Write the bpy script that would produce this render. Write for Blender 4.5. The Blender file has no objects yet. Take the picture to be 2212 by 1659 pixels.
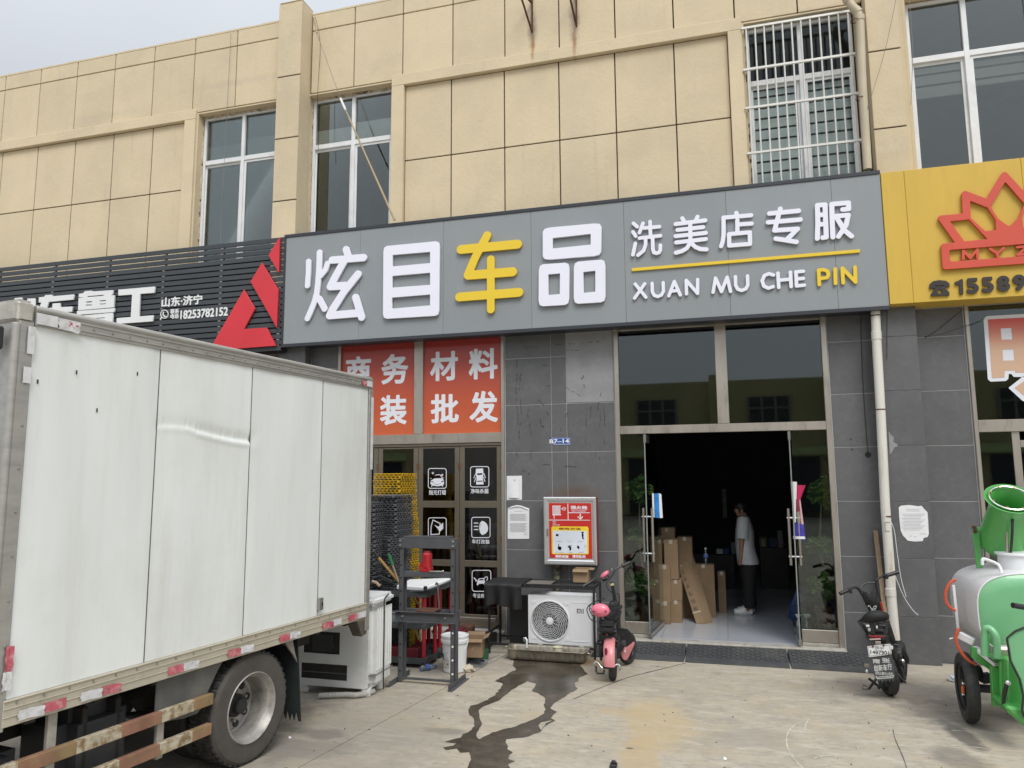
import bpy, bmesh, math, random
import numpy as np
from mathutils import Vector, Matrix, Euler
random.seed(7)
R = math.radians
SC = bpy.context.scene
COL = SC.collection

# ------------------------------------------------------------------ camera
CF, CX, CY = 1600.0, 1106.0, 829.5          # focal length and centre for a frame 2212 wide
AX = Vector((0.9614604, 0.27486503, -0.00656659))
AY = Vector((0.04120059, -0.1204211, 0.99186757))
AZ = Vector((0.27183895, -0.95391193, -0.12710473))
CAM = Vector((0.0, -9.7288, 2.1))
cd = bpy.data.cameras.new('camera')
cam = bpy.data.objects.new('camera', cd)
COL.objects.link(cam)
M = Matrix((AX, AY, AZ)).transposed().to_4x4()
M.translation = CAM
cam.matrix_world = M
cd.sensor_fit = 'HORIZONTAL'; cd.sensor_width = 36.0
cd.lens = CF / 2212 * 36
cd.clip_start = 0.05; cd.clip_end = 900
SC.camera = cam

# ------------------------------------------------------------------ light and exposure
SUN_EL, SUN_AZ = 52, 152                     # high, behind the camera and to its right
w = bpy.data.worlds.new('World'); SC.world = w; w.use_nodes = True
nt = w.node_tree; N = nt.nodes; L = nt.links
N.clear()
out = N.new('ShaderNodeOutputWorld'); bg = N.new('ShaderNodeBackground')
sky = N.new('ShaderNodeTexSky'); sky.sky_type = 'NISHITA'; sky.sun_disc = False
sky.sun_elevation = R(SUN_EL); sky.sun_rotation = R(SUN_AZ)
sky.air_density = 1.2; sky.dust_density = 4.0; sky.ozone_density = 1.5
hs = N.new('ShaderNodeHueSaturation'); hs.inputs['Saturation'].default_value = 0.35
L.new(sky.outputs[0], hs.inputs['Color'])
# overcast layer: even cloud, brighter overhead than at the horizon, faint billows
tc = N.new('ShaderNodeTexCoord'); sx = N.new('ShaderNodeSeparateXYZ')
L.new(tc.outputs['Generated'], sx.inputs[0])
zz = N.new('ShaderNodeMath'); zz.operation = 'MULTIPLY'; L.new(sx.outputs['Z'], zz.inputs[0]); L.new(sx.outputs['Z'], zz.inputs[1])
mr = N.new('ShaderNodeMapRange'); mr.inputs['From Min'].default_value = 0.0; mr.inputs['From Max'].default_value = 1.0
mr.inputs['To Min'].default_value = 5.6; mr.inputs['To Max'].default_value = 13.5
L.new(zz.outputs[0], mr.inputs['Value'])
cn = N.new('ShaderNodeTexNoise'); cn.inputs['Scale'].default_value = 2.2; cn.inputs['Detail'].default_value = 4
L.new(tc.outputs['Generated'], cn.inputs['Vector'])
cm = N.new('ShaderNodeMapRange'); cm.inputs['To Min'].default_value = 0.84; cm.inputs['To Max'].default_value = 1.14
L.new(cn.outputs['Fac'], cm.inputs['Value'])
mu = N.new('ShaderNodeMath'); mu.operation = 'MULTIPLY'
L.new(mr.outputs[0], mu.inputs[0]); L.new(cm.outputs[0], mu.inputs[1])
# the cloud is lighter towards the hidden sun
_a, _e = R(SUN_AZ), R(SUN_EL)
dt = N.new('ShaderNodeVectorMath'); dt.operation = 'DOT_PRODUCT'; L.new(tc.outputs['Generated'], dt.inputs[0])
dt.inputs[1].default_value = (math.sin(_a) * math.cos(_e), math.cos(_a) * math.cos(_e), math.sin(_e))
dm = N.new('ShaderNodeMath'); dm.operation = 'MULTIPLY_ADD'; dm.inputs[1].default_value = 0.32; dm.inputs[2].default_value = 1.0; L.new(dt.outputs['Value'], dm.inputs[0])
mu2 = N.new('ShaderNodeMath'); mu2.operation = 'MULTIPLY'; L.new(mu.outputs[0], mu2.inputs[0]); L.new(dm.outputs[0], mu2.inputs[1]); mu = mu2
vm = N.new('ShaderNodeVectorMath'); vm.operation = 'SCALE'
vm.inputs[0].default_value = (0.93, 0.985, 1.06)
L.new(mu.outputs[0], vm.inputs['Scale'])
mx = N.new('ShaderNodeMix'); mx.data_type = 'RGBA'; mx.inputs[0].default_value = 0.85
L.new(hs.outputs[0], mx.inputs[6]); L.new(vm.outputs[0], mx.inputs[7])
L.new(mx.outputs[2], bg.inputs[0]); bg.inputs[1].default_value = 0.085
L.new(bg.outputs[0], out.inputs[0])

sl = bpy.data.lights.new('sun', 'SUN'); sl.energy = 1.5; sl.angle = R(25); sl.color = (1.0, 0.965, 0.9)
so = bpy.data.objects.new('sun', sl); COL.objects.link(so)
a = R(SUN_AZ)
sdir = Vector((math.sin(a) * math.cos(R(SUN_EL)), math.cos(a) * math.cos(R(SUN_EL)), math.sin(R(SUN_EL))))
so.rotation_euler = (-sdir).to_track_quat('-Z', 'Y').to_euler(); so.location = sdir * 40
SC.view_settings.view_transform = 'Standard'; SC.view_settings.look = 'None'
SC.view_settings.exposure = 0.42; SC.view_settings.gamma = 1.0; SC.view_settings.use_curve_mapping = False
try:
    SC.cycles.max_bounces = 8; SC.cycles.transparent_max_bounces = 16
except Exception: pass

# ------------------------------------------------------------------ places
def ray(px, py): return AX * (px - CX) - AY * (py - CY) - AZ * CF
def A(px, py, y=0.0):
    r = ray(px, py); return CAM + r * ((y - CAM.y) / r.y)
def G(px, py, z=0.0):
    r = ray(px, py); return CAM + r * ((z - CAM.z) / r.z)
def K(x0, y0, s): return lambda x, y: ((x0 + x / s) / 1.8228, (y0 + y / s) / 1.8228)

# ------------------------------------------------------------------ materials
MATS = {}
def mat(name, col, rough=0.6, metal=0.0, var=0.12, scale=2.0, bump=0.0, bscale=60.0, rnd=0.0, col2=None, fac2=(0.55, 0.75), s2=6.0, spec=0.5, coat=0.0, aniso=None, emit=0.0):
    if name in MATS: return MATS[name]
    m = bpy.data.materials.new(name); m.use_nodes = True
    t = m.node_tree; n = t.nodes; l = t.links
    b = n['Principled BSDF']
    b.inputs['Roughness'].default_value = rough; b.inputs['Metallic'].default_value = metal
    b.inputs['Specular IOR Level'].default_value = spec; b.inputs['Coat Weight'].default_value = coat
    geo = n.new('ShaderNodeNewGeometry'); oi = n.new('ShaderNodeObjectInfo')
    mp = n.new('ShaderNodeVectorMath'); mp.operation = 'ADD'
    sc = n.new('ShaderNodeVectorMath'); sc.operation = 'SCALE'; sc.inputs[0].default_value = (31, 17, 23)
    l.new(oi.outputs['Random'], sc.inputs['Scale'])
    l.new(geo.outputs['Position'], mp.inputs[0])
    if rnd: l.new(sc.outputs[0], mp.inputs[1])
    vec = mp.outputs[0]
    if aniso:
        av = n.new('ShaderNodeVectorMath'); av.operation = 'MULTIPLY'; av.inputs[1].default_value = aniso
        l.new(vec, av.inputs[0]); vec = av.outputs[0]
    no = n.new('ShaderNodeTexNoise'); no.inputs['Scale'].default_value = scale; no.inputs['Detail'].default_value = 6
    no.inputs['Roughness'].default_value = 0.6
    l.new(vec, no.inputs['Vector'])
    r = n.new('ShaderNodeMapRange'); r.inputs['From Min'].default_value = 0.3; r.inputs['From Max'].default_value = 0.7
    r.inputs['To Min'].default_value = 1 - var; r.inputs['To Max'].default_value = 1 + var
    l.new(no.outputs['Fac'], r.inputs['Value'])
    val = r.outputs[0]
    if rnd:
        rr = n.new('ShaderNodeMapRange'); rr.inputs['To Min'].default_value = 1 - rnd; rr.inputs['To Max'].default_value = 1 + rnd
        l.new(oi.outputs['Random'], rr.inputs['Value'])
        mm = n.new('ShaderNodeMath'); mm.operation = 'MULTIPLY'
        l.new(val, mm.inputs[0]); l.new(rr.outputs[0], mm.inputs[1]); val = mm.outputs[0]
    cs = n.new('ShaderNodeVectorMath'); cs.operation = 'SCALE'
    if col2:
        n2 = n.new('ShaderNodeTexNoise'); n2.inputs['Scale'].default_value = s2; n2.inputs['Detail'].default_value = 8
        n2.inputs['Roughness'].default_value = 0.65
        l.new(vec, n2.inputs['Vector'])
        m2 = n.new('ShaderNodeMapRange'); m2.inputs['From Min'].default_value = fac2[0]; m2.inputs['From Max'].default_value = fac2[1]
        l.new(n2.outputs['Fac'], m2.inputs['Value'])
        mi = n.new('ShaderNodeMix'); mi.data_type = 'RGBA'
        mi.inputs[6].default_value = (*col, 1); mi.inputs[7].default_value = (*col2, 1)
        l.new(m2.outputs[0], mi.inputs[0]); l.new(mi.outputs[2], cs.inputs[0])
    else:
        cs.inputs[0].default_value = col
    l.new(val, cs.inputs['Scale']); l.new(cs.outputs[0], b.inputs['Base Color'])
    if bump:
        nb = n.new('ShaderNodeTexNoise'); nb.inputs['Scale'].default_value = bscale; nb.inputs['Detail'].default_value = 5
        l.new(vec, nb.inputs['Vector'])
        bp = n.new('ShaderNodeBump'); bp.inputs['Strength'].default_value = bump; bp.inputs['Distance'].default_value = 0.01
        l.new(nb.outputs['Fac'], bp.inputs['Height']); l.new(bp.outputs[0], b.inputs['Normal'])
    if emit:
        b.inputs['Emission Color'].default_value = (*col, 1); b.inputs['Emission Strength'].default_value = emit
    MATS[name] = m
    return m

def glass(name, tint=(0.85, 0.88, 0.88), refl=0.10, rough=0.02, top=0.9):
    if name in MATS: return MATS[name]
    m = bpy.data.materials.new(name); m.use_nodes = True
    n = m.node_tree.nodes; l = m.node_tree.links
    n.clear()
    o = n.new('ShaderNodeOutputMaterial'); tr = n.new('ShaderNodeBsdfTransparent'); gl = n.new('ShaderNodeBsdfGlossy')
    tr.inputs[0].default_value = (*tint, 1); gl.inputs['Roughness'].default_value = rough
    gl.inputs['Color'].default_value = (0.9, 0.95, 0.95, 1)
    fr = n.new('ShaderNodeLayerWeight'); fr.inputs[0].default_value = 0.35
    mr = n.new('ShaderNodeMapRange'); mr.inputs['To Min'].default_value = refl; mr.inputs['To Max'].default_value = top
    l.new(fr.outputs['Fresnel'], mr.inputs['Value'])
    ms = n.new('ShaderNodeMixShader')
    l.new(mr.outputs[0], ms.inputs[0]); l.new(tr.outputs[0], ms.inputs[1]); l.new(gl.outputs[0], ms.inputs[2])
    l.new(ms.outputs[0], o.inputs[0])
    MATS[name] = m
    return m

def stains(m, L_):
    """marks with a place of their own on the facade: (x, z, half width, half height, colour, strength)"""
    t = m.node_tree; n = t.nodes; l = t.links; b = n['Principled BSDF']; cur = b.inputs['Base Color'].links[0].from_socket
    geo = n.new('ShaderNodeNewGeometry')
    nz = n.new('ShaderNodeTexNoise'); nz.inputs['Scale'].default_value = 9; nz.inputs['Detail'].default_value = 6
    l.new(geo.outputs['Position'], nz.inputs['Vector'])
    for (x, z, rx, rz_, col, k) in L_:
        mp = n.new('ShaderNodeMapping'); mp.vector_type = 'TEXTURE'; mp.inputs['Location'].default_value = (x, 0, z); mp.inputs['Scale'].default_value = (rx, 1, rz_)
        l.new(geo.outputs['Position'], mp.inputs[0])
        ml = n.new('ShaderNodeVectorMath'); ml.operation = 'MULTIPLY'; ml.inputs[1].default_value = (1, 0, 1); l.new(mp.outputs[0], ml.inputs[0])
        ln = n.new('ShaderNodeVectorMath'); ln.operation = 'LENGTH'; l.new(ml.outputs[0], ln.inputs[0])
        ad = n.new('ShaderNodeMath'); ad.operation = 'MULTIPLY_ADD'; ad.inputs[1].default_value = 1.1; l.new(nz.outputs['Fac'], ad.inputs[0]); l.new(ln.outputs['Value'], ad.inputs[2])
        r = n.new('ShaderNodeMapRange'); r.inputs['From Min'].default_value = 1.6; r.inputs['From Max'].default_value = 0.7; r.inputs['To Max'].default_value = k
        l.new(ad.outputs[0], r.inputs['Value'])
        mi = n.new('ShaderNodeMix'); mi.data_type = 'RGBA'; l.new(r.outputs[0], mi.inputs[0]); l.new(cur, mi.inputs[6]); mi.inputs[7].default_value = (*col, 1); cur = mi.outputs[2]
    l.new(cur, b.inputs['Base Color'])

def overlay(m, col, scale, lo, hi, k, stretch=(1, 1, 1), bumpy=False):
    """a layer of dirt or fading over a material's own colour"""
    t = m.node_tree; n = t.nodes; l = t.links; b = n['Principled BSDF']; cur = b.inputs['Base Color'].links[0].from_socket
    geo = n.new('ShaderNodeNewGeometry'); mp = n.new('ShaderNodeMapping'); mp.inputs['Scale'].default_value = stretch
    l.new(geo.outputs['Position'], mp.inputs[0])
    a = n.new('ShaderNodeTexNoise'); a.inputs['Scale'].default_value = scale; a.inputs['Detail'].default_value = 8; a.inputs['Roughness'].default_value = 0.68
    l.new(mp.outputs[0], a.inputs['Vector'])
    r = n.new('ShaderNodeMapRange'); r.inputs['From Min'].default_value = lo; r.inputs['From Max'].default_value = hi; r.inputs['To Max'].default_value = k
    l.new(a.outputs['Fac'], r.inputs['Value'])
    mi = n.new('ShaderNodeMix'); mi.data_type = 'RGBA'; l.new(r.outputs[0], mi.inputs[0]); l.new(cur, mi.inputs[6]); mi.inputs[7].default_value = (*col, 1)
    l.new(mi.outputs[2], b.inputs['Base Color'])

def lin(r, g, b):
    f = lambda c: c / 12.92 if c <= 0.04045 else ((c + 0.055) / 1.055) ** 2.4
    return (f(r / 255), f(g / 255), f(b / 255))

# ------------------------------------------------------------------ objects
WM = {}
def meta(o, label=None, cat=None, group=None, kind=None):
    if label: o['label'] = label
    if cat: o['category'] = cat
    if group: o['group'] = group
    if kind: o['kind'] = kind
    return o
def thing(name, label, cat, loc=(0, 0, 0), rz=0.0, group=None, kind=None):
    o = bpy.data.objects.new(name, None); COL.objects.link(o)
    o.location = loc; o.rotation_euler = (0, 0, rz); o.empty_display_size = 0.1
    WM[o.name] = Matrix.Translation(Vector(loc)) @ Matrix.Rotation(rz, 4, 'Z')
    return meta(o, label, cat, group, kind)
def link(name, me, parent=None, m=None):
    o = bpy.data.objects.new(name, me); COL.objects.link(o)
    if parent:
        o.parent = parent; WM[o.name] = WM[parent.name]
    else: WM[o.name] = Matrix.Identity(4)
    if m and not me.materials: me.materials.append(m)
    return o
def local(me, parent):
    if parent: me.transform(WM[parent.name].inverted())

def frame(d):
    d = Vector(d).normalized()
    u = d.cross(Vector((0, 0, 1)))
    if u.length < 1e-4: u = Vector((1, 0, 0))
    u.normalize(); return d, u, d.cross(u).normalized()

class MB:
    def __init__(s, X=None): s.bm = bmesh.new(); s.X = X or Matrix.Identity(4)
    def v(s, p): return s.bm.verts.new(s.X @ Vector(p))
    def quadbox(s, c8):
        v = [s.v(p) for p in c8]
        for f in ((0, 3, 2, 1), (4, 5, 6, 7), (0, 1, 5, 4), (1, 2, 6, 5), (2, 3, 7, 6), (3, 0, 4, 7)): s.bm.faces.new([v[i] for i in f])
        return s
    def box(s, x0, x1, y0, y1, z0, z1):
        x0, x1 = min(x0, x1), max(x0, x1); y0, y1 = min(y0, y1), max(y0, y1); z0, z1 = min(z0, z1), max(z0, z1)
        return s.quadbox([(x0, y0, z0), (x1, y0, z0), (x1, y1, z0), (x0, y1, z0), (x0, y0, z1), (x1, y0, z1), (x1, y1, z1), (x0, y1, z1)])
    def obox(s, c, size, e=(0, 0, 0)):
        Mx = Matrix.Translation(Vector(c)) @ Euler(e).to_matrix().to_4x4()
        a, b, d = [q / 2 for q in size]
        return s.quadbox([Mx @ Vector(p) for p in [(-a, -b, -d), (a, -b, -d), (a, b, -d), (-a, b, -d), (-a, -b, d), (a, -b, d), (a, b, d), (-a, b, d)]])
    def bar(s, p, q, wd, ht, up=(0, 0, 1)):
        p, q = Vector(p), Vector(q); d = (q - p).normalized(); u = d.cross(Vector(up))
        if u.length < 1e-4: u = d.cross(Vector((0, 1, 0)))
        u.normalize(); n = u.cross(d).normalized(); u = u * wd / 2; n = n * ht / 2
        return s.quadbox([p - u - n, p + u - n, q + u - n, q - u - n, p - u + n, p + u + n, q + u + n, q - u + n])
    def ring(s, c, u, v, r, n, r2=None):
        r2 = r if r2 is None else r2
        return [s.v(c + u * (r * math.cos(2 * math.pi * i / n)) + v * (r2 * math.sin(2 * math.pi * i / n))) for i in range(n)]
    def skin(s, rings, close=False, cap=True):
        n = len(rings[0]); m = len(rings)
        for j in range(m if close else m - 1):
            a, b = rings[j], rings[(j + 1) % m]
            for i in range(n): s.bm.faces.new((a[i], a[(i + 1) % n], b[(i + 1) % n], b[i]))
        if cap and not close:
            s.bm.faces.new(rings[0][::-1]); s.bm.faces.new(rings[-1])
        return s
    def cyl(s, p, q, r, r2=None, n=14, cap=True):
        p, q = Vector(p), Vector(q); d, u, v = frame(q - p)
        return s.skin([s.ring(p, u, v, r, n), s.ring(q, u, v, r if r2 is None else r2, n)], cap=cap)
    def tube(s, pts, r, n=8, cap=True, closed=False):
        pts = [Vector(p) for p in pts]; rr = r if isinstance(r, (list, tuple)) else [r] * len(pts)
        rings = []; pu = None; m = len(pts)
        for i, p in enumerate(pts):
            if closed: d = pts[(i + 1) % m] - pts[i - 1]
            else: d = (pts[min(i + 1, m - 1)] - pts[max(i - 1, 0)])
            d.normalize()
            if pu is None: _, u, v = frame(d)
            else:
                u = (pu - d * pu.dot(d)).normalized(); v = d.cross(u)
            pu = u; rings.append(s.ring(p, u, v, rr[i], n))
        return s.skin(rings, close=closed, cap=cap)
    def lathe(s, prof, o=(0, 0, 0), axis=(0, 0, 1), n=28, cap=False):
        o = Vector(o); d, u, v = frame(axis)
        return s.skin([s.ring(o + d * h, u, v, max(r, 1e-4), n) for r, h in prof], cap=cap)
    def ball(s, c, r, n=16, m=10, e=(0, 0, 0)):
        r = (r, r, r) if not isinstance(r, (tuple, list)) else r
        Mx = Matrix.Translation(Vector(c)) @ Euler(e).to_matrix().to_4x4()
        rings = []
        for j in range(m + 1):
            th = math.pi * (j + (0.02 if j == 0 else -0.02 if j == m else 0)) / m
            rings.append([s.v(Mx @ Vector((r[0] * math.sin(th) * math.cos(2 * math.pi * i / n), r[1] * math.sin(th) * math.sin(2 * math.pi * i / n), -r[2] * math.cos(th)))) for i in range(n)])
        return s.skin(rings)
    def prism(s, pts, off):
        off = Vector(off); a = [s.v(p) for p in pts]; b = [s.v(Vector(p) + off) for p in pts]; n = len(a)
        s.bm.faces.new(a[::-1]); s.bm.faces.new(b)
        for i in range(n): s.bm.faces.new((a[i], a[(i + 1) % n], b[(i + 1) % n], b[i]))
        return s
    def poly(s, pts): s.bm.faces.new([s.v(p) for p in pts]); return s
    def grid(s, fn, nu, nv):
        g = [[s.v(fn(i / nu, j / nv)) for j in range(nv + 1)] for i in range(nu + 1)]
        for i in range(nu):
            for j in range(nv): s.bm.faces.new((g[i][j], g[i + 1][j], g[i + 1][j + 1], g[i][j + 1]))
        return s
    def build(s, name, m, parent=None, bevel=0.0, sharp=35, flat=False, fixn=True, seg=1):
        bm = s.bm
        if fixn: bmesh.ops.recalc_face_normals(bm, faces=bm.faces)
        if bevel:
            ed = [e for e in bm.edges if len(e.link_faces) == 2 and e.calc_face_angle(0) > R(30)]
            bmesh.ops.bevel(bm, geom=ed, offset=bevel, segments=seg, affect='EDGES', clamp_overlap=True)
        for f in bm.faces: f.smooth = not flat
        for e in bm.edges:
            if len(e.link_faces) == 2 and e.calc_face_angle(0) > R(sharp): e.smooth = False
        me = bpy.data.meshes.new(name); bm.to_mesh(me); bm.free()
        local(me, parent)
        return link(name, me, parent, m)

BOXC = {}
def piece(name, parent, x0, x1, y0, y1, z0, z1, m, bevel=0.003):
    """one bevelled slab; alike slabs share their mesh"""
    k = (round(x1 - x0, 3), round(y1 - y0, 3), round(z1 - z0, 3), m.name, bevel)
    if k not in BOXC:
        b = MB(); b.box(-k[0] / 2, k[0] / 2, -k[1] / 2, k[1] / 2, -k[2] / 2, k[2] / 2)
        bm = b.bm; bmesh.ops.recalc_face_normals(bm, faces=bm.faces)
        if bevel: bmesh.ops.bevel(bm, geom=bm.edges[:], offset=bevel, segments=1, affect='EDGES')
        me = bpy.data.meshes.new(name); bm.to_mesh(me); bm.free(); me.materials.append(m); BOXC[k] = me
    o = bpy.data.objects.new(name, BOXC[k]); COL.objects.link(o)
    c = Vector(((x0 + x1) / 2, (y0 + y1) / 2, (z0 + z1) / 2))
    if parent:
        o.parent = parent; o.location = WM[parent.name].inverted() @ c
        WM[o.name] = Matrix.Translation(c)
    else: o.location = c
    return o

# ---- flat lettering and cut-out shapes --------------------------------------
def curve_mesh(loops, ext, bev):
    cu = bpy.data.curves.new('c', 'CURVE'); cu.dimensions = '2D'; cu.fill_mode = 'BOTH'
    cu.extrude = ext; cu.bevel_depth = bev; cu.bevel_resolution = 1; cu.offset = -bev
    for lp in loops:
        sp = cu.splines.new('POLY'); sp.points.add(len(lp) - 1)
        for i, p in enumerate(lp): sp.points[i].co = (p[0], p[1], 0, 1)
        sp.use_cyclic_u = True
    o = bpy.data.objects.new('c', cu); COL.objects.link(o)
    me = bpy.data.meshes.new_from_object(o.evaluated_get(bpy.context.evaluated_depsgraph_get()))
    bpy.data.objects.remove(o); bpy.data.curves.remove(cu)
    return me

def contour(caps, polys=(), holes=(), res=130, grow=0.0, wind=()):
    """outline of a union of round strokes (points, radius) and polygons, minus hole polygons"""
    P = [p for pts, r in caps for p in pts] + [p for q in polys for p in q] + [p for q in wind for p in q]
    mr_ = max([r for _, r in caps] + [0.0]) + grow
    x0 = min(p[0] for p in P) - mr_; x1 = max(p[0] for p in P) + mr_
    y0 = min(p[1] for p in P) - mr_; y1 = max(p[1] for p in P) + mr_
    h = max(x1 - x0, y1 - y0) / res; x0 -= 2 * h; y0 -= 2 * h
    nx = int((x1 - x0) / h) + 4; ny = int((y1 - y0) / h) + 4
    gx, gy = np.meshgrid(x0 + h * np.arange(nx), y0 + h * np.arange(ny), indexing='ij')
    F = np.full(gx.shape, 1e9)
    def seg(a, b):
        dx, dy = b[0] - a[0], b[1] - a[1]; L2 = dx * dx + dy * dy + 1e-12
        t = np.clip(((gx - a[0]) * dx + (gy - a[1]) * dy) / L2, 0, 1)
        return np.hypot(gx - a[0] - t * dx, gy - a[1] - t * dy)
    def sdpoly(q):
        d = np.full(gx.shape, 1e9); ins = np.zeros(gx.shape, bool)
        for i in range(len(q)):
            a, b = q[i - 1], q[i]; d = np.minimum(d, seg(a, b))
            c = (a[1] > gy) != (b[1] > gy)
            with np.errstate(divide='ignore', invalid='ignore'):
                xi = (b[0] - a[0]) * (gy - a[1]) / ((b[1] - a[1]) or 1e-12) + a[0]
            ins ^= c & (gx < xi)
        return np.where(ins, -d, d)
    for pts, r in caps:
        if len(pts) == 1: pts = pts * 2
        for a, b in zip(pts[:-1], pts[1:]): F = np.minimum(F, seg(a, b) - r)
    for q in polys: F = np.minimum(F, sdpoly(q))
    if wind:                      # font outlines: inside where the winding number is not zero
        d = np.full(gx.shape, 1e9); wn = np.zeros(gx.shape, int)
        for q in wind:
            for i in range(len(q)):
                a, b = q[i - 1], q[i]; d = np.minimum(d, seg(a, b))
                cr = (b[0] - a[0]) * (gy - a[1]) - (gx - a[0]) * (b[1] - a[1])
                wn += ((a[1] <= gy) & (b[1] > gy) & (cr > 0)).astype(int); wn -= ((a[1] > gy) & (b[1] <= gy) & (cr < 0)).astype(int)
        F = np.minimum(F, np.where(wn != 0, -d, d))
    F = F - grow
    for q in holes: F = np.maximum(F, -sdpoly(q))
    F[np.abs(F) < 1e-9] = 1e-9
    S = F < 0
    nxt = {}
    def ip(i, j, k, l_):
        f0, f1 = F[i, j], F[k, l_]; t = f0 / (f0 - f1)
        return (i + (k - i) * t, j + (l_ - j) * t)
    cells = np.argwhere((S[:-1, :-1] != S[1:, :-1]) | (S[:-1, :-1] != S[:-1, 1:]) | (S[1:, 1:] != S[1:, :-1]) | (S[1:, 1:] != S[:-1, 1:]))
    for i, j in cells:
        i, j = int(i), int(j)
        c = [(i, j), (i + 1, j), (i + 1, j + 1), (i, j + 1)]
        ins = [bool(S[p]) for p in c]
        ed = []
        for e in range(4):
            if ins[e] != ins[(e + 1) % 4]: ed.append((e, ins[e]))
        def key(e):
            a_, b_ = c[e], c[(e + 1) % 4]
            return (min(a_, b_), max(a_, b_))
        # walk with the inside on the left
        outs = [e for e, f in ed if f]; inn = [e for e, f in ed if not f]
        for e in outs:
            # from leaving edge to the next entering edge
            t = min(inn, key=lambda q: (e - q) % 4) if len(inn) > 1 else inn[0]
            nxt.setdefault(key(e), []).append(key(t))
    loops = []; pos = lambda k: ip(*k[0], *k[1])
    while nxt:
        k0 = next(iter(nxt)); lp = []; k = k0
        while k in nxt:
            lp.append(pos(k)); q = nxt[k]; k2 = q.pop()
            if not q: del nxt[k]
            k = k2
            if k == k0: break
        if len(lp) > 5: loops.append([(x0 + h * p[0], y0 + h * p[1]) for p in lp])
    # drop points on straight runs
    res_ = []
    for lp in loops:
        keep = [lp[0]]; n = len(lp)
        for i in range(1, n):
            a_, b_, c_ = keep[-1], lp[i], lp[(i + 1) % n]
            ar = abs((b_[0] - a_[0]) * (c_[1] - a_[1]) - (b_[1] - a_[1]) * (c_[0] - a_[0]))
            if ar > 0.02 * h * h + 0.012 * h * math.hypot(c_[0] - a_[0], c_[1] - a_[1]): keep.append(b_)
        if len(keep) > 2: res_.append(keep)
    return res_

def stand(me, y0):            # curve plane (x, y) -> facade plane (x, z), thickness towards -Y
    me.transform(Matrix(((1, 0, 0, 0), (0, 0, -1, y0), (0, 1, 0, 0), (0, 0, 0, 1))))
    return me
def cutout(name, parent, y, th, m, caps=(), polys=(), holes=(), res=130, bev=0.0, grow=0.0):
    """relief shape standing th proud of the plane y"""
    me = curve_mesh(contour(list(caps), polys, holes, res, grow), max(th / 2 - bev, 0.0), bev)
    stand(me, y - th / 2); local(me, parent)
    return link(name, me, parent, m)

def outlines(body, res=3):
    cu = bpy.data.curves.new('t', 'FONT'); cu.body = body; cu.resolution_u = res
    o = bpy.data.objects.new('t', cu); COL.objects.link(o)
    c = o.to_curve(bpy.context.evaluated_depsgraph_get()); lps = []
    for sp in c.splines:
        if sp.type == 'BEZIER':
            pts = []; n = len(sp.bezier_points)
            for i in range(n):
                a, b = sp.bezier_points[i], sp.bezier_points[(i + 1) % n]
                st = (a.co - a.handle_right).length < 1e-5 and (b.co - b.handle_left).length < 1e-5
                for k in range(1 if st else res):
                    t = k / res; u = 1 - t
                    p = a.co * u ** 3 + 3 * a.handle_right * u * u * t + 3 * b.handle_left * u * t * t + b.co * t ** 3
                    pts.append((p.x, p.y))
        else: pts = [(p.co.x, p.co.y) for p in sp.points]
        if len(pts) > 2: lps.append(pts)
    o.to_curve_clear(); bpy.data.objects.remove(o); bpy.data.curves.remove(cu)
    return lps
def bold(name, parent, body, x0, x1, z0, z1, y, m, w=0.03, th=0.002, res=130, one=False):
    """lettering with heavier strokes than the font has, w in em"""
    lp = outlines(body); P = [p for q in lp for p in q]
    a0, a1 = min(p[0] for p in P) - w, max(p[0] for p in P) + w; b0, b1 = min(p[1] for p in P) - w, max(p[1] for p in P) + w
    me = curve_mesh(contour([], res=res, grow=w, wind=lp), 0.5, 0.0)
    T = Matrix.Diagonal(((x1 - x0) / (a1 - a0), (z1 - z0) / (b1 - b0), th, 1)) @ Matrix.Translation((-a0, -b0, 0))
    me.transform(Matrix.Translation((x0, z0, 0)) @ T); stand(me, y - th / 2); local(me, parent)
    return link(name, me, parent, m)
TXC = {}
def text_mesh(body, off=0.0, ext=0.0, res=3):
    cu = bpy.data.curves.new('t', 'FONT'); cu.body = body; cu.offset = off; cu.extrude = ext; cu.resolution_u = res
    o = bpy.data.objects.new('t', cu); COL.objects.link(o)
    me = bpy.data.meshes.new_from_object(o.evaluated_get(bpy.context.evaluated_depsgraph_get()))
    bpy.data.objects.remove(o); bpy.data.curves.remove(cu)
    return me
def text(name, parent, body, x0, x1, z0, z1, y, m, off=0.0, th=0.002, mtx=None):
    """lettering fitted into the rectangle x0..x1, z0..z1 on the plane y (or on a frame given by mtx)"""
    me = text_mesh(body, off, 0.5)
    co = np.empty(len(me.vertices) * 3); me.vertices.foreach_get('co', co); co = co.reshape(-1, 3)
    lo, hi = co.min(0), co.max(0)
    sxx = (x1 - x0) / max(hi[0] - lo[0], 1e-6); szz = (z1 - z0) / max(hi[1] - lo[1], 1e-6)
    T = Matrix.Translation((x0, z0, 0)) @ Matrix.Diagonal((sxx, szz, th, 1)) @ Matrix.Translation((-lo[0], -lo[1], 0))
    me.transform(T)
    if mtx is None: stand(me, y - th / 2)
    else: me.transform(mtx)
    local(me, parent)
    return link(name, me, parent, m)
def texts(name, parent, body, px0, px1, pyt, pyb, y, m, off=0.0, th=0.002):
    """the same, the rectangle given by its corners as read off the facade"""
    a, b = A(px0, pyt, y), A(px1, pyb, y)
    c, d = A(px1, pyt, y), A(px0, pyb, y)
    return text(name, parent, body, (a.x + d.x) / 2, (b.x + c.x) / 2, (b.z + d.z) / 2, (a.z + c.z) / 2, y, m, off, th)
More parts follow.
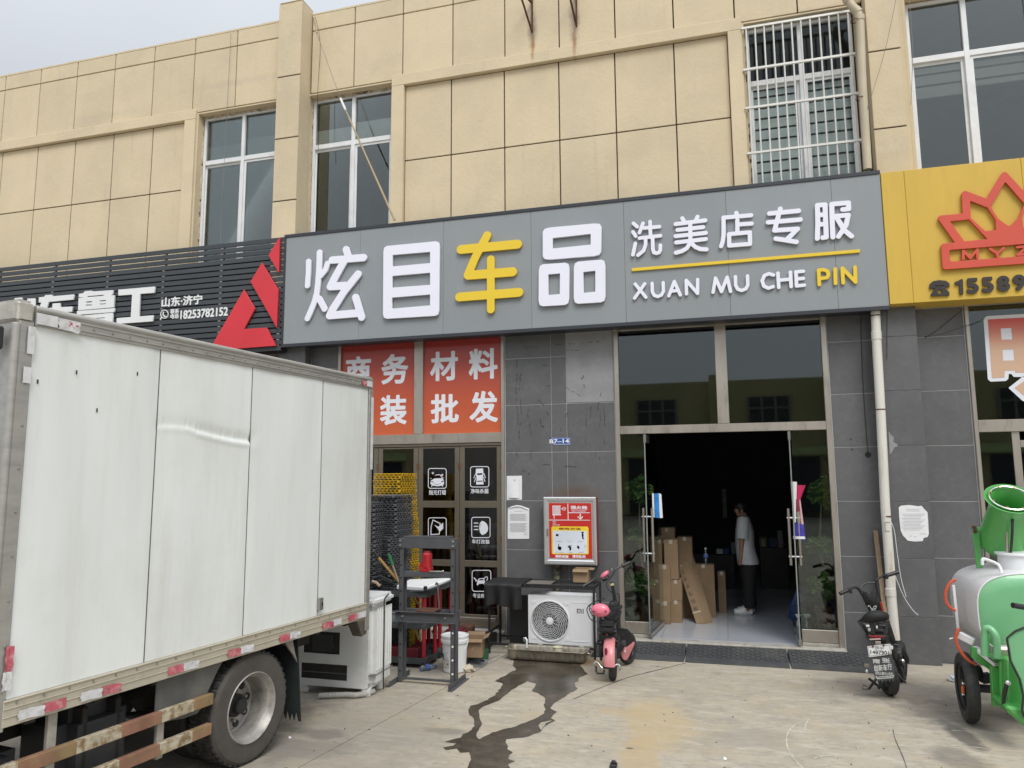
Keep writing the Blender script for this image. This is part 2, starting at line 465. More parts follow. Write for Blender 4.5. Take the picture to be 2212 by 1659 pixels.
# ------------------------------------------------------------------ the materials of the place
m_stucco = mat('ochre_stucco', (0.64, 0.535, 0.365), 0.85, var=0.05, scale=0.7, bump=0.35, bscale=22, rnd=0.025, col2=(0.57, 0.475, 0.33), fac2=(0.45, 0.8), s2=1.3)
m_groove = mat('brown_groove', (0.055, 0.04, 0.03), 0.8)
m_tile = mat('grey_tile', (0.118, 0.119, 0.124), 0.42, var=0.10, scale=3.0, bump=0.04, bscale=120, rnd=0.07, col2=(0.15, 0.15, 0.152), fac2=(0.5, 0.8), s2=14)
m_grout = mat('pale_grout', (0.42, 0.42, 0.42), 0.9)
m_plaster = mat('bare_plaster', (0.27, 0.275, 0.28), 0.85, var=0.15, scale=3, bump=0.2, bscale=30, col2=(0.2, 0.2, 0.2), fac2=(0.62, 0.72), s2=9)
m_steel = mat('tarnished_stainless', (0.46, 0.42, 0.37), 0.38, 0.75, var=0.16, scale=3.5, bump=0.03, bscale=8, aniso=(1, 1, 0.3))
m_bronze = mat('bronze_aluminium', (0.185, 0.16, 0.125), 0.42, 0.5, var=0.08, scale=4)
m_white_pvc = mat('white_window_frame', (0.72, 0.73, 0.74), 0.45, var=0.08, scale=5, col2=(0.5, 0.47, 0.42), fac2=(0.66, 0.8), s2=12)
m_glassup = glass('upper_window_glass', (0.80, 0.82, 0.80), 0.04)
m_glassdk = glass('shop_window_glass', (0.62, 0.68, 0.66), 0.04)
m_glassclr = glass('door_glass', (0.84, 0.89, 0.87), 0.02)
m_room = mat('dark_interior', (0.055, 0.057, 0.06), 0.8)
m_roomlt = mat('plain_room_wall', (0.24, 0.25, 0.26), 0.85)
m_black = mat('black_metal', (0.018, 0.018, 0.02), 0.45, var=0.2)
m_blackpl = mat('black_plastic', (0.02, 0.02, 0.022), 0.4, var=0.15, scale=12)
m_rubber = mat('tyre_rubber', (0.03, 0.03, 0.031), 0.75, var=0.2, scale=14, bump=0.2, bscale=90)
m_rubberdusty = mat('dusty_tyre_rubber', (0.075, 0.068, 0.06), 0.85, var=0.15, scale=9, bump=0.25, bscale=60)
m_white = mat('white_paint', (0.74, 0.75, 0.76), 0.4, var=0.04)
m_chrome = mat('chrome', (0.75, 0.75, 0.74), 0.18, 1.0, var=0.05)
m_letterw = mat('white_acrylic', (0.80, 0.80, 0.90), 0.35, var=0.01)
m_letterwf = mat('white_film', (0.72, 0.74, 0.80), 0.5, var=0.02)
m_lettery = mat('yellow_acrylic', (0.78, 0.55, 0.035), 0.35, var=0.01)
m_signgrey = mat('grey_aluminium_panel', (0.255, 0.275, 0.29), 0.45, var=0.03, scale=1.2, rnd=0.02)
m_signframe = mat('charcoal_frame', (0.032, 0.036, 0.045), 0.45, var=0.1)
m_cream = mat('cream_print', (0.8, 0.8, 0.76), 0.6)
m_paper = mat('white_paper', (0.76, 0.77, 0.78), 0.8, var=0.04, scale=9, bump=0.2, bscale=12)
m_print = mat('grey_print', (0.33, 0.34, 0.36), 0.8)
m_card = mat('cardboard', (0.25, 0.17, 0.10), 0.85, var=0.10, scale=5, rnd=0.1, bump=0.05, bscale=30)
m_cardin = mat('cardboard_inside', (0.30, 0.22, 0.14), 0.9, var=0.1)
m_tape = mat('clear_tape', (0.45, 0.40, 0.33), 0.2)
m_blackprint = mat('black_print', (0.03, 0.025, 0.02), 0.7)
m_leaf = mat('dark_leaf', (0.065, 0.13, 0.03), 0.5, var=0.35, scale=8, rnd=0.2)
m_bark = mat('pale_bark', (0.25, 0.2, 0.14), 0.9, var=0.2, scale=20)
m_glassbar = glass('barred_window_glass', (0.88, 0.92, 0.92), 0.0, top=0.35)
overlay(m_stucco, (0.49, 0.42, 0.30), 1.1, 0.50, 0.75, 0.5)
overlay(m_stucco, (0.42, 0.36, 0.26), 1.6, 0.58, 0.75, 0.45, (5, 5, 0.35))
overlay(m_stucco, (0.72, 0.62, 0.44), 3.0, 0.58, 0.75, 0.35)
overlay(m_tile, (0.19, 0.19, 0.185), 5, 0.58, 0.74, 0.4)
overlay(m_tile, (0.26, 0.26, 0.25), 40, 0.70, 0.76, 0.35, (1, 1, 0.3))
overlay(m_tile, (0.085, 0.085, 0.088), 2.2, 0.5, 0.7, 0.45)
overlay(m_signgrey, (0.31, 0.32, 0.32), 1.4, 0.52, 0.75, 0.35, (3, 3, 0.4))
overlay(m_steel, (0.22, 0.19, 0.15), 7, 0.55, 0.7, 0.5, (1, 1, 0.4))
# ------------------------------------------------------------------ ground
def concrete():
    m = mat('yard_concrete', (0.40, 0.355, 0.285), 0.82, var=0.08, scale=0.8, bump=0.25, bscale=45, col2=(0.27, 0.245, 0.205), fac2=(0.47, 0.8), s2=1.7)
    t = m.node_tree; n = t.nodes; l = t.links; b = n['Principled BSDF']
    src = b.inputs['Base Color'].links[0].from_socket
    geo = n.new('ShaderNodeNewGeometry')
    cur = src
    def blend(fac, col):
        nonlocal cur
        mi = n.new('ShaderNodeMix'); mi.data_type = 'RGBA'
        l.new(fac, mi.inputs[0]); l.new(cur, mi.inputs[6]); mi.inputs[7].default_value = (*col, 1); cur = mi.outputs[2]
    def noise(sc, det, lo, hi, to, stretch=(1, 1, 1), rot=0.0):
        mp = n.new('ShaderNodeMapping'); mp.inputs['Scale'].default_value = stretch; mp.inputs['Rotation'].default_value = (0, 0, rot)
        l.new(geo.outputs['Position'], mp.inputs[0])
        a = n.new('ShaderNodeTexNoise'); a.inputs['Scale'].default_value = sc; a.inputs['Detail'].default_value = det; a.inputs['Roughness'].default_value = 0.7
        l.new(mp.outputs[0], a.inputs['Vector'])
        r = n.new('ShaderNodeMapRange'); r.inputs['From Min'].default_value = lo; r.inputs['From Max'].default_value = hi; r.inputs['To Max'].default_value = to
        l.new(a.outputs['Fac'], r.inputs['Value']); return r.outputs[0]
    blend(noise(9, 8, 0.50, 0.66, 0.8, (0.35, 1, 1), 0.2), (0.50, 0.46, 0.38))
    blend(noise(6, 9, 0.54, 0.64, 0.55, (0.4, 1.3, 1), -0.1), (0.27, 0.25, 0.215))
    blend(noise(26, 6, 0.55, 0.66, 0.65, (0.4, 1.2, 1)), (0.19, 0.17, 0.14))
    blend(noise(1.9, 9, 0.50, 0.66, 0.45), (0.43, 0.345, 0.22))
    blend(noise(2.6, 9, 0.55, 0.68, 0.5, (0.7, 1, 1), 0.5), (0.235, 0.22, 0.195))
    blend(noise(4, 9, 0.62, 0.70, 0.45), (0.50, 0.465, 0.39))
    blend(noise(110, 2, 0.70, 0.78, 0.6), (0.07, 0.06, 0.05))
    nz = n.new('ShaderNodeTexNoise'); nz.inputs['Scale'].default_value = 5.5; nz.inputs['Detail'].default_value = 9; nz.inputs['Roughness'].default_value = 0.7
    l.new(geo.outputs['Position'], nz.inputs['Vector'])
    for (x, y, rx, ry, rot, col, k) in STAINS_AND_PATCHES:
        mp = n.new('ShaderNodeMapping'); mp.vector_type = 'TEXTURE'
        mp.inputs['Location'].default_value = (x, y, 0); mp.inputs['Rotation'].default_value = (0, 0, rot); mp.inputs['Scale'].default_value = (rx, ry, 1)
        l.new(geo.outputs['Position'], mp.inputs[0])
        ml = n.new('ShaderNodeVectorMath'); ml.operation = 'MULTIPLY'; ml.inputs[1].default_value = (1, 1, 0)
        l.new(mp.outputs[0], ml.inputs[0])
        ln = n.new('ShaderNodeVectorMath'); ln.operation = 'LENGTH'; l.new(ml.outputs[0], ln.inputs[0])
        ad = n.new('ShaderNodeMath'); ad.operation = 'MULTIPLY_ADD'; ad.inputs[1].default_value = 1.6
        l.new(nz.outputs['Fac'], ad.inputs[0]); l.new(ln.outputs['Value'], ad.inputs[2])
        r = n.new('ShaderNodeMapRange'); r.inputs['From Min'].default_value = 1.95; r.inputs['From Max'].default_value = 1.45; r.inputs['To Max'].default_value = k
        l.new(ad.outputs[0], r.inputs['Value']); blend(r.outputs[0], col)
    l.new(cur, b.inputs['Base Color'])
    return m
k5 = K(2600, 2450, 1.5447); k4 = K(1100, 2450, 1.3825)
def st(kp, rx, ry, rot, col, k): p = G(*kp); return (p.x, p.y, rx, ry, rot, col, k)
STAINS_AND_PATCHES = [st(k4(2060, 540), 0.30, 0.75, 0.15, (0.46, 0.36, 0.20), 0.6), st(k4(1960, 740), 0.16, 0.6, 0.1, (0.43, 0.32, 0.17), 0.6), st(k4(1880, 490), 0.25, 0.12, 0, (0.43, 0.33, 0.19), 0.6), st(k4(1905, 686), .035, .02, 0, (0.1, 0.08, 0.06), 0.9),
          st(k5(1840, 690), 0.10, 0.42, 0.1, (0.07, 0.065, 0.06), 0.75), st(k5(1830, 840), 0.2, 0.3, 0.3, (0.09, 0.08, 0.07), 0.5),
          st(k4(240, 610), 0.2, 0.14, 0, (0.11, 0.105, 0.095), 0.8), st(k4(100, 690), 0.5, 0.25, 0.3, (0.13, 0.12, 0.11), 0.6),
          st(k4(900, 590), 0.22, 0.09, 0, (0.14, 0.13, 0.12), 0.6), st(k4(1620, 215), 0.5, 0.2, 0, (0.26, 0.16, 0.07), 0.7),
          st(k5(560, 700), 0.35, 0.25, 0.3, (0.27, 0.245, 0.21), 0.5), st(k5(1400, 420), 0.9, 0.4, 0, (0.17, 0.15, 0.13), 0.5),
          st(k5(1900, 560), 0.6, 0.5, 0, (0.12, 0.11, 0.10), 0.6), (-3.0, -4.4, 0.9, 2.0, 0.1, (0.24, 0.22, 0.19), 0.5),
          (-4.6, -5.2, 1.2, 3.0, 0.1, (0.18, 0.165, 0.145), 0.6), (-3.9, -1.2, 1.6, 0.8, 0, (0.22, 0.20, 0.17), 0.5)]  # broad darker patches lie below the black scooter, tricycle, truck and carts
m_conc = concrete()
m_earth = mat('road_surface', (0.19, 0.175, 0.15), 0.9, var=0.2, scale=0.3)
b = MB(); b.grid(lambda u, v: (-300 + 600 * u, -300 + 600 * v, -0.06), 12, 12)
ground = b.build('ground', m_earth, flat=True); meta(ground, kind='structure')
jd = Vector((0.128, 1, 0)).normalized()
JX = [-19.0, -10.5, -2.53, 4.6, 12.0, 19.0]
def jx(y, k): return JX[k] + y * 0.128
rows = [(-0.02, -7.0), (-7.0, -12.5), (-12.5, -18)]
for k in range(5):
    for y1, y0 in rows:
        g = 0.006
        b = MB(); b.prism([(jx(y0, k) + g, y0 + g, 0), (jx(y0, k + 1) - g, y0 + g, 0), (jx(y1, k + 1) - g, y1 - g, 0), (jx(y1, k) + g, y1 - g, 0)], (0, 0, -0.055))
        b.build('concrete_slab', m_conc, ground, bevel=0.004)
# chalky scratches and a hairline crack
m_scr = mat('chalk_scratch', (0.50, 0.47, 0.40), 0.9, var=0.35, scale=30)
m_crk = mat('crack_dirt', (0.11, 0.10, 0.09), 0.95, var=0.3, scale=20)
def ribbon(name, pts, wd, m, z=0.002):
    p = [G(*q, z) for q in pts]; bb = MB(); prev = None
    # smooth the run
    P = []
    for i in range(len(p) - 1):
        for t in range(6):
            t /= 6; p0, p1, p2, p3 = p[max(i - 1, 0)], p[i], p[i + 1], p[min(i + 2, len(p) - 1)]
            P.append(0.5 * ((2 * p1) + (-p0 + p2) * t + (2 * p0 - 5 * p1 + 4 * p2 - p3) * t * t + (-p0 + 3 * p1 - 3 * p2 + p3) * t ** 3))
    P.append(p[-1])
    for i, q in enumerate(P):
        d = (P[min(i + 1, len(P) - 1)] - P[max(i - 1, 0)]).normalized(); s = Vector((-d.y, d.x, 0)) * wd * random.uniform(0.25, 0.65)
        a_, c_ = bb.v(q + s), bb.v(q - s)
        if prev: bb.bm.faces.new((prev[0], prev[1], c_, a_))
        prev = (a_, c_)
    return bb.build(name, m, ground, flat=True)
ribbon('scratch', [k5(x, y) for x, y in [(1130, 560), (980, 575), (870, 598), (800, 640), (770, 690), (772, 750), (805, 820), (870, 890)]], 0.012, m_scr)
ribbon('scratch', [k5(x, y) for x, y in [(905, 585), (885, 620), (876, 665)]], 0.012, m_scr)
ribbon('scratch', [k5(x, y) for x, y in [(935, 826), (1000, 812), (1080, 818), (1150, 834)]], 0.012, m_scr)
ribbon('scratch', [k5(x, y) for x, y in [(1768, 658), (1850, 662), (1925, 678)]], 0.012, m_scr)
ribbon('scratch', [k5(x, y) for x, y in [(1765, 752), (1880, 756), (1990, 768)]], 0.012, m_scr)
ribbon('crack', [k5(x, y) for x, y in [(1415, 650), (1425, 700), (1450, 760), (1480, 830), (1500, 890)]], 0.008, m_crk)
ribbon('crack', [k4(x, y) for x, y in [(1600, 418), (1760, 352), (1900, 300), (2050, 262), (2212, 222)]], 0.02, m_crk)
ribbon('crack', [k4(x, y) for x, y in [(1020, 212), (1120, 205), (1200, 178)]], 0.014, m_crk)
# puddle left by the dripping tray
outer = [(1262, 190), (1275, 225), (1282, 262), (1240, 285), (1205, 305), (1170, 322), (1215, 333), (1203, 362), (1180, 390), (1160, 408), (1100, 440), (1045, 455), (1032, 480), (1035, 505), (1058, 532), (1066, 565), (1050, 590), (1000, 612), (985, 632), (905, 652), (960, 660), (945, 675), (885, 683), (905, 697), (965, 690), (985, 712), (1030, 712), (1038, 750), (1022, 790), (1015, 850), (1030, 920), (1300, 920), (1290, 850), (1262, 800), (1250, 772), (1280, 762), (1242, 745), (1268, 712), (1250, 690), (1235, 660), (1232, 640), (1330, 632), (1385, 612), (1420, 600), (1440, 575), (1480, 548), (1500, 535), (1480, 522), (1508, 490), (1470, 465), (1500, 440), (1535, 418), (1590, 385), (1622, 370), (1610, 335), (1640, 300), (1685, 282), (1640, 245), (1620, 190)]
hole = [(1392, 335), (1350, 322), (1305, 345), (1265, 370), (1240, 390), (1190, 428), (1165, 440), (1112, 458), (1088, 480), (1085, 520), (1108, 552), (1085, 592), (1070, 620), (1078, 638), (1090, 636), (1160, 602), (1270, 575), (1360, 540), (1405, 518), (1440, 498), (1448, 475), (1440, 450), (1450, 412), (1405, 388), (1375, 375), (1395, 350)]
hole2 = [(1410, 560), (1425, 545), (1490, 533), (1450, 552), (1430, 590), (1418, 585)]
def gpoly(pts, amp=0.012):
    P = [G(*k4(*q)) for q in pts]; o = []
    for i, p in enumerate(P):
        q = P[(i + 1) % len(P)]; n_ = max(1, int((q - p).length / 0.05)); d = (q - p)
        for t in range(n_):
            s = p + d * t / n_; o.append((s.x + random.uniform(-amp, amp), s.y + random.uniform(-amp, amp) * 1.4))
    return o
me = curve_mesh([gpoly(outer), gpoly(hole, 0.008), gpoly(hole2, 0.004)], 0.0, 0.0)
me.transform(Matrix.Translation((0, 0, 0.004)))
m_wet = mat('wet_concrete', (0.058, 0.048, 0.036), 0.2, var=0.3, scale=5, bump=0.12, bscale=45, col2=(0.125, 0.105, 0.08), fac2=(0.4, 0.72), s2=2.6, spec=0.5)
pd = link('puddle', me, None, m_wet); meta(pd, kind='structure')
# grit, leaves and scraps on the concrete
b = MB()
m_grit = mat('grit', (0.12, 0.10, 0.085), 0.9, var=0.5, scale=20)
for i in range(170):
    x = random.uniform(-3.2, 3.0); y = random.uniform(-5.6, -0.9); s = random.uniform(0.003, 0.009)
    b.obox((x, y, s * 0.35), (s * random.uniform(1, 3), s, s * 0.7), (0, 0, random.uniform(0, 6)))
o = b.build('grit', m_grit, flat=True); meta(o, kind='stuff')
for (q, col, s, lb) in ((k5(395, 835), m_paper, 0.035, 'small torn white scrap on the concrete near the bottom edge, left of the curved scratch'), (k5(1195, 763), m_paper, 0.025, 'small white scrap on the concrete right of the curved scratch'), (k4(58, 632), m_paper, 0.035, 'small white paper scrap on the concrete beside the truck tyre')):
    p = G(*q); t = Vector((random.random() - .5, random.random() - .5, 0)).normalized()
    b = MB(); b.grid(lambda u, v: (p.x + s * (u - .5) * t.x - s * .6 * (v - .5) * t.y, p.y + s * (u - .5) * t.y + s * .6 * (v - .5) * t.x, 0.004 + 0.01 * u * v), 3, 2)
    o = b.build('paper_scrap', col); meta(o, lb, 'litter', 'paper scraps on the ground')
p = G(1326, 1657); b = MB(); b.box(p.x - .025, p.x + .025, p.y - .05, p.y + .02, 0, 0.03); b.cyl((p.x, p.y, 0.03), (p.x, p.y, 0.045), 0.02, 0.016)
o = b.build('plastic_plug', m_blackpl, bevel=0.004); meta(o, 'small black plastic plug standing on the concrete at the bottom edge', 'plug')

# ------------------------------------------------------------------ building
B = thing('shop_building', 'two storey shop building with ochre panelled upper wall and grey tiled ground floor', 'building')
def wallcuts(name, m, x0, x1, z0, z1, y0, y1, ops):
    xs = sorted({x0, x1, *[v for o_ in ops for v in o_[:2] if x0 < v < x1]}); zs = sorted({z0, z1, *[v for o_ in ops for v in o_[2:] if z0 < v < z1]})
    bb = MB()
    for xa, xb in zip(xs[:-1], xs[1:]):
        run = None
        for za, zb in zip(zs[:-1], zs[1:]):
            cx_, cz_ = (xa + xb) / 2, (za + zb) / 2
            if any(o_[0] < cx_ < o_[1] and o_[2] < cz_ < o_[3] for o_ in ops):
                if run: bb.box(xa, xb, y0, y1, *run); run = None
            else: run = (run[0], zb) if run else (za, zb)
        if run: bb.box(xa, xb, y0, y1, *run)
    return bb.build(name, m, B, flat=True)
XL, XR = -16.0, 8.0
OG = [(-5.44, -2.88, 0.1, 4.14), (-1.36, 1.27, 0.1, 4.14), (2.79, 6.3, 0.1, 4.14)]
wallcuts('ground_floor_wall', m_grout, XL, XR, -0.05, 4.9, 0.004, 0.26, OG)
W1 = (-8.13, -6.42, 5.3, 8.12); W2 = (-6.08, -4.62, 5.3, 8.12); W3 = (0.46, 1.86, 5.3, 8.12); W4 = (2.40, 5.4, 5.3, 8.12)
wallcuts('upper_wall', m_groove, XL, XR, 4.9, 9.46, 0.016, 0.26, [W1, W2, W3, W4])
# grey tiles
ZT = [-0.04, 0.52, 1.165, 1.81, 2.455, 3.10, 3.745, 4.30]
def tiles(cols, y, zs=ZT, t=0.014, skip=()):
    for ca, cb in zip(cols[:-1], cols[1:]):
        for j, (za, zb) in enumerate(zip(zs[:-1], zs[1:])):
            if (round(ca, 2), j) in skip: continue
            piece('tile', B, ca + .003, cb - .003, y, y + t, za + .004, zb - .004, m_tile, 0.0015)
tiles([-2.87, -2.222, -2.012, -1.37], 0.0, skip=((-2.01, 5), (-2.01, 6)))
piece('plaster_patch', B, -2.008, -1.372, -0.004, 0.02, 3.104, 4.3, m_plaster, 0.006)
tiles([1.28, 1.80], 0.0)
tiles([2.24, 2.78], 0.0)
tiles([-5.90, -5.45], 0.0)
tiles([-8.4, -7.75, -7.1, -6.35], 0.0)
tiles([-10.4, -9.8, -9.1, -8.4], 0.0)
for (xa, xb) in ((1.80, 2.24), (-6.35, -5.90)):
    piece('pillar_core', B, xa + .01, xb - .01, -0.16, 0.0035, -0.04, 4.3, m_grout, 0)
    for za, zb in zip(ZT[:-1], ZT[1:]):
        piece('tile', B, xa + .002, xb - .002, -0.17, -0.156, za + .004, zb - .004, m_tile, 0.0015)
        for xx in (xa, xb - 0.012): piece('tile', B, xx, xx + .012, -0.154, -0.003, za + .004, zb - .004, m_tile, 0.0015)
# scuffs of old glue on the tiles
m_glue = mat('old_glue', (0.05, 0.048, 0.046), 0.8)
bb = MB(); kw = K(1950, 1250, 2.552)
for s in [[(215, 430), (222, 560), (208, 700), (215, 850), (230, 1000), (205, 1180)], [(260, 560), (240, 700), (262, 980), (238, 1180), (268, 1320)], [(375, 850), (325, 960), (345, 1060), (362, 1190)], [(410, 890), (435, 820), (500, 900), (535, 990)], [(400, 1010), (450, 1020), (465, 1090), (505, 1105)], [(1090, 900), (1100, 1060), (1085, 1180), (1102, 1290)], [(1040, 690), (1060, 760), (1030, 900), (1060, 1010), (1040, 1100)], [(960, 890), (955, 1010)], [(915, 970), (915, 1110)], [(905, 1170), (915, 1210), (905, 1275)], [(250, 310), (400, 300), (560, 275), (690, 268), (900, 262), (1050, 240)], [(400, 690), (470, 680), (560, 690)], [(730, 950), (690, 1010), (650, 1150)], [(245, 600), (255, 640)], [(470, 440), (480, 480), (540, 485)], [(710, 330), (800, 330), (925, 328)], [(890, 540), (885, 620), (900, 720)], [(715, 700), (760, 740), (820, 760), (862, 800)], [(790, 490), (830, 515), (862, 512)], [(865, 560), (868, 640)], [(815, 600), (845, 560)], [(1005, 740), (1020, 800)], [(365, 1340), (355, 1430), (365, 1540)], [(480, 1470), (555, 1480)], [(720, 1370), (780, 1400)], [(1005, 1350), (1015, 1420)], [(1050, 1350), (1045, 1440)], [(215, 1360), (212, 1500)], [(270, 1530), (330, 1560), (355, 1585)], [(700, 1500), (740, 1490), (830, 1500)]]:
    pts = [A(*kw(*q), -0.005) for q in s]
    for p_, q_ in zip(pts[:-1], pts[1:]):
        n_ = max(1, int((q_ - p_).length / 0.05))
        for t in range(n_):
            if random.random() < 0.3: continue
            a_ = p_.lerp(q_, t / n_); c_ = p_.lerp(q_, (t + 0.75) / n_); j = Vector((random.uniform(-.004, .004), 0, random.uniform(-.004, .004)))
            bb.bar(a_ + j, c_ + j, 0.002, random.uniform(0.003, 0.008), (1, 0, 0) if abs((c_ - a_).z) > abs((c_ - a_).x) else (0, 0, 1))
o = bb.build('glue_marks', m_glue, B, flat=True); o['kind'] = 'stuff'

# ochre panels
gp = 0.009
def panels(xs, zs, y, t=0.03):
    for xa, xb in zip(xs[:-1], xs[1:]):
        for za, zb in zip(zs[:-1], zs[1:]):
            piece('wall_panel', B, xa + gp, xb - gp, y, y + t, za + gp, zb - gp, m_stucco, 0.004)
ZU = [8.19, 9.19, 9.47]
XRU = [-4.46, -3.65, -2.84, -2.03, -1.23, -0.43, 0.37]
panels(XRU, ZU, -0.03, 0.05)
panels([-6.03, -5.28, -4.46], [8.13, 9.19, 9.47], -0.03, 0.05)
panels([0.37, 1.16, 1.93], [8.13, 9.19, 9.47], -0.03, 0.05)
panels([2.31, 3.1, 3.9, 4.7, 5.5], [8.13, 9.19, 9.47], -0.03, 0.05)
XLU = [-15.62, -14.8, -13.98, -13.16, -12.34, -11.52, -10.70, -9.88, -9.06, -8.24]
panels(XLU, ZU, -0.03, 0.05)
panels([-8.24, -7.42, -6.46], [8.13, 9.19, 9.47], -0.03, 0.05)
panels([-4.42, -3.68, -2.86, -2.05, -1.25, -0.44, 0.27], [5.2, 6.83, 8.01], 0.0, 0.02)
panels([-15.56, -14.75, -13.94, -13.12, -12.3, -11.49, -10.66, -9.84, -9.03, -8.35], [5.2, 6.84, 8.01], 0.0, 0.02)
# proud frame round the recessed fields, window reveals
bb = MB()
bb.box(-4.62, 0.45, -0.07, 0.015, 8.01, 8.185); bb.box(-4.62, -4.42, -0.07, 0.015, 5.0, 8.01); bb.box(0.27, 0.45, -0.07, 0.015, 5.0, 8.01)
bb.build('raised_frame', m_stucco, B, bevel=0.006)
bb = MB()
bb.box(-16, -8.135, -0.07, 0.015, 8.01, 8.185); bb.box(-8.35, -8.135, -0.07, 0.015, 5.0, 8.01)
bb.build('raised_frame', m_stucco, B, bevel=0.006)
for (xa, xb, za, zb) in (W1, W2, W3, W4):
    bb = MB(); bb.box(xa - .02, xa + .02, -0.028, 0.17, za, zb - .02); bb.box(xb - .02, xb + .02, -0.028, 0.17, za, zb - .02); bb.box(xa - .02, xb + .02, -0.028, 0.17, zb - .02, zb + .004)
    bb.build('reveal', m_stucco, B, bevel=0.003)
piece('wall_strip', B, 2.305, 2.38, -0.03, 0.0155, 5.2, 8.12, m_stucco, 0.003)
# pilasters
for (xa, xb, yf, js, zt) in ((-6.45, -6.045, -0.32, [5.0, 6.30, 7.30, 8.31, 9.54], 9.54), (1.93, 2.30, -0.20, [5.0, 6.33, 7.345, 8.36, 9.54], 9.54)):
    piece('pilaster_core', B, xa + .008, xb - .008, yf + .012, -0.031, 5.0, zt - .01, m_groove, 0)
    for za, zb in zip(js[:-1], js[1:]):
        piece('pilaster_block', B, xa, xb, yf, yf + 0.022, za + gp, zb - gp, m_stucco, 0.005)
    for xx in (xa, xb - .006): piece('pilaster_side', B, xx - (0.001 if xx == xa else -0.001), xx + .006, yf + .0225, 0.0, 5.0, zt - .002, m_stucco, 0)
    piece('pilaster_cap', B, xa + .001, xb - .001, yf + .001, 0.02, zt + .001, zt + .03, m_stucco, 0.012)
# parapet: uneven rendered top edge
bb = MB()
for xa, xb in ((-16, -6.46), (-6.03, 1.92), (2.31, 8)):
    n_ = int((xb - xa) / 0.25)
    for i in range(n_):
        p, q = xa + (xb - xa) * i / n_, xa + (xb - xa) * (i + 1) / n_
        bb.box(p, q, -0.034, 0.30, 9.462, 9.49 + random.uniform(-.004, .006))
bb.build('parapet_edge', m_stucco, B, flat=True)['kind'] = 'stuff'
# rest of the shell
bb = MB(); bb.box(XL, XR, 0.27, 9.0, 9.2, 9.35); bb.box(XL, XR, 8.8, 9.0, 0, 9.2); bb.box(XL, XL + .2, 0.26, 8.8, 0, 9.2); bb.box(XR - .2, XR, 0.26, 8.8, 0, 9.2)
bb.build('rear_shell', m_stucco, B, flat=True)
# rooms upstairs: one behind each group of windows
for (xa, xb) in ((-9.6, -3.6), (-0.6, 6.4)):
    bb = MB(); y1 = 4.2
    bb.box(xa, xb, 0.262, y1, 4.905, 5.0); bb.box(xa, xb, 0.262, y1, 8.45, 8.55); bb.box(xa, xb, y1, y1 + .1, 5.0, 8.45); bb.box(xa, xa + .1, 0.262, y1, 5.0, 8.45); bb.box(xb - .1, xb, 0.262, y1, 5.0, 8.45)
    bb.build('room', m_roomlt, B, flat=True)

# upper windows
m_film = mat('frosted_film', (0.74, 0.76, 0.78), 0.7, var=0.15, scale=4)
m_blind = mat('pale_blind', (0.60, 0.60, 0.59), 0.8, var=0.05)
def upwin(x0, x1, z0, z1, zt, mull, film=True, blinds=None, m_g=None):
    m_g = m_g or m_glassup
    y = 0.105; f = 0.045
    bb = MB()
    xs = [x0] + mull + [x1]
    bb.box(x0, x1, y, y + .06, z1 - f, z1); bb.box(x0, x0 + f, y, y + .06, z0, z1 - f); bb.box(x1 - f, x1, y, y + .06, z0, z1 - f)
    bb.box(x0 + f, x1 - f, y - .004, y + .06, zt - .04, zt + .035)
    for mx_ in mull: bb.box(mx_ - .03, mx_ + .03, y - .008, y + .06, z0, z1 - f)
    fr = bb.build('window', m_white_pvc, B, bevel=0.004)
    for i, (xa, xb) in enumerate(zip(xs[:-1], xs[1:])):
        xa += 0.03; xb -= 0.03
        b1 = MB(); b1.box(xa, xb, y + .03, y + .036, zt + .03, z1 - .04); b1.build('pane', m_g, fr, flat=True)
        # sliding sash: thin inner frame and pane
        yy = y + (.012 if i % 2 else .034)
        b1 = MB(); zs = z0; ze = zt - .04; s_ = 0.038
        b1.box(xa, xb, yy, yy + .02, ze - s_, ze); b1.box(xa, xa + s_, yy, yy + .02, zs, ze - s_); b1.box(xb - s_, xb, yy, yy + .02, zs, ze - s_)
        b1.build('sash', m_white_pvc, fr, bevel=0.003)
        b1 = MB(); b1.box(xa + s_, xb - s_, yy + .008, yy + .013, zs, ze - s_); b1.build('pane', m_g, fr, flat=True)
        if film:
            b1 = MB(); b1.box(xa + .002, xb - .002, y + .045, y + .048, zt + .035, zt + .035 + 0.32 * (z1 - zt) + 0.05 * i); b1.build('frosted_film', m_film, fr, flat=True)
    if blinds:
        for xa, xb, zb_ in blinds:
            b1 = MB(); z = zt - 0.09; k = 0
            while z > zb_:
                hgt = 0.075
                b1.box(xa, xb, y + .065 + .012 * (k % 2), y + .068 + .012 * (k % 2), z - hgt, z - (0.022 if k % 2 else 0.0)); z -= hgt; k += 1
            b1.box(xa, xb, y + .062, y + .085, z - .022, z)
            b1.build('blind', m_blind, fr, flat=True)
    return fr
upwin(-8.09, -6.45, 5.3, 8.085, 7.30, [-7.33], True)
upwin(-6.05, -4.66, 5.3, 8.085, 7.30, [-5.34], True)
upwin(0.50, 1.82, 5.3, 8.085, 7.31, [1.18], False, [(0.56, 1.15, 5.3), (1.21, 1.78, 5.9)], m_glassbar)
upwin(2.44, 5.3, 5.3, 8.085, 7.31, [3.10, 3.8, 4.5], False, [(2.50, 3.07, 6.85), (3.13, 3.77, 6.95)])
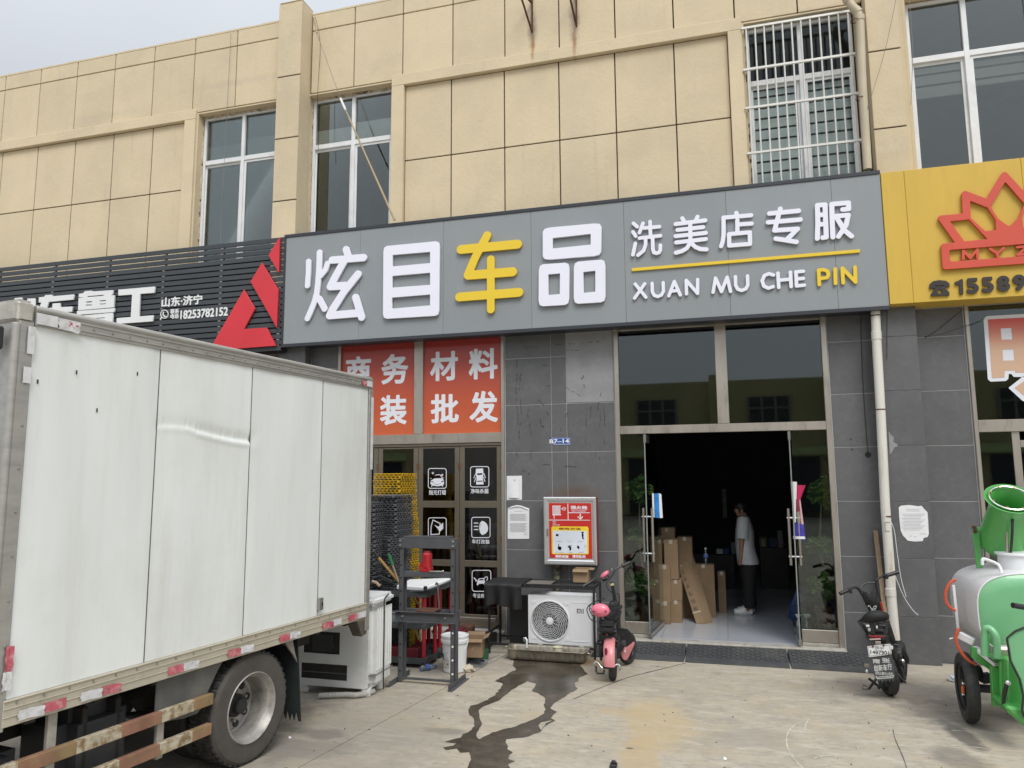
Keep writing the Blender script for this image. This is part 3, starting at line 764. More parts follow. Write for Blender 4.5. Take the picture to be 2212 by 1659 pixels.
# tatty sealant round the left jambs
bb = MB(); 
for xw in (-8.10, -6.06, 0.485, 2.425):
    z = 5.4
    while z < 8.05:
        h_ = random.uniform(0.03, 0.14)
        if random.random() < 0.8: bb.box(xw - .012, xw + random.uniform(.006, .022), 0.09, 0.104 + random.uniform(0, .003), z, z + h_)
        z += h_
for xa, xb in ((-8.09, -6.45), (-6.05, -4.66)):
    x = xa
    while x < xb:
        w_ = random.uniform(.05, .2); bb.box(x, x + w_ * .9, 0.088, 0.104, 8.07 - random.uniform(0, .02), 8.097); x += w_
o = bb.build('sealant', mat('old_sealant', (0.5, 0.43, 0.33), 0.9, var=0.4, scale=14, col2=(0.12, 0.08, 0.06), fac2=(0.55, 0.65)), B, flat=True); o['kind'] = 'stuff'

# ------------------------------------------------------------------ ground floor: fronts and rooms
m_floor = mat('polished_floor', (0.40, 0.42, 0.46), 0.16, var=0.06, scale=2, bump=0.02, bscale=6)
bb = MB()
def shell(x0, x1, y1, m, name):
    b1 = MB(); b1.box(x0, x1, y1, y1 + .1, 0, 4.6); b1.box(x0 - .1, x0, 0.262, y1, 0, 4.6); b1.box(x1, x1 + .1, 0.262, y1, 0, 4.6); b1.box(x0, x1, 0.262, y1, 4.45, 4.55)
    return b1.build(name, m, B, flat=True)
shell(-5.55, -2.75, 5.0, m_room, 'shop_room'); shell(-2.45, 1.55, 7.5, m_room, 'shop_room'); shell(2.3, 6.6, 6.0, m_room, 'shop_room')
for (xa, xb, y1) in ((-5.549, -2.751, 5.0), (-2.449, 1.549, 7.5), (2.301, 6.599, 6.0)):
    x = xa; nx = int(round((xb - xa) / 0.8)); wx = (xb - xa) / nx
    for i in range(nx):
        ny = int(y1 / 0.8)
        for j in range(ny): piece('floor_tile', B, xa + wx * i + .0015, xa + wx * (i + 1) - .0015, 0.0 + (y1 / ny) * j + .0015, (y1 / ny) * (j + 1) - .0015, 0.08, 0.12, m_floor, 0.001)
m_sill = mat('rough_threshold', (0.36, 0.34, 0.30), 0.85, var=0.2, scale=8, bump=0.4, bscale=30, col2=(0.2, 0.18, 0.15), fac2=(0.55, 0.7))
for (xa, xb) in ((-5.44, -2.88), (-1.36, 1.27), (2.79, 6.3)):
    piece('threshold', B, xa, xb, -0.16, -0.0035, -0.04, 0.112, m_sill, 0.01)
# stainless shopfront in the main opening
def bars(name, rects, m=m_steel, bev=0.004):
    b1 = MB()
    for r_ in rects: b1.box(*r_)
    return b1.build(name, m, B, bevel=bev)
mxa, mxb = A(1546, 800).x, A(1571, 800).x
sf = bars('shopfront_frame', [(-1.358, -1.30, -0.03, 0.05, 0.1, 4.13), (1.205, 1.268, -0.03, 0.05, 0.1, 4.13), (-1.30, 1.205, -0.025, 0.05, 2.67, 2.775), (mxa, mxb, -0.027, 0.05, 2.775, 4.13), (-1.30, 1.205, 0.0, 0.05, 4.04, 4.13)])
for (xa, xb) in ((-1.30, mxa), (mxb, 1.205)):
    b1 = MB(); b1.box(xa, xb, 0.012, 0.02, 2.775, 4.04); b1.build('transom_pane', m_glassdk, B, flat=True)
# side lights
xl, xr = -0.98, 0.80
for (xa, xb) in ((-1.30, xl), (xr, 1.205)):
    b1 = MB(); b1.box(xa, xb, 0.008, 0.018, 0.30, 2.67); b1.build('side_pane', m_glassclr, B, flat=True)
    bars('side_pane_rail', [(xa, xb, -0.008, 0.03, 0.155, 0.30)])
    bars('side_pane_foot', [(xa, xb, -0.015, 0.04, 0.113, 0.15)], m_sill)
# the two open glass leaves, swung inwards
m_patch = mat('patch_fitting', (0.42, 0.42, 0.40), 0.3, 0.9, var=0.1)
def leaf(xh, ang, wd, lab):
    hx, hy = xh, 0.0
    d = Vector((math.cos(ang), math.sin(ang), 0)); n_ = Vector((-d.y, d.x, 0)); o0 = Vector((hx, hy, 0))
    def P(s, t, z): return o0 + d * s + n_ * t + Vector((0, 0, z))
    def pb(s0, s1, t0, t1, z0, z1, bb): bb.quadbox([P(s0, t0, z0), P(s1, t0, z0), P(s1, t1, z0), P(s0, t1, z0), P(s0, t0, z1), P(s1, t0, z1), P(s1, t1, z1), P(s0, t1, z1)])
    b1 = MB(); pb(-0.12, wd, -.005, .005, 0.19, 2.60, b1)
    gl = b1.build('glass_door', m_glassclr, B, bevel=0.001)
    gl['label'] = lab
    b1 = MB(); pb(-0.12, wd, -.018, .018, 0.135, 0.19, b1); b1.build('bottom_rail', m_patch, gl, bevel=0.003)
    b1 = MB(); pb(-0.12, 0.12, -.016, .016, 2.55, 2.655, b1); b1.build('top_fitting', m_patch, gl, bevel=0.003)
    b1 = MB(); pb(-0.124, -0.1205, -.007, .007, 0.19, 2.55, b1); b1.build('edge_strip', mat('greyish_edge', (0.35, 0.37, 0.36), 0.3, 0.5), gl, flat=True)
    for t in (-.055, .055):
        b1 = MB(); s_ = 0.07 if abs(math.sin(ang)) > .97 else 0.07
        b1.cyl(P(-.05, t, 1.05), P(-.05, t, 1.72), 0.017, n=14)
        b1.build('door_handle', m_steel, gl)
    for z in (1.15, 1.61):
        b1 = MB(); b1.cyl(P(-.05, -.075, z), P(-.05, .075, z), 0.014, n=12); b1.build('handle_bolt', m_chrome, gl)
    return P
PL = leaf(-0.965, R(84), 0.80, 'left glass door leaf held open')
PR = leaf(0.775, R(86), 0.80, 'right glass door leaf held open')
# vertical timber slats standing behind the folding doors
m_slatw = mat('pale_slat', (0.62, 0.50, 0.33), 0.7, var=.1)
for i in range(12):
    x = -4.02 + i * 0.1
    piece('slat', B, x, x + .055, 0.09, 0.11, 0.125, 1.50, m_slatw, 0.002)
piece('slat_rail', B, -4.05, -2.9, 0.112, 0.13, 1.44, 1.50, m_slatw, 0.002)

# red printed transom windows over bronze folding doors
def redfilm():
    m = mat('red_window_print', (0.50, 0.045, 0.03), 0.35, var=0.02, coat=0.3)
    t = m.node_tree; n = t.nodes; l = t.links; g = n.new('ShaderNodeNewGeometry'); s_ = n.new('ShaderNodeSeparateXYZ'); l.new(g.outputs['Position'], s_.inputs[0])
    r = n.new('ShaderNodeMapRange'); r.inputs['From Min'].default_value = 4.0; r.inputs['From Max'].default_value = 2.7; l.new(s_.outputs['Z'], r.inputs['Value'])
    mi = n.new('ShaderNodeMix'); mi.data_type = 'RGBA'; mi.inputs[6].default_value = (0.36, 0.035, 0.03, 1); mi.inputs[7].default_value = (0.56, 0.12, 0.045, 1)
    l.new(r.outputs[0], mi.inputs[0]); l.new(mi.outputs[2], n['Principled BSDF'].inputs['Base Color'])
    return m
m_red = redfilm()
ra, rb_ = A(896, 800).x, A(915, 800).x
bars('shopfront_frame', [(-5.438, -5.395, -0.03, 0.06, 0.1, 4.13), (-2.925, -2.882, -0.03, 0.06, 0.1, 4.13), (-5.395, -2.925, -0.025, 0.06, 2.60, 2.735), (ra, rb_, -0.027, 0.06, 2.735, 4.13)])
bars('door_head', [(-5.395, -2.925, -0.012, 0.05, 2.56, 2.597)], m_bronze)
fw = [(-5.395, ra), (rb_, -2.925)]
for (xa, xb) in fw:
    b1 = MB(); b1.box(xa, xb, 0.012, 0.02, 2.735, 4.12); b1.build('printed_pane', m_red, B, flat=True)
kr = K(1300, 1250, 2.9493)
for ch, x0, x1, y0, y1 in (('商', 178, 468, 448, 800), ('务', 592, 903, 422, 772), ('材', 1158, 1480, 392, 735), ('料', 1606, 1942, 358, 715), ('改', 178, 468, 905, 1245), ('装', 576, 885, 900, 1248), ('批', 1165, 1490, 885, 1225), ('发', 1616, 1945, 852, 1218)):
    a_ = kr((x0 + x1) / 2, (y0 + y1) / 2); p0, p1 = kr(x0, (y0 + y1) / 2), kr(x1, (y0 + y1) / 2); q0, q1 = kr((x0 + x1) / 2, y0), kr((x0 + x1) / 2, y1)
    xa, xb, zt_, zb_ = A(*p0).x, A(*p1).x, A(*q0).z, A(*q1).z
    bold('printed_character', B, ch, xa, xb, zb_, zt_, 0.012, m_letterwf, 0.03)
# folding leaves
LX = [-5.395, -4.775, -4.155, -3.535, -2.925]
zr = [A(1040, v, 0.0).z for v in (967, 1082, 1097, 1211, 1225, 1328)]
m_glassblk = glass('folding_door_glass', (0.50, 0.50, 0.53), 0.06)
leaves = []
for i, (xa, xb) in enumerate(zip(LX[:-1], LX[1:])):
    xa += .003; xb -= .003; s_ = 0.07; y0, y1 = 0.0, 0.04
    b1 = MB(); b1.box(xa, xa + s_, y0, y1, 0.125, 2.555); b1.box(xb - s_, xb, y0, y1, 0.125, 2.555)
    zc = [2.555, zr[0], zr[1], zr[2], zr[3], zr[4], zr[5], 0.125]
    for j in range(0, 8, 2): b1.box(xa + s_, xb - s_, y0 + .001, y1 - .001, zc[j + 1], zc[j])
    lf = b1.build('folding_door', m_bronze, B, bevel=0.003)
    for j in (0, 2, 4):
        b1 = MB(); b1.box(xa + s_, xb - s_, 0.014, 0.02, zr[j + 1], zr[j]); b1.build('pane', m_glassblk, lf, flat=True)
    for z in (2.28, 1.30, 0.62):
        b1 = MB()
        for k in range(3): b1.cyl((xb, -0.006, z - .045 + k * .032), (xb, -0.006, z - .02 + k * .032), 0.008, n=8)
        b1.box(xb - .022, xb + .022, -0.004, 0.0005, z - .04, z + .04)
        b1.build('hinge', mat('rusty_hinge', (0.16, 0.09, 0.05), 0.7, 0.3, var=0.3, scale=30), lf)
    leaves.append(lf)
# white pictograms and captions on the door glass
kd = K(1400, 1700, 3.017); kd2 = K(1400, 2150, 2.552)
YD = 0.0135
def D2(k, pts): return [(A(*k(*q), YD).x, A(*k(*q), YD).z) for q in pts]
def rr(x0, y0, x1, y1, r, n=5):
    o = []
    for cx_, cy_, a0 in ((x1 - r, y0 + r, -90), (x1 - r, y1 - r, 0), (x0 + r, y1 - r, 90), (x0 + r, y0 + r, 180)):
        for i in range(n + 1): t = R(a0 + 90 * i / n); o.append((cx_ + r * math.cos(t), cy_ + r * math.sin(t)))
    return o
def picto(lf, k, box, caps, polys, holes=(), cap=None, capbox=None, r=0.0035):
    x0, y0, x1, y1 = box
    ring = rr(x0, y0, x1, y1, 26); cutout('pictogram', lf, YD, 0.002, m_letterwf, caps=[(D2(k, ring + ring[:1]), 0.005)], res=110)
    if caps or polys: cutout('pictogram', lf, YD, 0.002, m_letterwf, caps=[(D2(k, p), rr_) for p, rr_ in caps], polys=[D2(k, p) for p in polys], holes=[D2(k, p) for p in holes], res=110)
    if cap:
        cx0, cy0, cx1, cy1 = capbox; a_ = [A(*k(cx0, (cy0 + cy1) / 2), YD), A(*k(cx1, (cy0 + cy1) / 2), YD), A(*k((cx0 + cx1) / 2, cy0), YD), A(*k((cx0 + cx1) / 2, cy1), YD)]
        bold('caption', lf, cap, a_[0].x, a_[1].x, a_[3].z, a_[2].z, YD, m_letterwf, 0.012, res=240)
carbody = [(890, 620), (895, 580), (930, 560), (950, 510), (1000, 505), (1020, 520), (1040, 560), (1050, 580), (1052, 620), (1030, 640), (970, 648), (915, 640)]
picto(leaves[2], kd, (865, 436, 1078, 672), [([(905, 640), (905, 652)], .006), ([(1035, 636), (1035, 648)], .006), ([(890, 553), (900, 556)], .004), ([(1040, 548), (1048, 545)], .004)], [carbody, [(918, 472), (924, 486), (938, 490), (924, 496), (918, 510), (912, 496), (900, 490), (914, 486)], [(1030, 494), (1036, 508), (1048, 512), (1036, 518), (1030, 532), (1024, 518), (1012, 512), (1026, 508)]],
      [[(925, 555), (950, 518), (1002, 514), (1030, 552)], [(900, 583), (930, 596), (925, 603), (902, 597)], [(1048, 578), (1016, 592), (1022, 600), (1046, 592)], [(895, 604), (968, 626), (1050, 600), (968, 632)]], '抛光打蜡', (872, 690, 1074, 750))
picto(leaves[3], kd, (1366, 414, 1584, 656), [([(1425, 500), (1405, 550)], .005), ([(1525, 495), (1542, 545)], .005), ([(1430, 545), (1412, 595)], .005), ([(1520, 540), (1538, 590)], .005)], [[(1430, 440), (1515, 436), (1520, 500), (1512, 550), (1522, 625), (1432, 628), (1440, 555), (1428, 500)]],
      [[(1440, 495), (1510, 490), (1500, 512), (1450, 515)], [(1446, 582), (1508, 580), (1512, 592), (1442, 596)]], '净味杀菌', (1368, 676, 1580, 734))
picto(leaves[2], kd, (865, 1022, 1078, 1290), [([(920, 1048), (1005, 1090), (995, 1215), (895, 1222), (898, 1130), (920, 1048)], .006)], [[(935, 1105), (985, 1130), (1040, 1080), (1042, 1150), (1000, 1190), (975, 1150)]], (), '车膜镀晶', (872, 1310, 1074, 1368))
picto(leaves[3], kd, (1380, 1016, 1598, 1258), [([(1410, 1085), (1455, 1084)], .006), ([(1410, 1124), (1455, 1123)], .006), ([(1410, 1162), (1455, 1161)], .006)], [[(1500, 1058), (1530, 1068), (1560, 1095), (1576, 1140), (1570, 1180), (1545, 1210), (1505, 1228), (1480, 1200), (1468, 1145), (1476, 1090)]],
      [[(1492, 1085), (1482, 1120), (1482, 1160), (1478, 1130), (1484, 1095)]], '车灯改装', (1382, 1278, 1592, 1332))
picto(leaves[3], kd2, (1172, 244, 1360, 455), [([(1190, 320), (1215, 345), (1208, 352)], .007), ([(1290, 330), (1305, 312), (1322, 308), (1328, 325), (1318, 345)], .005)], [[(1218, 392), (1222, 355), (1240, 325), (1285, 322), (1300, 352), (1304, 388), (1290, 390), (1286, 378), (1236, 380), (1234, 394)]], [[(1238, 346), (1248, 332), (1280, 330), (1290, 344)]], '专业精洗', (1178, 478, 1345, 522))

# right-hand shopfront with large window letters
bars('shopfront_frame', [(2.792, 2.835, -0.03, 0.05, 0.1, 4.13), (6.25, 6.298, -0.03, 0.05, 0.1, 4.13), (2.835, 6.25, -0.025, 0.05, 2.60, 2.74), (4.5, 4.56, -0.027, 0.05, 2.74, 4.13)])
bars('inner_door_frame', [(3.17, 3.25, 0.0, 0.05, 0.113, 2.60), (3.25, 4.4, 0.001, 0.05, 2.42, 2.50)], m_steel)
for r_ in ((2.835, 4.5, 0.012, 0.02, 2.74, 4.13), (4.56, 6.25, 0.012, 0.02, 2.74, 4.13), (2.835, 3.17, 0.012, 0.02, 0.113, 2.6), (3.25, 4.4, 0.012, 0.02, 0.113, 2.42), (4.4, 6.25, 0.012, 0.02, 0.113, 2.6)):
    b1 = MB(); b1.box(*r_); b1.build('shop_pane', m_glassdk, B, flat=True)
kz = K(3560, 1180, 2.305)
def Z2(pts): return [(A(*kz(*q), 0.0).x, A(*kz(*q), 0.0).z) for q in pts]
m_pink = mat('faded_red_print', (0.52, 0.20, 0.14), 0.5, var=0.12, scale=3)
def fade(m, c0, c1, za, zb):
    t = m.node_tree; n = t.nodes; l = t.links; g = n.new('ShaderNodeNewGeometry'); s_ = n.new('ShaderNodeSeparateXYZ'); l.new(g.outputs['Position'], s_.inputs[0])
    r = n.new('ShaderNodeMapRange'); r.inputs['From Min'].default_value = za; r.inputs['From Max'].default_value = zb; l.new(s_.outputs['Z'], r.inputs['Value'])
    mi = n.new('ShaderNodeMix'); mi.data_type = 'RGBA'; mi.inputs[6].default_value = (*c0, 1); mi.inputs[7].default_value = (*c1, 1)
    l.new(r.outputs[0], mi.inputs[0]); l.new(mi.outputs[2], n['Principled BSDF'].inputs['Base Color'])
fade(m_pink, (0.60, 0.10, 0.09), (0.60, 0.40, 0.28), 3.9, 3.55)
oc = [(728, 175), (755, 152), (1088, 132), (1400, 115), (1420, 700), (1000, 695), (980, 668), (948, 668), (944, 715), (925, 732), (790, 738), (768, 720), (745, 420)]
ic = [(762, 178), (1084, 160), (1390, 145), (1400, 660), (1012, 662), (1010, 640), (915, 645), (912, 705), (800, 712), (780, 440)]
wh = [[(878, 260), (975, 256), (985, 360), (888, 362)], [(895, 452), (995, 450), (1002, 550), (902, 552)], [(1100, 252), (1300, 245), (1305, 355), (1105, 358)], [(1110, 448), (1310, 440), (1315, 548), (1115, 550)]]
cutout('window_character', B, 0.012, 0.002, m_letterwf, polys=[Z2(oc)], res=120, grow=0.006)
cutout('window_character', B, 0.0095, 0.002, m_pink, polys=[Z2(ic)], holes=[Z2(q) for q in wh], res=120)
cutout('window_character', B, 0.012, 0.002, m_letterwf, polys=[Z2([(960, 800), (1088, 700), (1240, 760), (1200, 960), (1080, 910)])], res=80, grow=0.008)
cutout('window_character', B, 0.0095, 0.002, m_pink, polys=[Z2([(1005, 800), (1088, 740), (1200, 790), (1170, 920), (1080, 860)])], res=80)
# interior ducts, holes and wire on the tiles
kt = K(3250, 1150, 1.9514)
p = A(*kt(328, 1250)); bb = MB(); bb.cyl((p.x, -0.002, p.z), (p.x, 0.006, p.z), 0.036, n=20); bb.build('cable_hole', m_blackpl, B)
bb = MB(); bb.lathe([(0.036, -0.001), (0.041, -0.004), (0.044, -0.001)], (p.x, 0, p.z), (0, -1, 0)); bb.build('hole_rim', m_grout, B)
for q in ((195, 1130), (204, 1210), (770, 345)):
    p = A(*kt(*q), 0.0); bb = MB(); bb.cyl((p.x, -0.003, p.z), (p.x, 0.006, p.z), 0.009, n=10); bb.build('drill_hole', m_blackpl, B)
# ------------------------------------------------------------------ signs over the shops
SY = -0.33
def W2(k, pts, y): return [(A(*k(*q), y).x, A(*k(*q), y).z) for q in pts]
def glyph(par, k, strokes, m, th=0.035, y=SY, polys=(), holes=(), res=130, name='character', grow=0.0):
    return cutout(name, par, y - 0.012, th, m, caps=[(W2(k, p, y), r) for p, r in strokes], polys=[W2(k, p, y) for p in polys], holes=[W2(k, p, y) for p in holes], res=res, bev=0.002, grow=grow)
S = thing('shop_sign', 'long grey signboard with big rounded white and yellow Chinese characters above the open shop', 'sign', (-2.1, SY, 4.05))
bb = MB(); bb.box(-6.205, 1.93, SY + .012, -.02, 4.06, 5.74); bb.build('sign_core', m_signframe, S, flat=True)
bb = MB()
bb.box(-6.21, 1.935, SY - .012, SY + .03, 5.705, 5.752); bb.box(-6.21, 1.935, SY - .012, SY + .03, 4.04, 4.088); bb.box(-6.21, -6.178, SY - .012, SY + .03, 4.088, 5.705)
bb.build('sign_frame', m_signframe, S, bevel=0.003)
xsm = [-6.178] + [A(v / 1.8228, 560, SY).x for v in (1418, 1746, 2092, 2460, 2868, 3290)] + [1.934]
for xa, xb in zip(xsm[:-1], xsm[1:]): piece('sign_panel', S, xa + .0015, xb - .0015, SY, SY + .02, 4.088, 5.705, m_signgrey, 0.001)
kc = K(1180, 940, 4.74); q = 0.00066
glyph(S, kc, [([(192, 440), (190, 640), (172, 890)], 62 * q), ([(397, 272), (388, 560), (368, 850), (345, 1030), (300, 1200), (230, 1370), (172, 1498)], 67 * q),
              ([(545, 480), (510, 590), (420, 700)], 64 * q), ([(390, 1130), (490, 1318)], 70 * q), ([(890, 218), (925, 330)], 80 * q), ([(630, 415), (1215, 368)], 83 * q),
              ([(850, 440), (660, 780), (600, 905), (880, 890)], 88 * q), ([(1112, 678), (860, 990), (640, 1330), (585, 1445), (1120, 1400)], 86 * q), ([(1068, 1108), (1180, 1478)], 81 * q)], m_letterw, res=190)
k5c = K(1100, 850, 1.6385)
def soft(pts, k=0.16):
    o = []
    for i, p in enumerate(pts):
        a_, c_ = pts[i - 1], pts[(i + 1) % len(pts)]
        o += [tuple(p[j] + (a_[j] - p[j]) * k for j in (0, 1)), tuple(p[j] + (a_[j] + c_[j] - 2 * p[j]) * k * 0.25 for j in (0, 1)), tuple(p[j] + (c_[j] - p[j]) * k for j in (0, 1))]
    return o
glyph(S, k5c, [], m_letterw, polys=[soft([(680, 202), (1042, 168), (1038, 648), (677, 670)], .07)], holes=[[(740, 258), (980, 238), (980, 310), (738, 332)], [(738, 393), (980, 372), (980, 450), (735, 468)], [(735, 532), (980, 512), (980, 582), (735, 603)]], res=190)
kc = K(1760, 880, 4.365); q = 0.00072
glyph(S, kc, [([(258, 463), (1225, 372)], 87 * q), ([(705, 222), (500, 600), (372, 900), (1140, 845)], 80 * q), ([(385, 905), (1140, 845)], 87 * q), ([(768, 630), (768, 1490)], 75 * q), ([(232, 1277), (1248, 1197)], 85 * q)], m_lettery, res=190)
glyph(S, k5c, [], m_letterw, polys=[soft([(1704, 86), (2082, 52), (2080, 262), (1704, 292)], .12), soft([(1679, 320), (1876, 306), (1874, 578), (1677, 590)], .14), soft([(1904, 303), (2106, 286), (2108, 561), (1903, 574)], .14)],
      holes=[[(1768, 150), (2012, 123), (2012, 192), (1768, 217)], [(1740, 383), (1815, 377), (1813, 510), (1740, 516)], [(1965, 368), (2042, 360), (2042, 494), (1967, 502)]], res=190)
kc = K(2470, 760, 4.1736); r = 0.0262
glyph(S, kc, [(p, 0.0235) for p in ([(105, 512), (168, 568)], [(98, 652), (143, 722)], [(137, 842), (97, 1028)], [(262, 512), (205, 665)], [(275, 590), (532, 567)], [(378, 484), (385, 740)], [(205, 755), (548, 716)], [(305, 770), (305, 860), (272, 960), (182, 1033)], [(420, 760), (423, 930), (440, 990), (480, 1003), (525, 990), (545, 950), (547, 872)])], m_letterw, th=.025)
glyph(S, kc, [(p, r) for p in ([(905, 430), (935, 480)], [(1155, 405), (1130, 460)], [(797, 525), (1283, 464)], [(827, 621), (1248, 574)], [(797, 722), (1291, 668)], [(807, 826), (1290, 770)], [(1035, 500), (1038, 830), (980, 920), (900, 968), (802, 994)], [(1040, 825), (1120, 900), (1200, 935), (1303, 940)])], m_letterw, th=.025)
glyph(S, kc, [(p, r) for p in ([(1790, 342), (1810, 400)], [(1543 + 37, 420), (2033, 381)], [(1582, 420), (1582, 700), (1570, 800), (1542, 888)], [(1808, 460), (1808, 650)], [(1840, 530), (2042, 517)], [(1672, 690), (2012, 660), (2015, 850), (1675, 877), (1672, 690)])], m_letterw, th=.025)
kc = K(2950, 760, 4.9156); r = 0.0285
glyph(S, kc, [(p, r) for p in ([(598, 324), (555, 480), (487, 742), (932, 711), (745, 895)], [(387, 415), (953, 363)], [(364, 585), (985, 532)], [(513, 900), (908, 963)])], m_letterw, th=.025)
glyph(S, kc, [(p, r) for p in ([(1312, 258), (1322, 600), (1312, 898)], [(1315, 255), (1460, 245), (1485, 870), (1418, 882)], [(1320, 446), (1465, 436)], [(1325, 628), (1475, 618)], [(1590, 235), (1600, 600), (1612, 870)], [(1590, 235), (1912, 208), (1918, 325), (1802, 338)], [(1640, 470), (1908, 444), (1868, 640), (1722, 858)], [(1690, 500), (1835, 740), (1972, 853)])], m_letterw, th=.025)
kc = K(2440, 1030, 2.257); r = 0.0212
for m, gl in ((m_letterw, [[[(140, 205), (235, 322)], [(225, 202), (135, 330)]], [[(290, 198), (292, 275), (310, 306), (340, 316), (372, 303), (390, 270), (388, 192)]], [[(438, 310), (487, 182), (540, 302)], [(460, 268), (515, 262)]], [[(595, 292), (592, 172), (693, 288), (693, 165)]], [[(830, 278), (852, 152), (905, 272), (955, 145), (985, 270)]], [[(1028, 140), (1030, 215), (1048, 250), (1083, 262), (1120, 248), (1138, 213), (1135, 133)]], [[(1365, 125), (1325, 113), (1285, 130), (1265, 175), (1280, 223), (1320, 242), (1362, 228)]], [[(1405, 108), (1412, 235)], [(1515, 100), (1522, 228)], [(1408, 172), (1518, 162)]], [[(1630, 92), (1565, 97), (1570, 222), (1638, 215)], [(1568, 160), (1630, 155)]]]),
              (m_lettery, [[[(1772, 210), (1765, 82), (1810, 78), (1845, 92), (1853, 122), (1840, 148), (1770, 158)]], [[(1912, 72), (1915, 200)]], [[(1983, 195), (1975, 65), (2093, 188), (2088, 55)]]])):
    for g_ in gl: glyph(S, kc, [(p, r) for p in g_], m, th=.02, res=80, name='letter')
pa = A(*K(2440, 1030, 2.257)(108, 77), SY); pb_ = A(*K(2950, 760, 4.9156)(2135, 1130), SY)
bb = MB(); bb.bar((pa.x, SY - .012, pa.z), (pb_.x, SY - .012, pb_.z), 0.024, 0.040); bb.build('divider_bar', m_lettery, S, bevel=0.003)

# slatted black sign of the neighbour
m_slat = mat('charcoal_slat', (0.048, 0.055, 0.062), 0.45, var=0.08, scale=3, rnd=0.1)
m_redac = mat('red_acrylic', (0.62, 0.035, 0.05), 0.35, var=0.08, scale=1.5)
S2 = thing('slatted_sign', 'dark slatted signboard with white characters and a red angular emblem, left of the grey signboard', 'sign', (-9, SY, 4.05))
z = 5.725; i = 0
while z > 4.0:
    piece('slat', S2, -15.0, -6.215, SY, SY + .022, z - .068, z, m_slat, 0.003); z -= 0.0872; i += 1
kb = K(0, 850, 1.8433)
for xx in [A(*kb(v, 500), SY).x for v in (-20, 380, 775, 1180, 1600, 2028)] + [-13.2, -14.2, -14.95]:
    piece('post', S2, xx - .02, xx + .02, SY + .0225, SY + .06, 4.0, 5.72, m_signframe, 0.002)
    z = 5.725 - .068 - .0096
    while z > 4.05: piece('clip', S2, xx - .022, xx + .022, SY + .004, SY + .0222, z - .006, z + .006, m_steel, 0); z -= .0872
piece('backing_sheet', S2, -15.0, -6.22, -.2, -.19, 3.98, 5.51, mat('dark_plum_sheet', (0.03, 0.018, 0.024), 0.6), 0)
piece('end_strip', S2, -6.2145, -6.2105, SY - .002, -.18, 4.0, 5.73, m_signframe, 0)
for pl in ([(2040, 160), (2036, 420), (1960, 292)], [(1912, 345), (2030, 540), (2022, 820), (1830, 483)], [(1782, 540), (1862, 675), (1780, 825), (1945, 815), (2016, 945), (1665, 972), (1548, 948)]):
    cutout('emblem', S2, SY - .012, .03, m_redac, polys=[W2(kb, pl, SY)], res=150, bev=.002)
kb3 = K(0, 1120, 3.568)
HZ = [([[(1690, 82), (2200, 38), (2198, 125), (1690, 165)], [(1884, 130), (1997, 120), (1978, 470), (1864, 480)], [(1668, 480), (2178, 440), (2172, 525), (1665, 562)]], []),
      ([[(1135, 140), (1195, 132), (1222, 102), (1322, 95), (1316, 108), (1612, 88), (1612, 140), (1588, 162), (1632, 160), (1630, 328), (1125, 372), (1132, 200), (1240, 186), (1135, 190)], [(1110, 380), (1635, 340), (1632, 395), (1108, 435)], [(1115, 450), (1612, 405), (1600, 640), (1112, 680)]],
       [[(1236, 248), (1322, 242), (1320, 258), (1234, 264)], [(1428, 232), (1518, 226), (1516, 240), (1426, 246)], [(1232, 292), (1320, 288), (1320, 300), (1230, 306)], [(1428, 278), (1516, 274), (1514, 284), (1426, 290)], [(1255, 172), (1495, 152), (1478, 168), (1250, 186)], [(1240, 490), (1503, 470), (1500, 480), (1238, 500)], [(1240, 540), (1500, 517), (1500, 527), (1240, 550)]]),
      ([[(575, 190), (655, 180), (665, 158), (765, 152), (757, 175), (1065, 148), (1062, 220), (715, 252), (680, 340), (765, 335), (768, 275), (872, 268), (870, 325), (1042, 318), (1040, 390), (870, 400), (868, 600), (770, 610), (765, 410), (570, 425), (575, 350), (610, 262), (575, 262)]], []),
      ([[(52, 248), (155, 240), (155, 500), (232, 495), (235, 200), (335, 190), (335, 490), (412, 480), (412, 208), (517, 202), (515, 560), (52, 600)]], [])]
for ps, hs_ in HZ: cutout('character', S2, SY - .012, .03, m_white, polys=[W2(kb3, p, SY) for p in ps], holes=[W2(kb3, p, SY) for p in hs_], res=170, bev=.002)
def ktext(name, par, body, k, x0, y0, x1, y1, y, m, off=0.02, th=0.008):
    xm, ym = (x0 + x1) / 2, (y0 + y1) / 2
    return bold(name, par, body, A(*k(x0, ym), y).x, A(*k(x1, ym), y).x, A(*k(xm, y1), y).z, A(*k(xm, y0), y).z, y, m, off, th, res=min(420, 90 * len(body)))
ktext('lettering', S2, '山东·济宁', kb, 1176, 582, 1470, 652, SY - .002, m_white, .03)
ktext('lettering', S2, '联系\n电话', kb, 1238, 676, 1300, 746, SY - .002, m_white, .03)
ktext('lettering', S2, '18253782152', kb, 1312, 674, 1656, 738, SY - .002, m_white, .03)
cc = [(1196 + 27 * math.cos(t / 20 * 6.283), 714 + 30 * math.sin(t / 20 * 6.283)) for t in range(21)]
cutout('phone_symbol', S2, SY - .002, .008, m_white, caps=[(W2(kb, cc, SY), .006), (W2(kb, [(1168, 752), (1175, 735)], SY), .01), (W2(kb, [(1188, 700), (1186, 716), (1196, 730), (1208, 732)], SY), .009)], res=90)

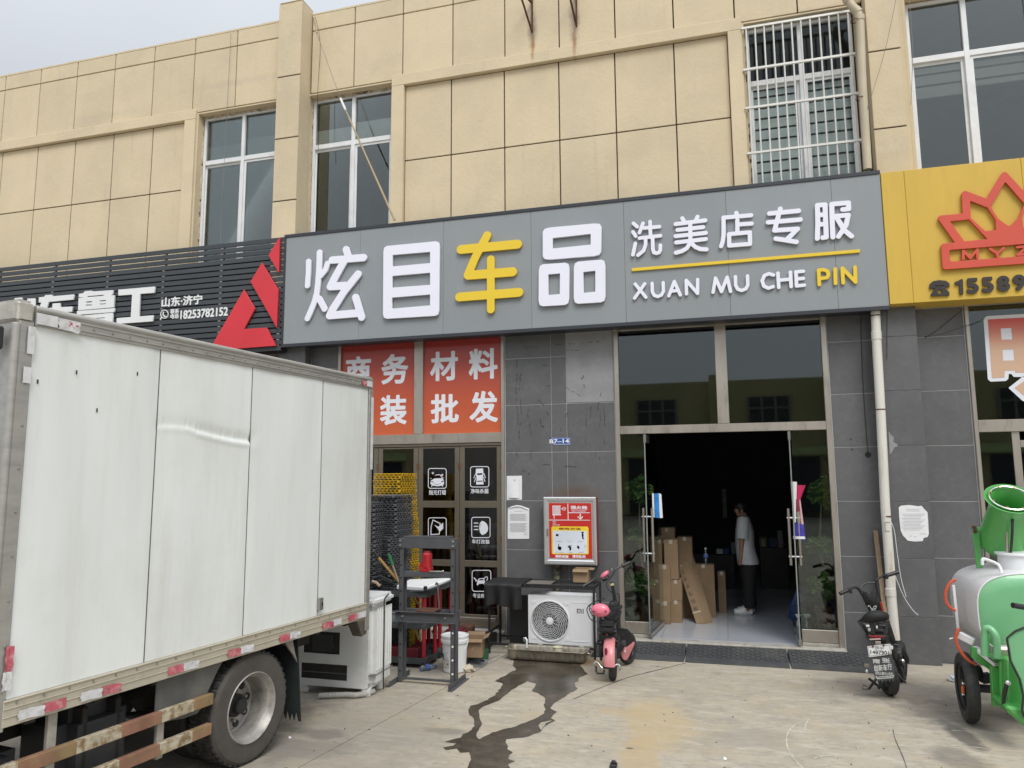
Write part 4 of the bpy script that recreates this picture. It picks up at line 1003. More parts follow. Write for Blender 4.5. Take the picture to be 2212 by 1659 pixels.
# yellow sign of the shop to the right
m_yel = mat('yellow_sign_sheet', (0.60, 0.40, 0.055), 0.5, var=0.05, scale=1.5, col2=(0.50, 0.32, 0.05), fac2=(0.5, 0.85), s2=3, aniso=(3, 1, 0.4))
m_redem = mat('faded_red_letters', (0.60, 0.085, 0.05), 0.4, var=0.06)
m_blk2 = mat('black_letters', (0.035, 0.03, 0.028), 0.4)
YY = -0.345
S3 = thing('yellow_sign', 'yellow signboard with a red flower emblem and black telephone number at the right edge', 'sign', (4, YY, 4.1))
xs3 = [1.938, 2.19, 3.4, 4.6, 5.8, 7.0]
for xa, xb in zip(xs3[:-1], xs3[1:]): piece('sign_panel', S3, xa + .0008, xb - .0008, YY, -.02, 4.10, 5.71, m_yel, 0.004)
k6 = K(3600, 650, 3.016)
xc = A(*k6(1062, 200), YY).x
def mir(pts): return pts + [(2 * xc - p[0], p[1]) for p in pts[::-1]]
def w3(pts): return W2(k6, pts, YY)
bz = w3([(1100, 1200)])[0]
fl = mir(w3([(475, 940), (275, 662), (278, 625), (300, 612), (562, 590), (550, 350), (572, 325), (602, 322), (840, 412), (1015, 125), (1035, 103), (1058, 99)]))
hl = w3([(412, 683), (635, 660), (855, 892), (582, 918)]); h2 = w3([(650, 440), (855, 520), (948, 665), (955, 785), (828, 797), (658, 640)])
h3 = mir(w3([(1098, 735), (980, 650), (892, 510), (1058, 225)]))
bs = mir(w3([(352, 1252), (325, 1237), (307, 965), (325, 945)])); bh = mir(w3([(430, 1158), (412, 1142), (404, 1032), (418, 1020)]))
m1 = lambda P_: [(2 * xc - p[0], p[1]) for p in P_]
cutout('emblem', S3, YY - .015, .03, m_redem, polys=[fl, bs], holes=[hl, h2, h3, bh, m1(hl), m1(h2)], res=260, bev=.002)
for g_ in ([[(568, 1125), (570, 1032), (650, 1115), (735, 1018), (738, 1115)]], [[(888, 1008), (970, 1062), (1045, 998)], [(970, 1062), (975, 1100)]], [[(1207, 988), (1330, 978), (1212, 1078), (1345, 1066)]]):
    cutout('letter', S3, YY - .015, .03, m_redem, caps=[(w3(p), .014) for p in g_], res=70)
cutout('digit', S3, YY - .004, .02, m_blk2, polys=[w3([(477, 1392), (515, 1380), (545, 1361), (570, 1360), (577, 1538), (533, 1541), (528, 1422), (482, 1428)])], res=90)
for c_, x0_, y0_, x1_, y1_ in (('5', 615, 1345, 760, 1530), ('5', 795, 1332, 938, 1518), ('8', 975, 1317, 1130, 1505), ('9', 1165, 1303, 1318, 1492)): ktext('digit', S3, c_, k6, x0_, y0_, x1_, y1_, YY - .004, m_blk2, .045, .02)
cutout('phone_symbol', S3, YY - .004, .02, m_blk2, polys=[w3([(172, 1470), (178, 1420), (215, 1385), (290, 1372), (370, 1380), (410, 1410), (415, 1452), (350, 1455), (345, 1430), (240, 1440), (235, 1468)]), w3([(240, 1448), (345, 1440), (360, 1470), (410, 1515), (412, 1552), (192, 1560), (195, 1530), (232, 1485)])],
       holes=[w3([(297 + 28 * math.cos(t), 1506 + 26 * math.sin(t)) for t in np.linspace(0, 6.28, 16)[:-1]])], res=90)
bb = MB(); bb.box(1.95, 7.0, -.02, 0.0, 4.085, 4.11); bb.build('soffit_trim', m_steel, S3, flat=True)

# number plate, notices, tape marks on the tiles
p0, p1 = A(*kw(545, 1208)), A(*kw(760, 1280))
NP = thing('number_plate', 'small blue house number plate with a chipped left end, high on the tiled wall', 'plate', (-2.1, 0, 2.55))
cutout('plate', NP, -0.001, .003, mat('blue_enamel', (0.02, 0.075, 0.32), 0.4), polys=[W2(kw, [(540, 1207), (757, 1208), (756, 1280), (582, 1278), (556, 1240)], 0)], res=110)
cutout('rim', NP, -0.0032, .001, m_white, polys=[W2(kw, [(566, 1211), (753, 1212), (752, 1276), (590, 1275), (572, 1262)], 0)], holes=[W2(kw, [(569, 1214), (750, 1215), (749, 1272), (592, 1271), (575, 1260)], 0)], res=170)
ktext('lettering', NP, 'B7–14', kw, 546, 1222, 743, 1264, -0.003, m_white, .03, .002)
kf = K(1950, 1850, 3.016)
def notice(name, label, k, pts, y, lines, m=m_paper, curl=0.02, head=None):
    P = [A(*k(*q_), y) for q_ in pts]; c_ = sum(P, Vector()) / len(P)
    t = thing(name, label, 'notice', (c_.x, y, min(p.z for p in P)))
    cutout('sheet', t, y - .003, .001, m, polys=[[(p.x, p.z) for p in P]], res=90)
    bb = MB(); rs = random.Random(len(label))
    for (x0, y0, x1) in lines:
        a_, b_ = A(*k(x0, y0), y), A(*k(x1, y0), y); x = a_.x
        while x < b_.x:
            w_ = rs.uniform(.008, .03); bb.box(x, min(x + w_, b_.x), y - .0052, y - .0046, a_.z - .0022, a_.z + .0022); x += w_ + .003
    o = bb.build('print', m_print, t, flat=True); o['kind'] = 'stuff'
    return t
ln = [(225, 492, 328)] + [(172 + (i % 4 == 0) * 12, 524 + i * 8.6, 380 - (i % 3) * 14) for i in range(10)] + [(172 + (i % 5 == 0) * 14, 634 + i * 8.4, 384 - (i % 4) * 10) for i in range(13)] + [(342, 760, 382), (345, 770, 380)]
notice('paper_notice', 'white printed notice with a curled torn top edge, left of the red hydrant cabinet', kf, [(150, 455), (200, 440), (250, 428), (300, 430), (350, 442), (405, 458), (404, 620), (403, 818), (280, 820), (148, 818), (150, 640)], 0.0, ln)
bb = MB(); pp = [A(*kf(*q_), -.006) for q_ in ((160, 458), (200, 442), (255, 430), (310, 436), (365, 460), (395, 475))]; bb.tube(pp, [.006, .010, .012, .010, .010, .005], n=8)
bb.build('curled_edge', m_paper, bpy.data.objects['paper_notice'])
t = notice('paper_notice', 'small white card with a folded paper over it, above the longer notice by the doors', kf, [(138, 72), (318, 70), (318, 355), (138, 355)], 0.0, [])
b1 = MB(); c4 = [A(*kf(*q_), -.004) for q_ in ((148, 98), (282, 92), (285, 335), (152, 330))]
b1.grid(lambda u, v: (c4[0] * (1 - u) * (1 - v) + c4[1] * u * (1 - v) + c4[2] * u * v + c4[3] * (1 - u) * v) + Vector((0, -0.004 - 0.012 * math.sin(3.1 * u) * (0.4 + v), 0)), 8, 8)
b1.build('folded_sheet', m_paper, t)
b1 = MB(); a_ = A(*kf(230, 122), -.016); b1.box(a_.x - .009, a_.x + .009, -.019, -.0175, a_.z, a_.z + .005); b1.box(a_.x - .002, a_.x + .003, -.019, -.0175, a_.z - .010, a_.z); b1.build('print', m_blackprint, t, flat=True)
ks = K(3200, 1900, 1.843)
notice('paper_notice', 'torn white notice with ragged corners on the tiled pillar, right of the white drainpipe', ks, [(624, 180), (640, 168), (700, 162), (765, 172), (790, 168), (808, 192), (832, 215), (838, 290), (842, 372), (834, 395), (805, 402), (798, 425), (740, 428), (690, 422), (655, 385), (638, 350), (628, 260)], -0.17,
       [(680, 195, 770), (680, 206, 775)] + [(645 + (i % 3) * 8, 228 + i * 10.5, 815 - (i % 4) * 12) for i in range(12)] + [(775, 372, 828), (700, 388, 720), (735, 392, 750)])
# ------------------------------------------------------------------ box truck
TD = Vector((0.12294526, 0.99241345, 0)); TN = Vector((0.99241345, -0.12294526, 0)); TP = Vector((-3.49, -4.66, 0))
TX = Matrix(((TD.x, TN.x, 0, TP.x), (TD.y, TN.y, 0, TP.y), (0, 0, 1, 0), (0, 0, 0, 1)))   # local: x towards the shop, y to the right, z up
T = bpy.data.objects.new('box_truck', None); COL.objects.link(T); T.location = TP; T.rotation_euler = (0, 0, math.atan2(TD.y, TD.x)); T.empty_display_size = 0.1
WM[T.name] = Matrix.Translation(TP) @ Matrix.Rotation(math.atan2(TD.y, TD.x), 4, 'Z')
meta(T, 'white box truck with a creased cargo body, parked on the left', 'truck')
def TB(): return MB(TX)
def ts(px, py, off=0.0):          # pixel -> truck side coordinates (s, z)
    r = ray(px, py); q_ = TP + TN * off; s_ = TN.dot(q_ - CAM) / TN.dot(r); p = CAM + r * s_
    return ((p - TP).dot(TD), p.z)
m_tp = mat('white_truck_panel', (0.74, 0.765, 0.755), 0.42, var=0.05, scale=1.2, rnd=0.02, col2=(0.62, 0.64, 0.59), fac2=(0.5, 0.85), s2=1.6, aniso=(2.6, 2.6, 0.35))
overlay(m_tp, (0.52, 0.53, 0.47), 1.5, 0.52, 0.76, 0.22, (5, 5, 0.3))
overlay(m_tp, (0.44, 0.43, 0.38), 6, 0.66, 0.76, 0.25, (3, 3, 1))
overlay(m_tp, (0.50, 0.51, 0.45), 0.6, 0.5, 0.75, 0.35)
m_alu = mat('weathered_aluminium', (0.42, 0.41, 0.385), 0.5, 0.6, var=0.14, scale=3, aniso=(6, 1, 6))
m_railb = mat('yellowed_rail', (0.50, 0.46, 0.37), 0.55, 0.25, var=0.1, scale=3, col2=(0.33, 0.29, 0.22), fac2=(0.55, 0.75), s2=5)
m_rivet = mat('rivet', (0.33, 0.32, 0.30), 0.4, 0.7)
m_refr = mat('faded_red_reflector', (0.48, 0.10, 0.13), 0.5, var=0.25, scale=14, col2=(0.55, 0.32, 0.32), fac2=(0.48, 0.68), s2=18)
m_refw = mat('white_reflector', (0.62, 0.62, 0.63), 0.5, var=0.12, scale=10, col2=(0.45, 0.44, 0.42), fac2=(0.55, 0.7), s2=14)
m_under = mat('grimy_chassis', (0.03, 0.029, 0.027), 0.8, var=0.3, scale=8)
m_tank = mat('dusty_tank', (0.045, 0.047, 0.05), 0.6, var=0.3, scale=4, bump=0.1, bscale=20)
ZB, ZP0, ZP1, ZTOP, W = 0.815, 0.955, 2.975, 3.10, 2.05
S0, S1 = -1.94, 1.505
# skin panels with the long crease
xs_ = [S0 + .065, -1.005, -0.135, 0.745, S1 - .055]
crease = [ts(*K(0, 1150, 1.4747)(x, y)) for x, y in ((900, 770), (960, 766), (1090, 775), (1150, 800), (1250, 826), (1350, 848), (1445, 862), (1480, 865))]
def dent(s_, z):
    """depth of the crease at (s, z): sharp lower lip, soft above"""
    d = 0.0
    for (a_, b_), wgt in zip(zip(crease[:-1], crease[1:]), (.25, .35, .6, .9, 1, 1, .8)):
        if a_[0] - .02 <= s_ <= b_[0] + .02:
            t = min(1, max(0, (s_ - a_[0]) / (b_[0] - a_[0]))); zc = a_[1] + (b_[1] - a_[1]) * t; dz = z - zc
            k = 0.012 * wgt * (1 + .10 * math.sin(s_ * 53 + 2 * math.sin(s_ * 17)) + .08 * math.sin(s_ * 131))
            d = max(d, k * math.exp(-(dz / 0.05) ** 2) if dz > 0 else k * math.exp(-(dz / 0.014) ** 2)); d -= 0.006 * wgt * math.exp(-((dz + 0.035) / 0.02) ** 2)
    return d
def wav(s_, z): return 0.0022 * math.sin(s_ * 3.1 + z * 1.7) + 0.0016 * math.sin(s_ * 7.7 - z * 2.9) + 0.0009 * math.sin(s_ * 17 + z * 5)
for i, (a_, b_) in enumerate(zip(xs_[:-1], xs_[1:])):
    nu, nv = (110, 190) if i in (1,) else (26, 40)
    bb = TB()
    bb.grid(lambda u, v: (a_ + .003 + (b_ - a_ - .006) * u, wav(a_ + (b_ - a_) * u, ZP0 + 2.02 * v) * min(1, 12 * u, 12 * (1 - u)) - dent(a_ + (b_ - a_) * u, ZP0 + (ZP1 - ZP0) * v), ZP0 + (ZP1 - ZP0) * v), nu, nv)
    o = bb.build('side_panel', m_tp, T, fixn=False, sharp=60)
    if i == 1: o['label'] = 'side panel with a long horizontal crease'
m_seal = mat('grey_seam', (0.13, 0.13, 0.125), 0.7)
for s_ in xs_[1:-1]:
    bb = TB(); bb.box(s_ - .004, s_ + .004, -.004, 0.0015, ZP0, ZP1); bb.build('panel_seam', m_seal, T, flat=True)
bb = TB(); bb.box(S0 + .06, S1 - .05, -W, -.035, ZP0 - .01, ZTOP - .02); bb.build('cargo_body', m_tp, T, flat=True)
# top rail, bottom rail, posts, cap
bb = TB(); bb.box(S0 + .068, S1, -.03, .012, ZP1, ZTOP - .03); bb.tube([(S0 + .068, -.006, ZTOP - .03), (S1, -.006, ZTOP - .03)], 0.026, n=10)
for z in (2.995, 3.035): bb.box(S0 + .068, S1 - .001, .0125, .017, z, z + .006)
bb.build('top_rail', m_alu, T, bevel=0.002)
bb = TB(); bb.box(S0 + .05, S1 - .04, -.03, .014, ZB, ZP0 - .002)
for z in (.862, .905): bb.box(S0 + .05, S1 - .04, .0145, .019, z, z + .006)
bb.box(S0 + .05, S1 - .04, .0145, .021, ZP0 - .012, ZP0 - .003)
bb.build('bottom_rail', m_railb, T, bevel=0.002)
bb = TB(); bb.box(S0 - .02, S0 + .062, -.03, .012, ZB - .02, ZP1 + .02); bb.tube([(S0 - .025, -.012, ZB - .02), (S0 - .025, -.012, ZP1)], 0.028, n=10); bb.box(S0 - .04, S0 - .025, -.22, -.03, ZB, ZP1)
bb.build('corner_post', m_alu, T, bevel=0.004)
bb = TB(); bb.box(S1 - .052, S1 + .012, -.04, .014, .70, ZP1 + .0); bb.build('corner_post', m_alu, T, bevel=0.004)
bb = TB(); bb.box(S0 - .045, S0 + .064, -.26, .018, ZP1 + .002, ZTOP + .012)
o = bb.build('corner_cap', mat('crumpled_cap', (0.47, 0.45, 0.40), 0.5, 0.35, var=0.2, scale=9, bump=0.5, bscale=16), T, bevel=0.022, seg=3)
bb = TB(); bb.box(S1 - .10, S1 + .022, -.2, .018, ZP1 - .005, ZTOP + .004); bb.build('corner_cap', m_alu, T, bevel=0.02, seg=2)
bb = TB(); bb.box(S0 - .05, S0 - .04, -W, -.22, ZB, ZP1); bb.build('front_wall', m_tp, T, flat=True)
bb = TB(); bb.box(S0, S1, -W, -.03, ZTOP - .03, ZTOP); bb.build('roof', m_tp, T, bevel=.01)
bb = TB(); bb.box(S1 - .05, S1, -W + .05, -.05, .86, ZP1); bb.build('rear_door', m_tp, T, bevel=.006)
for (s_, zz) in [(S0 + .3 + i * .128, 3.018) for i in range(25)] + [(S0 + .12 + i * .151, .93) for i in range(22)] + [(S0 + .035, 1.0 + i * .235) for i in range(9)]:
    bb = TB(); yb = .0125 if zz > 2.99 or s_ < S0 + .04 else .0145
    bb.cyl((s_, yb, zz), (s_, yb + .006, zz), .008, .005, n=8); bb.build('rivet', m_rivet, T)
# reflective tape, some of it peeling
def tape(x0, x1, z0, z1, m, lift=0.0, name='reflector_tape'):
    bb = TB(); bb.grid(lambda u, v: (x0 + (x1 - x0) * u + .01 * lift * math.sin(9 * v), .0225 + lift * .03 * max(0, u - .4) ** 2 * (1 + v) + lift * .006 * math.sin(12 * u + 5 * v), z0 + (z1 - z0) * v - lift * .02 * max(0, u - .5)), 8, 4)
    return bb.build(name, m, T, fixn=False)
kq = K(0, 2500, 2.4578)
def tq(x, y): return ts(*kq(x, y))
for (xa, xb, ya, yb, m, lf_) in ((150, 395, 745, 690, m_refw, .6), (397, 615, 680, 640, m_refr, 0), (755, 953, 590, 540, m_refw, 0.5), (957, 1132, 515, 490, m_refr, .8), (1608, 1756, 320, 300, m_refr, 0), (1757, 1895, 265, 245, m_refw, .5)):
    a_, b_ = tq(xa, ya), tq(xb, yb); tape(a_[0], b_[0], .832, .885, m, lf_)
ku = K(1100, 2250, 3.0167)
def tu(x, y): return ts(*ku(x, y))
kh = K(780, 2500, 3.166)
for (k_, xa, xb, m, lf_) in ((kh, 345, 492, m_refr, .6), (kh, 494, 652, m_refw, .5), (kh, 985, 1105, m_refr, .4), (ku, 100, 210, m_refw, .9), (ku, 490, 606, m_refr, .8), (ku, 608, 714, m_refw, 0), (ku, 801, 903, m_refr, 0), (ku, 905, 1006, m_refw, 0)):
    yy = 180 if k_ is kh else 560
    a_, b_ = ts(*k_(xa, yy)), ts(*k_(xb, yy)); tape(a_[0], b_[0], .832, .885, m, lf_)
kc_ = K(0, 1150, 3.0175); _a, _b, _c = [ts(*kc_(x, y))[0] for x, y in ((408, 290), (662, 345), (900, 420))]
tape(_a, _b, 2.985, 3.05, m_refw, .0); tape(_b + .002, _c, 2.98, 3.045, m_refw, .8); tape(_b + .06, _c - .01, 3.005, 3.035, m_refr, .8)
tape(S1 - .19, S1 - .13, 3.0, 3.05, m_refr, .6); tape(S1 - .11, S1 - .02, 3.0, 3.055, m_refw, 0)
tape(S0 + .022, S0 + .062, 2.81, 2.965, m_refw, .1); tape(S0 + .012, S0 + .056, 2.645, 2.735, m_refw, .1)
tape(S0 + .035, S0 + .075, 1.105, 1.235, m_refr, .4); tape(S0 + .028, S0 + .07, 1.01, 1.103, m_refw, .5)
bb = TB(); bb.box(S1 - .02, S1 + .016, .0145, .018, 2.2, 2.9); bb.build('reflector_tape', m_refw, T, flat=True)
# side door latch, gouges
a_ = tu(405, 410); bb = TB(); bb.box(.735, .785, .004, .035, 1.0, 1.10); bb.box(.745, .775, .0352, .040, 1.02, 1.08); bb.build('latch', m_rivet, T, bevel=.006)
bb = TB(); bb.box(.752, .768, .0402, .043, 1.035, 1.065); bb.build('latch_slot', m_black, T, flat=True)
bb = TB()
for (px, py) in (K(0, 1150, 1.4747)(442, 466), K(0, 1150, 1.4747)(795, 475), K(0, 1150, 1.4747)(216, 520), K(0, 1150, 1.4747)(560, 686)):
    s_, z_ = ts(px, py); bb.box(s_ - .004, s_ + .004, .004, .006, z_ - .012, z_ + .012)
bb.build('gouge', m_black, T, flat=True)
# bracket under the rear corner
bb = TB(); bb.prism([(S1 - .21, .004, ZB), (S1 + .0, .004, ZB), (S1 - .015, .004, .665), (S1 - .10, .004, .655)], (0, -.10, 0)); bb.prism([(S1 - .13, .0045, .66), (S1 - .21, .0045, ZB), (S1 - .09, .0045, ZB)], (0, .03, 0))
bb.build('corner_bracket', mat('muddy_bracket', (0.10, 0.085, 0.065), 0.8, var=0.25, scale=12), T, bevel=.004)
# chassis, axle, wheels
bb = TB()
for y in (-.62, -1.42): bb.box(-5.2, S1 - .1, y - .035, y + .035, .55, .78)
for s_ in (-4.2, -3, -1.6, -.6, .5, 1.2): bb.box(s_ - .03, s_ + .03, -1.385, -.655, .6, .74)
for s_ in np.arange(-1.7, 1.5, .42): bb.box(s_ - .03, s_ + .03, -W + .02, -.04, .782, .94)
bb.build('chassis', m_under, T, flat=True)
def wheel(sx, yout, wd=.23, deep=True, r=.40, sub=True, dusty=True):
    bb = TB(); hw = wd
    bb.lathe([(.245, 0), (.285, -.004), (.34, .006), (.375, .0), (.395, -.02), (r, -.05), (r, -hw + .05), (.395, -hw + .02), (.37, -hw), (.28, -hw + .01), (.245, -hw + .02)], (sx, yout, r), (0, 1, 0), n=56)
    ty = bb.build('tyre', m_rubberdusty if dusty else m_rubber, T, fixn=True)
    bb = TB()
    for i in range(44):
        t = 2 * math.pi * i / 44
        for dy in (-.045, -hw / 2, -hw + .045):
            c_ = Vector((sx + (r + .002) * math.cos(t + dy), yout + dy, r + (r + .002) * math.sin(t + dy)))
            bb.obox(c_, (.012, .05, .034), (0, -(t + dy), 0))
    o = bb.build('tread', m_rubber, ty, flat=True); o['kind'] = 'stuff'
    bb = TB(); d = .185 if deep else .02
    bb.lathe([(.25, -.012), (.256, .0), (.250, .006), (.238, -.004), (.234, -.03), (.222, -.04), (.214, -.05), (.212, -.10), (.205, -d - .01), (.188, -d - .018), (.17, -d - .006), (.10, -d), (.06, -d), (.001, -d)], (sx, yout, r), (0, 1, 0), n=56)
    rim = bb.build('rim', m_rimm, T, fixn=True, sharp=50)
    for i in range(8):
        t = 2 * math.pi * i / 8 + .2; c_ = Vector((sx + .145 * math.cos(t), yout - d + .001, r + .145 * math.sin(t)))
        bb = TB(); bb.cyl(c_, c_ + Vector((0, .008, 0)), .027, n=14)
        bb.build('rim_hole', m_black, rim, flat=False)
    bb = TB(); bb.lathe([(.085, -d), (.085, -d + .03), (.06, -d + .045), (.055, -d + .085), (.03, -d + .092), (.001, -d + .092)], (sx, yout, r), (0, 1, 0), n=24); bb.build('hub', m_under, rim)
    for i in range(6):
        t = 2 * math.pi * i / 6 + .4; c_ = Vector((sx + .108 * math.cos(t), yout - d, r + .108 * math.sin(t)))
        bb = TB(); bb.cyl(c_, c_ + Vector((0, .035, 0)), .013, n=6); bb.build('wheel_nut', m_rivet, rim, flat=True)
m_rimm = mat('silver_rim', (0.36, 0.345, 0.32), 0.5, 0.4, var=0.2, scale=9, col2=(0.2, 0.18, 0.15), fac2=(0.5, 0.75), s2=14)
wheel(0.02, -.02)
bb = TB(); bb.lathe([(.2, 0), (.37, 0), (.395, -.02), (.4, -.05), (.4, -.18), (.395, -.21), (.37, -.23), (.2, -.23)], (.02, -.30, .4), (0, 1, 0), n=48); bb.build('tyre', m_rubber, T)
for y in (-1.58, -1.86):
    bb = TB(); bb.lathe([(.01, 0), (.37, 0), (.395, -.02), (.4, -.05), (.4, -.18), (.395, -.21), (.37, -.23), (.01, -.23)], (.02, y, .4), (0, 1, 0), n=40); bb.build('tyre', m_rubber, T)
bb = TB(); bb.cyl((.02, -2.0, .4), (.02, -.25, .4), .06); bb.ball((.02, -1.02, .4), (.17, .2, .17)); bb.build('axle', m_under, T)
# mudguard in front of the wheel, hanging flap behind it
bb = TB()
def guard(s0, z0, s1, z1, n=6): return [(s0 + (s1 - s0) * i / n, z0 + (z1 - z0) * i / n) for i in range(n + 1)]
gp_ = [(-.86, .54), (-.62, .50), (-.50, .50), (-.455, .53), (-.40, .64), (-.33, .74), (-.26, .81)]
a0 = [Vector((s_, -.05, z)) for s_, z in gp_]
for (p, q_) in zip(gp_[:-1], gp_[1:]): bb.quadbox([(p[0], -.42, p[1]), (q_[0], -.42, q_[1]), (q_[0], -.05, q_[1]), (p[0], -.05, p[1]), (p[0] - .01, -.42, p[1] + .02), (q_[0] - .015, -.42, q_[1] + .015), (q_[0] - .015, -.05, q_[1] + .015), (p[0] - .01, -.05, p[1] + .02)])
bb.prism([(-.86, -.05, .54), (-.62, -.05, .50), (-.50, -.05, .50), (-.455, -.05, .53), (-.40, -.05, .64), (-.33, -.05, .74), (-.27, -.05, .81), (-.86, -.05, .81)], (0, .012, 0))
bb.build('mudguard', mat('grey_mudguard', (0.10, 0.10, 0.095), 0.6, var=0.25, scale=6, col2=(0.17, 0.16, 0.14), fac2=(0.5, 0.8), s2=4), T, bevel=.003)
bb = TB(); bb.prism([(v[0], -.03, v[1]) for v in [ts(*kh(x_, y_)) for x_, y_ in ((1112, 62), (1215, 30), (1250, 230), (1282, 350), (1225, 250), (1150, 140))]], (0, -.02, 0)); bb.build('mudguard_edge', mat('beige_guard', (0.25, 0.235, 0.2), 0.6, var=0.2, scale=8), T, bevel=.003)
fl_ = [(.44, .80), (.44, .16)]
n_ = 9; bt = []
for i in range(n_): bt += [(-.03 - .40 * i / n_, .19 + .02 * (i % 2)), (-.03 - .40 * (i + .5) / n_, .13)]
bb = TB(); bb.prism([(.535 + .07 * (1 - (z - .13) / .7), y, z) for y, z in [(-.03, .80), (-.03, .13)] + bt[1:] + [(-.45, .2), (-.45, .80)]], (.008, 0, 0)); bb.build('mud_flap', mat('dark_green_flap', (0.022, 0.03, 0.03), 0.6, var=0.2, scale=10), T, flat=True)
# tanks behind the guard rail
def tank(s0, s1, y0, y1, z0, z1, name, m, r=.06):
    bb = TB(); bb.box(s0, s1, y0, y1, z0, z1); return bb.build(name, m, T, bevel=r, seg=4)
ft = tank(-1.42, -.92, -.60, -.14, .18, .74, 'fuel_tank', m_tank, .09)
for s_ in (-1.28, -1.05):
    bb = TB(); bb.box(s_ - .02, s_ + .02, -.63, -.128, .165, .755); bb.build('tank_strap', m_under, ft, bevel=.05)
tk = tank(-2.2, -1.62, -.62, -.16, .25, .70, 'urea_tank', m_tank, .1)
bb = TB(); bb.lathe([(.055, 0), (.055, .03), (.05, .04)], (-1.74, -.16, .52), (0, 1, .25), n=18, cap=True)
for i in range(10): t = 6.283 * i / 10; bb.ball((-1.74 + .05 * math.cos(t), -.13, .525 + .05 * math.sin(t)), .014, 8, 6)
bb.build('filler_cap', mat('grey_cap', (0.17, 0.175, 0.18), 0.5, var=0.1), tk)
# rusted side guard with its posts
m_rust = mat('rusted_guard_rail', (0.26, 0.13, 0.085), 0.8, var=0.22, scale=7, bump=0.2, bscale=60, col2=(0.24, 0.17, 0.08), fac2=(0.42, 0.62), s2=2.2)
m_rustw = mat('flaking_white_paint', (0.45, 0.40, 0.30), 0.8, var=0.2, scale=12, col2=(0.22, 0.15, 0.07), fac2=(0.45, 0.6), s2=14)
m_post = mat('guard_post', (0.40, 0.38, 0.33), 0.7, var=0.15, scale=8, col2=(0.2, 0.16, 0.11), fac2=(0.58, 0.75), s2=10)
for (zc, se) in ((.575, -.395), (.375, -.40)):
    s_ = -3.0; i = 0; L_ = [.62, .25, .55, .22, .50, .26, .35, .16, .30]; ends = []
    x = se
    seq = [(.17, m_rust), (.27, m_rustw), (.30, m_rust), (.30, m_rustw), (.34, m_rust), (.28, m_rustw), (.5, m_rust), (.25, m_rustw), (.4, m_rust)]
    for ln_, mm_ in seq:
        bb = TB(); bb.box(x - ln_, x, -.045, .0, zc - .037, zc + .037); bb.build('side_guard_rail', mm_, T, bevel=.003); x -= ln_
for s_ in (-1.56, -.80, -2.4):
    bb = TB(); bb.box(s_ - .028, s_ + .028, -.075, -.047, .30, .812); bb.build('guard_post', m_post, T, bevel=.003)
# black lamp at the front edge, cab and front wheels (out of the frame to the left)
bb = TB(); bb.box(S0 - .13, S0 - .07, -.12, -.03, 2.82, 2.95); bb.build('side_lamp', m_black, T, bevel=.01)
bb = TB(); bb.prism([(S0 - .25, -.10, .55), (S0 - .25, -.10, 2.35), (-3.1, -.10, 2.4), (-3.55, -.10, 1.55), (-3.65, -.10, .45)], (0, -1.85, 0)); cabm = bb.build('cab', m_tp, T, bevel=.05, seg=3)
bb = TB(); bb.prism([(-2.45, -.085, 1.45), (-2.45, -.085, 2.1), (-3.0, -.085, 2.12), (-3.35, -.085, 1.45)], (0, -.012, 0)); bb.build('cab_window', m_tank, T, flat=True)
for y in (-.12, -1.7):
    bb = TB(); bb.lathe([(.01, 0), (.24, -.01), (.37, 0), (.395, -.02), (.4, -.05), (.4, -.18), (.395, -.21), (.37, -.23), (.01, -.23)], (-3.0, y, .4), (0, 1, 0), n=40); bb.build('tyre', m_rubber, T)
# ------------------------------------------------------------------ things fixed to the front of the building
def at(k, x, y, yp): return A(*k(x, y), yp)
c2 = K(1150, 0, 1.6385); c3 = K(2400, 0, 1.3554)
p1_, p2_ = at(c2, 1548, 220, -.03), at(c2, 1822, 200, -.03)
p3_, p4_ = at(c2, 1545, 120, -.03), at(c2, 1822, 100, -.03)
stains(m_stucco, [(p1_.x + .01, p1_.z - .17, .035, .30, (0.36, 0.16, 0.05), .85), (p2_.x, p2_.z - .16, .035, .32, (0.36, 0.16, 0.05), .8), (p1_.x, p1_.z + .12, .09, .35, (0.16, 0.13, 0.11), .7), (p2_.x, p2_.z + .15, .09, .4, (0.16, 0.13, 0.11), .7),
                  (-7.6, 8.55, 1.3, .08, (0.5, 0.43, 0.31), .5), (-10.2, 8.35, .9, .1, (0.5, 0.43, 0.31), .5), (-6.3, 7.9, .5, 1.2, (0.5, 0.42, 0.29), .5), (-1.8, 6.5, .3, 1.6, (0.52, 0.45, 0.33), .4), (1.3, 8.1, .6, .1, (0.42, 0.36, 0.26), .5)])
m_rustmetal = mat('rusty_steel', (0.11, 0.05, 0.035), 0.8, 0.2, var=0.4, scale=20)
for q_, qb in (((1470, 0), (1548, 205)), ((1778, 0), (1835, 168))):
    a_, b_ = at(c2, *q_, -.32), at(c2, *qb, -.05)
    t = thing('wall_bracket', 'rusty steel wall bracket under the roof edge, ' + ('left one of the pair' if q_[0] < 1600 else 'right one of the pair'), 'bracket', (b_.x, -.03, b_.z))
    bb = MB(); bb.bar((b_.x, -.045, b_.z), (b_.x + .01, -.045, 9.3), .035, .02); bb.build('upright', m_rustmetal, t, bevel=.002)
    bb = MB(); bb.bar(b_, (a_.x, -.34, b_.z + .45), .03, .006); bb.build('strut', m_rustmetal, t, bevel=.001)
    bb = MB(); bb.bar((b_.x, -.05, b_.z + .46), (a_.x, -.42, b_.z + .47), .03, .03); bb.build('arm', m_rustmetal, t, bevel=.001)
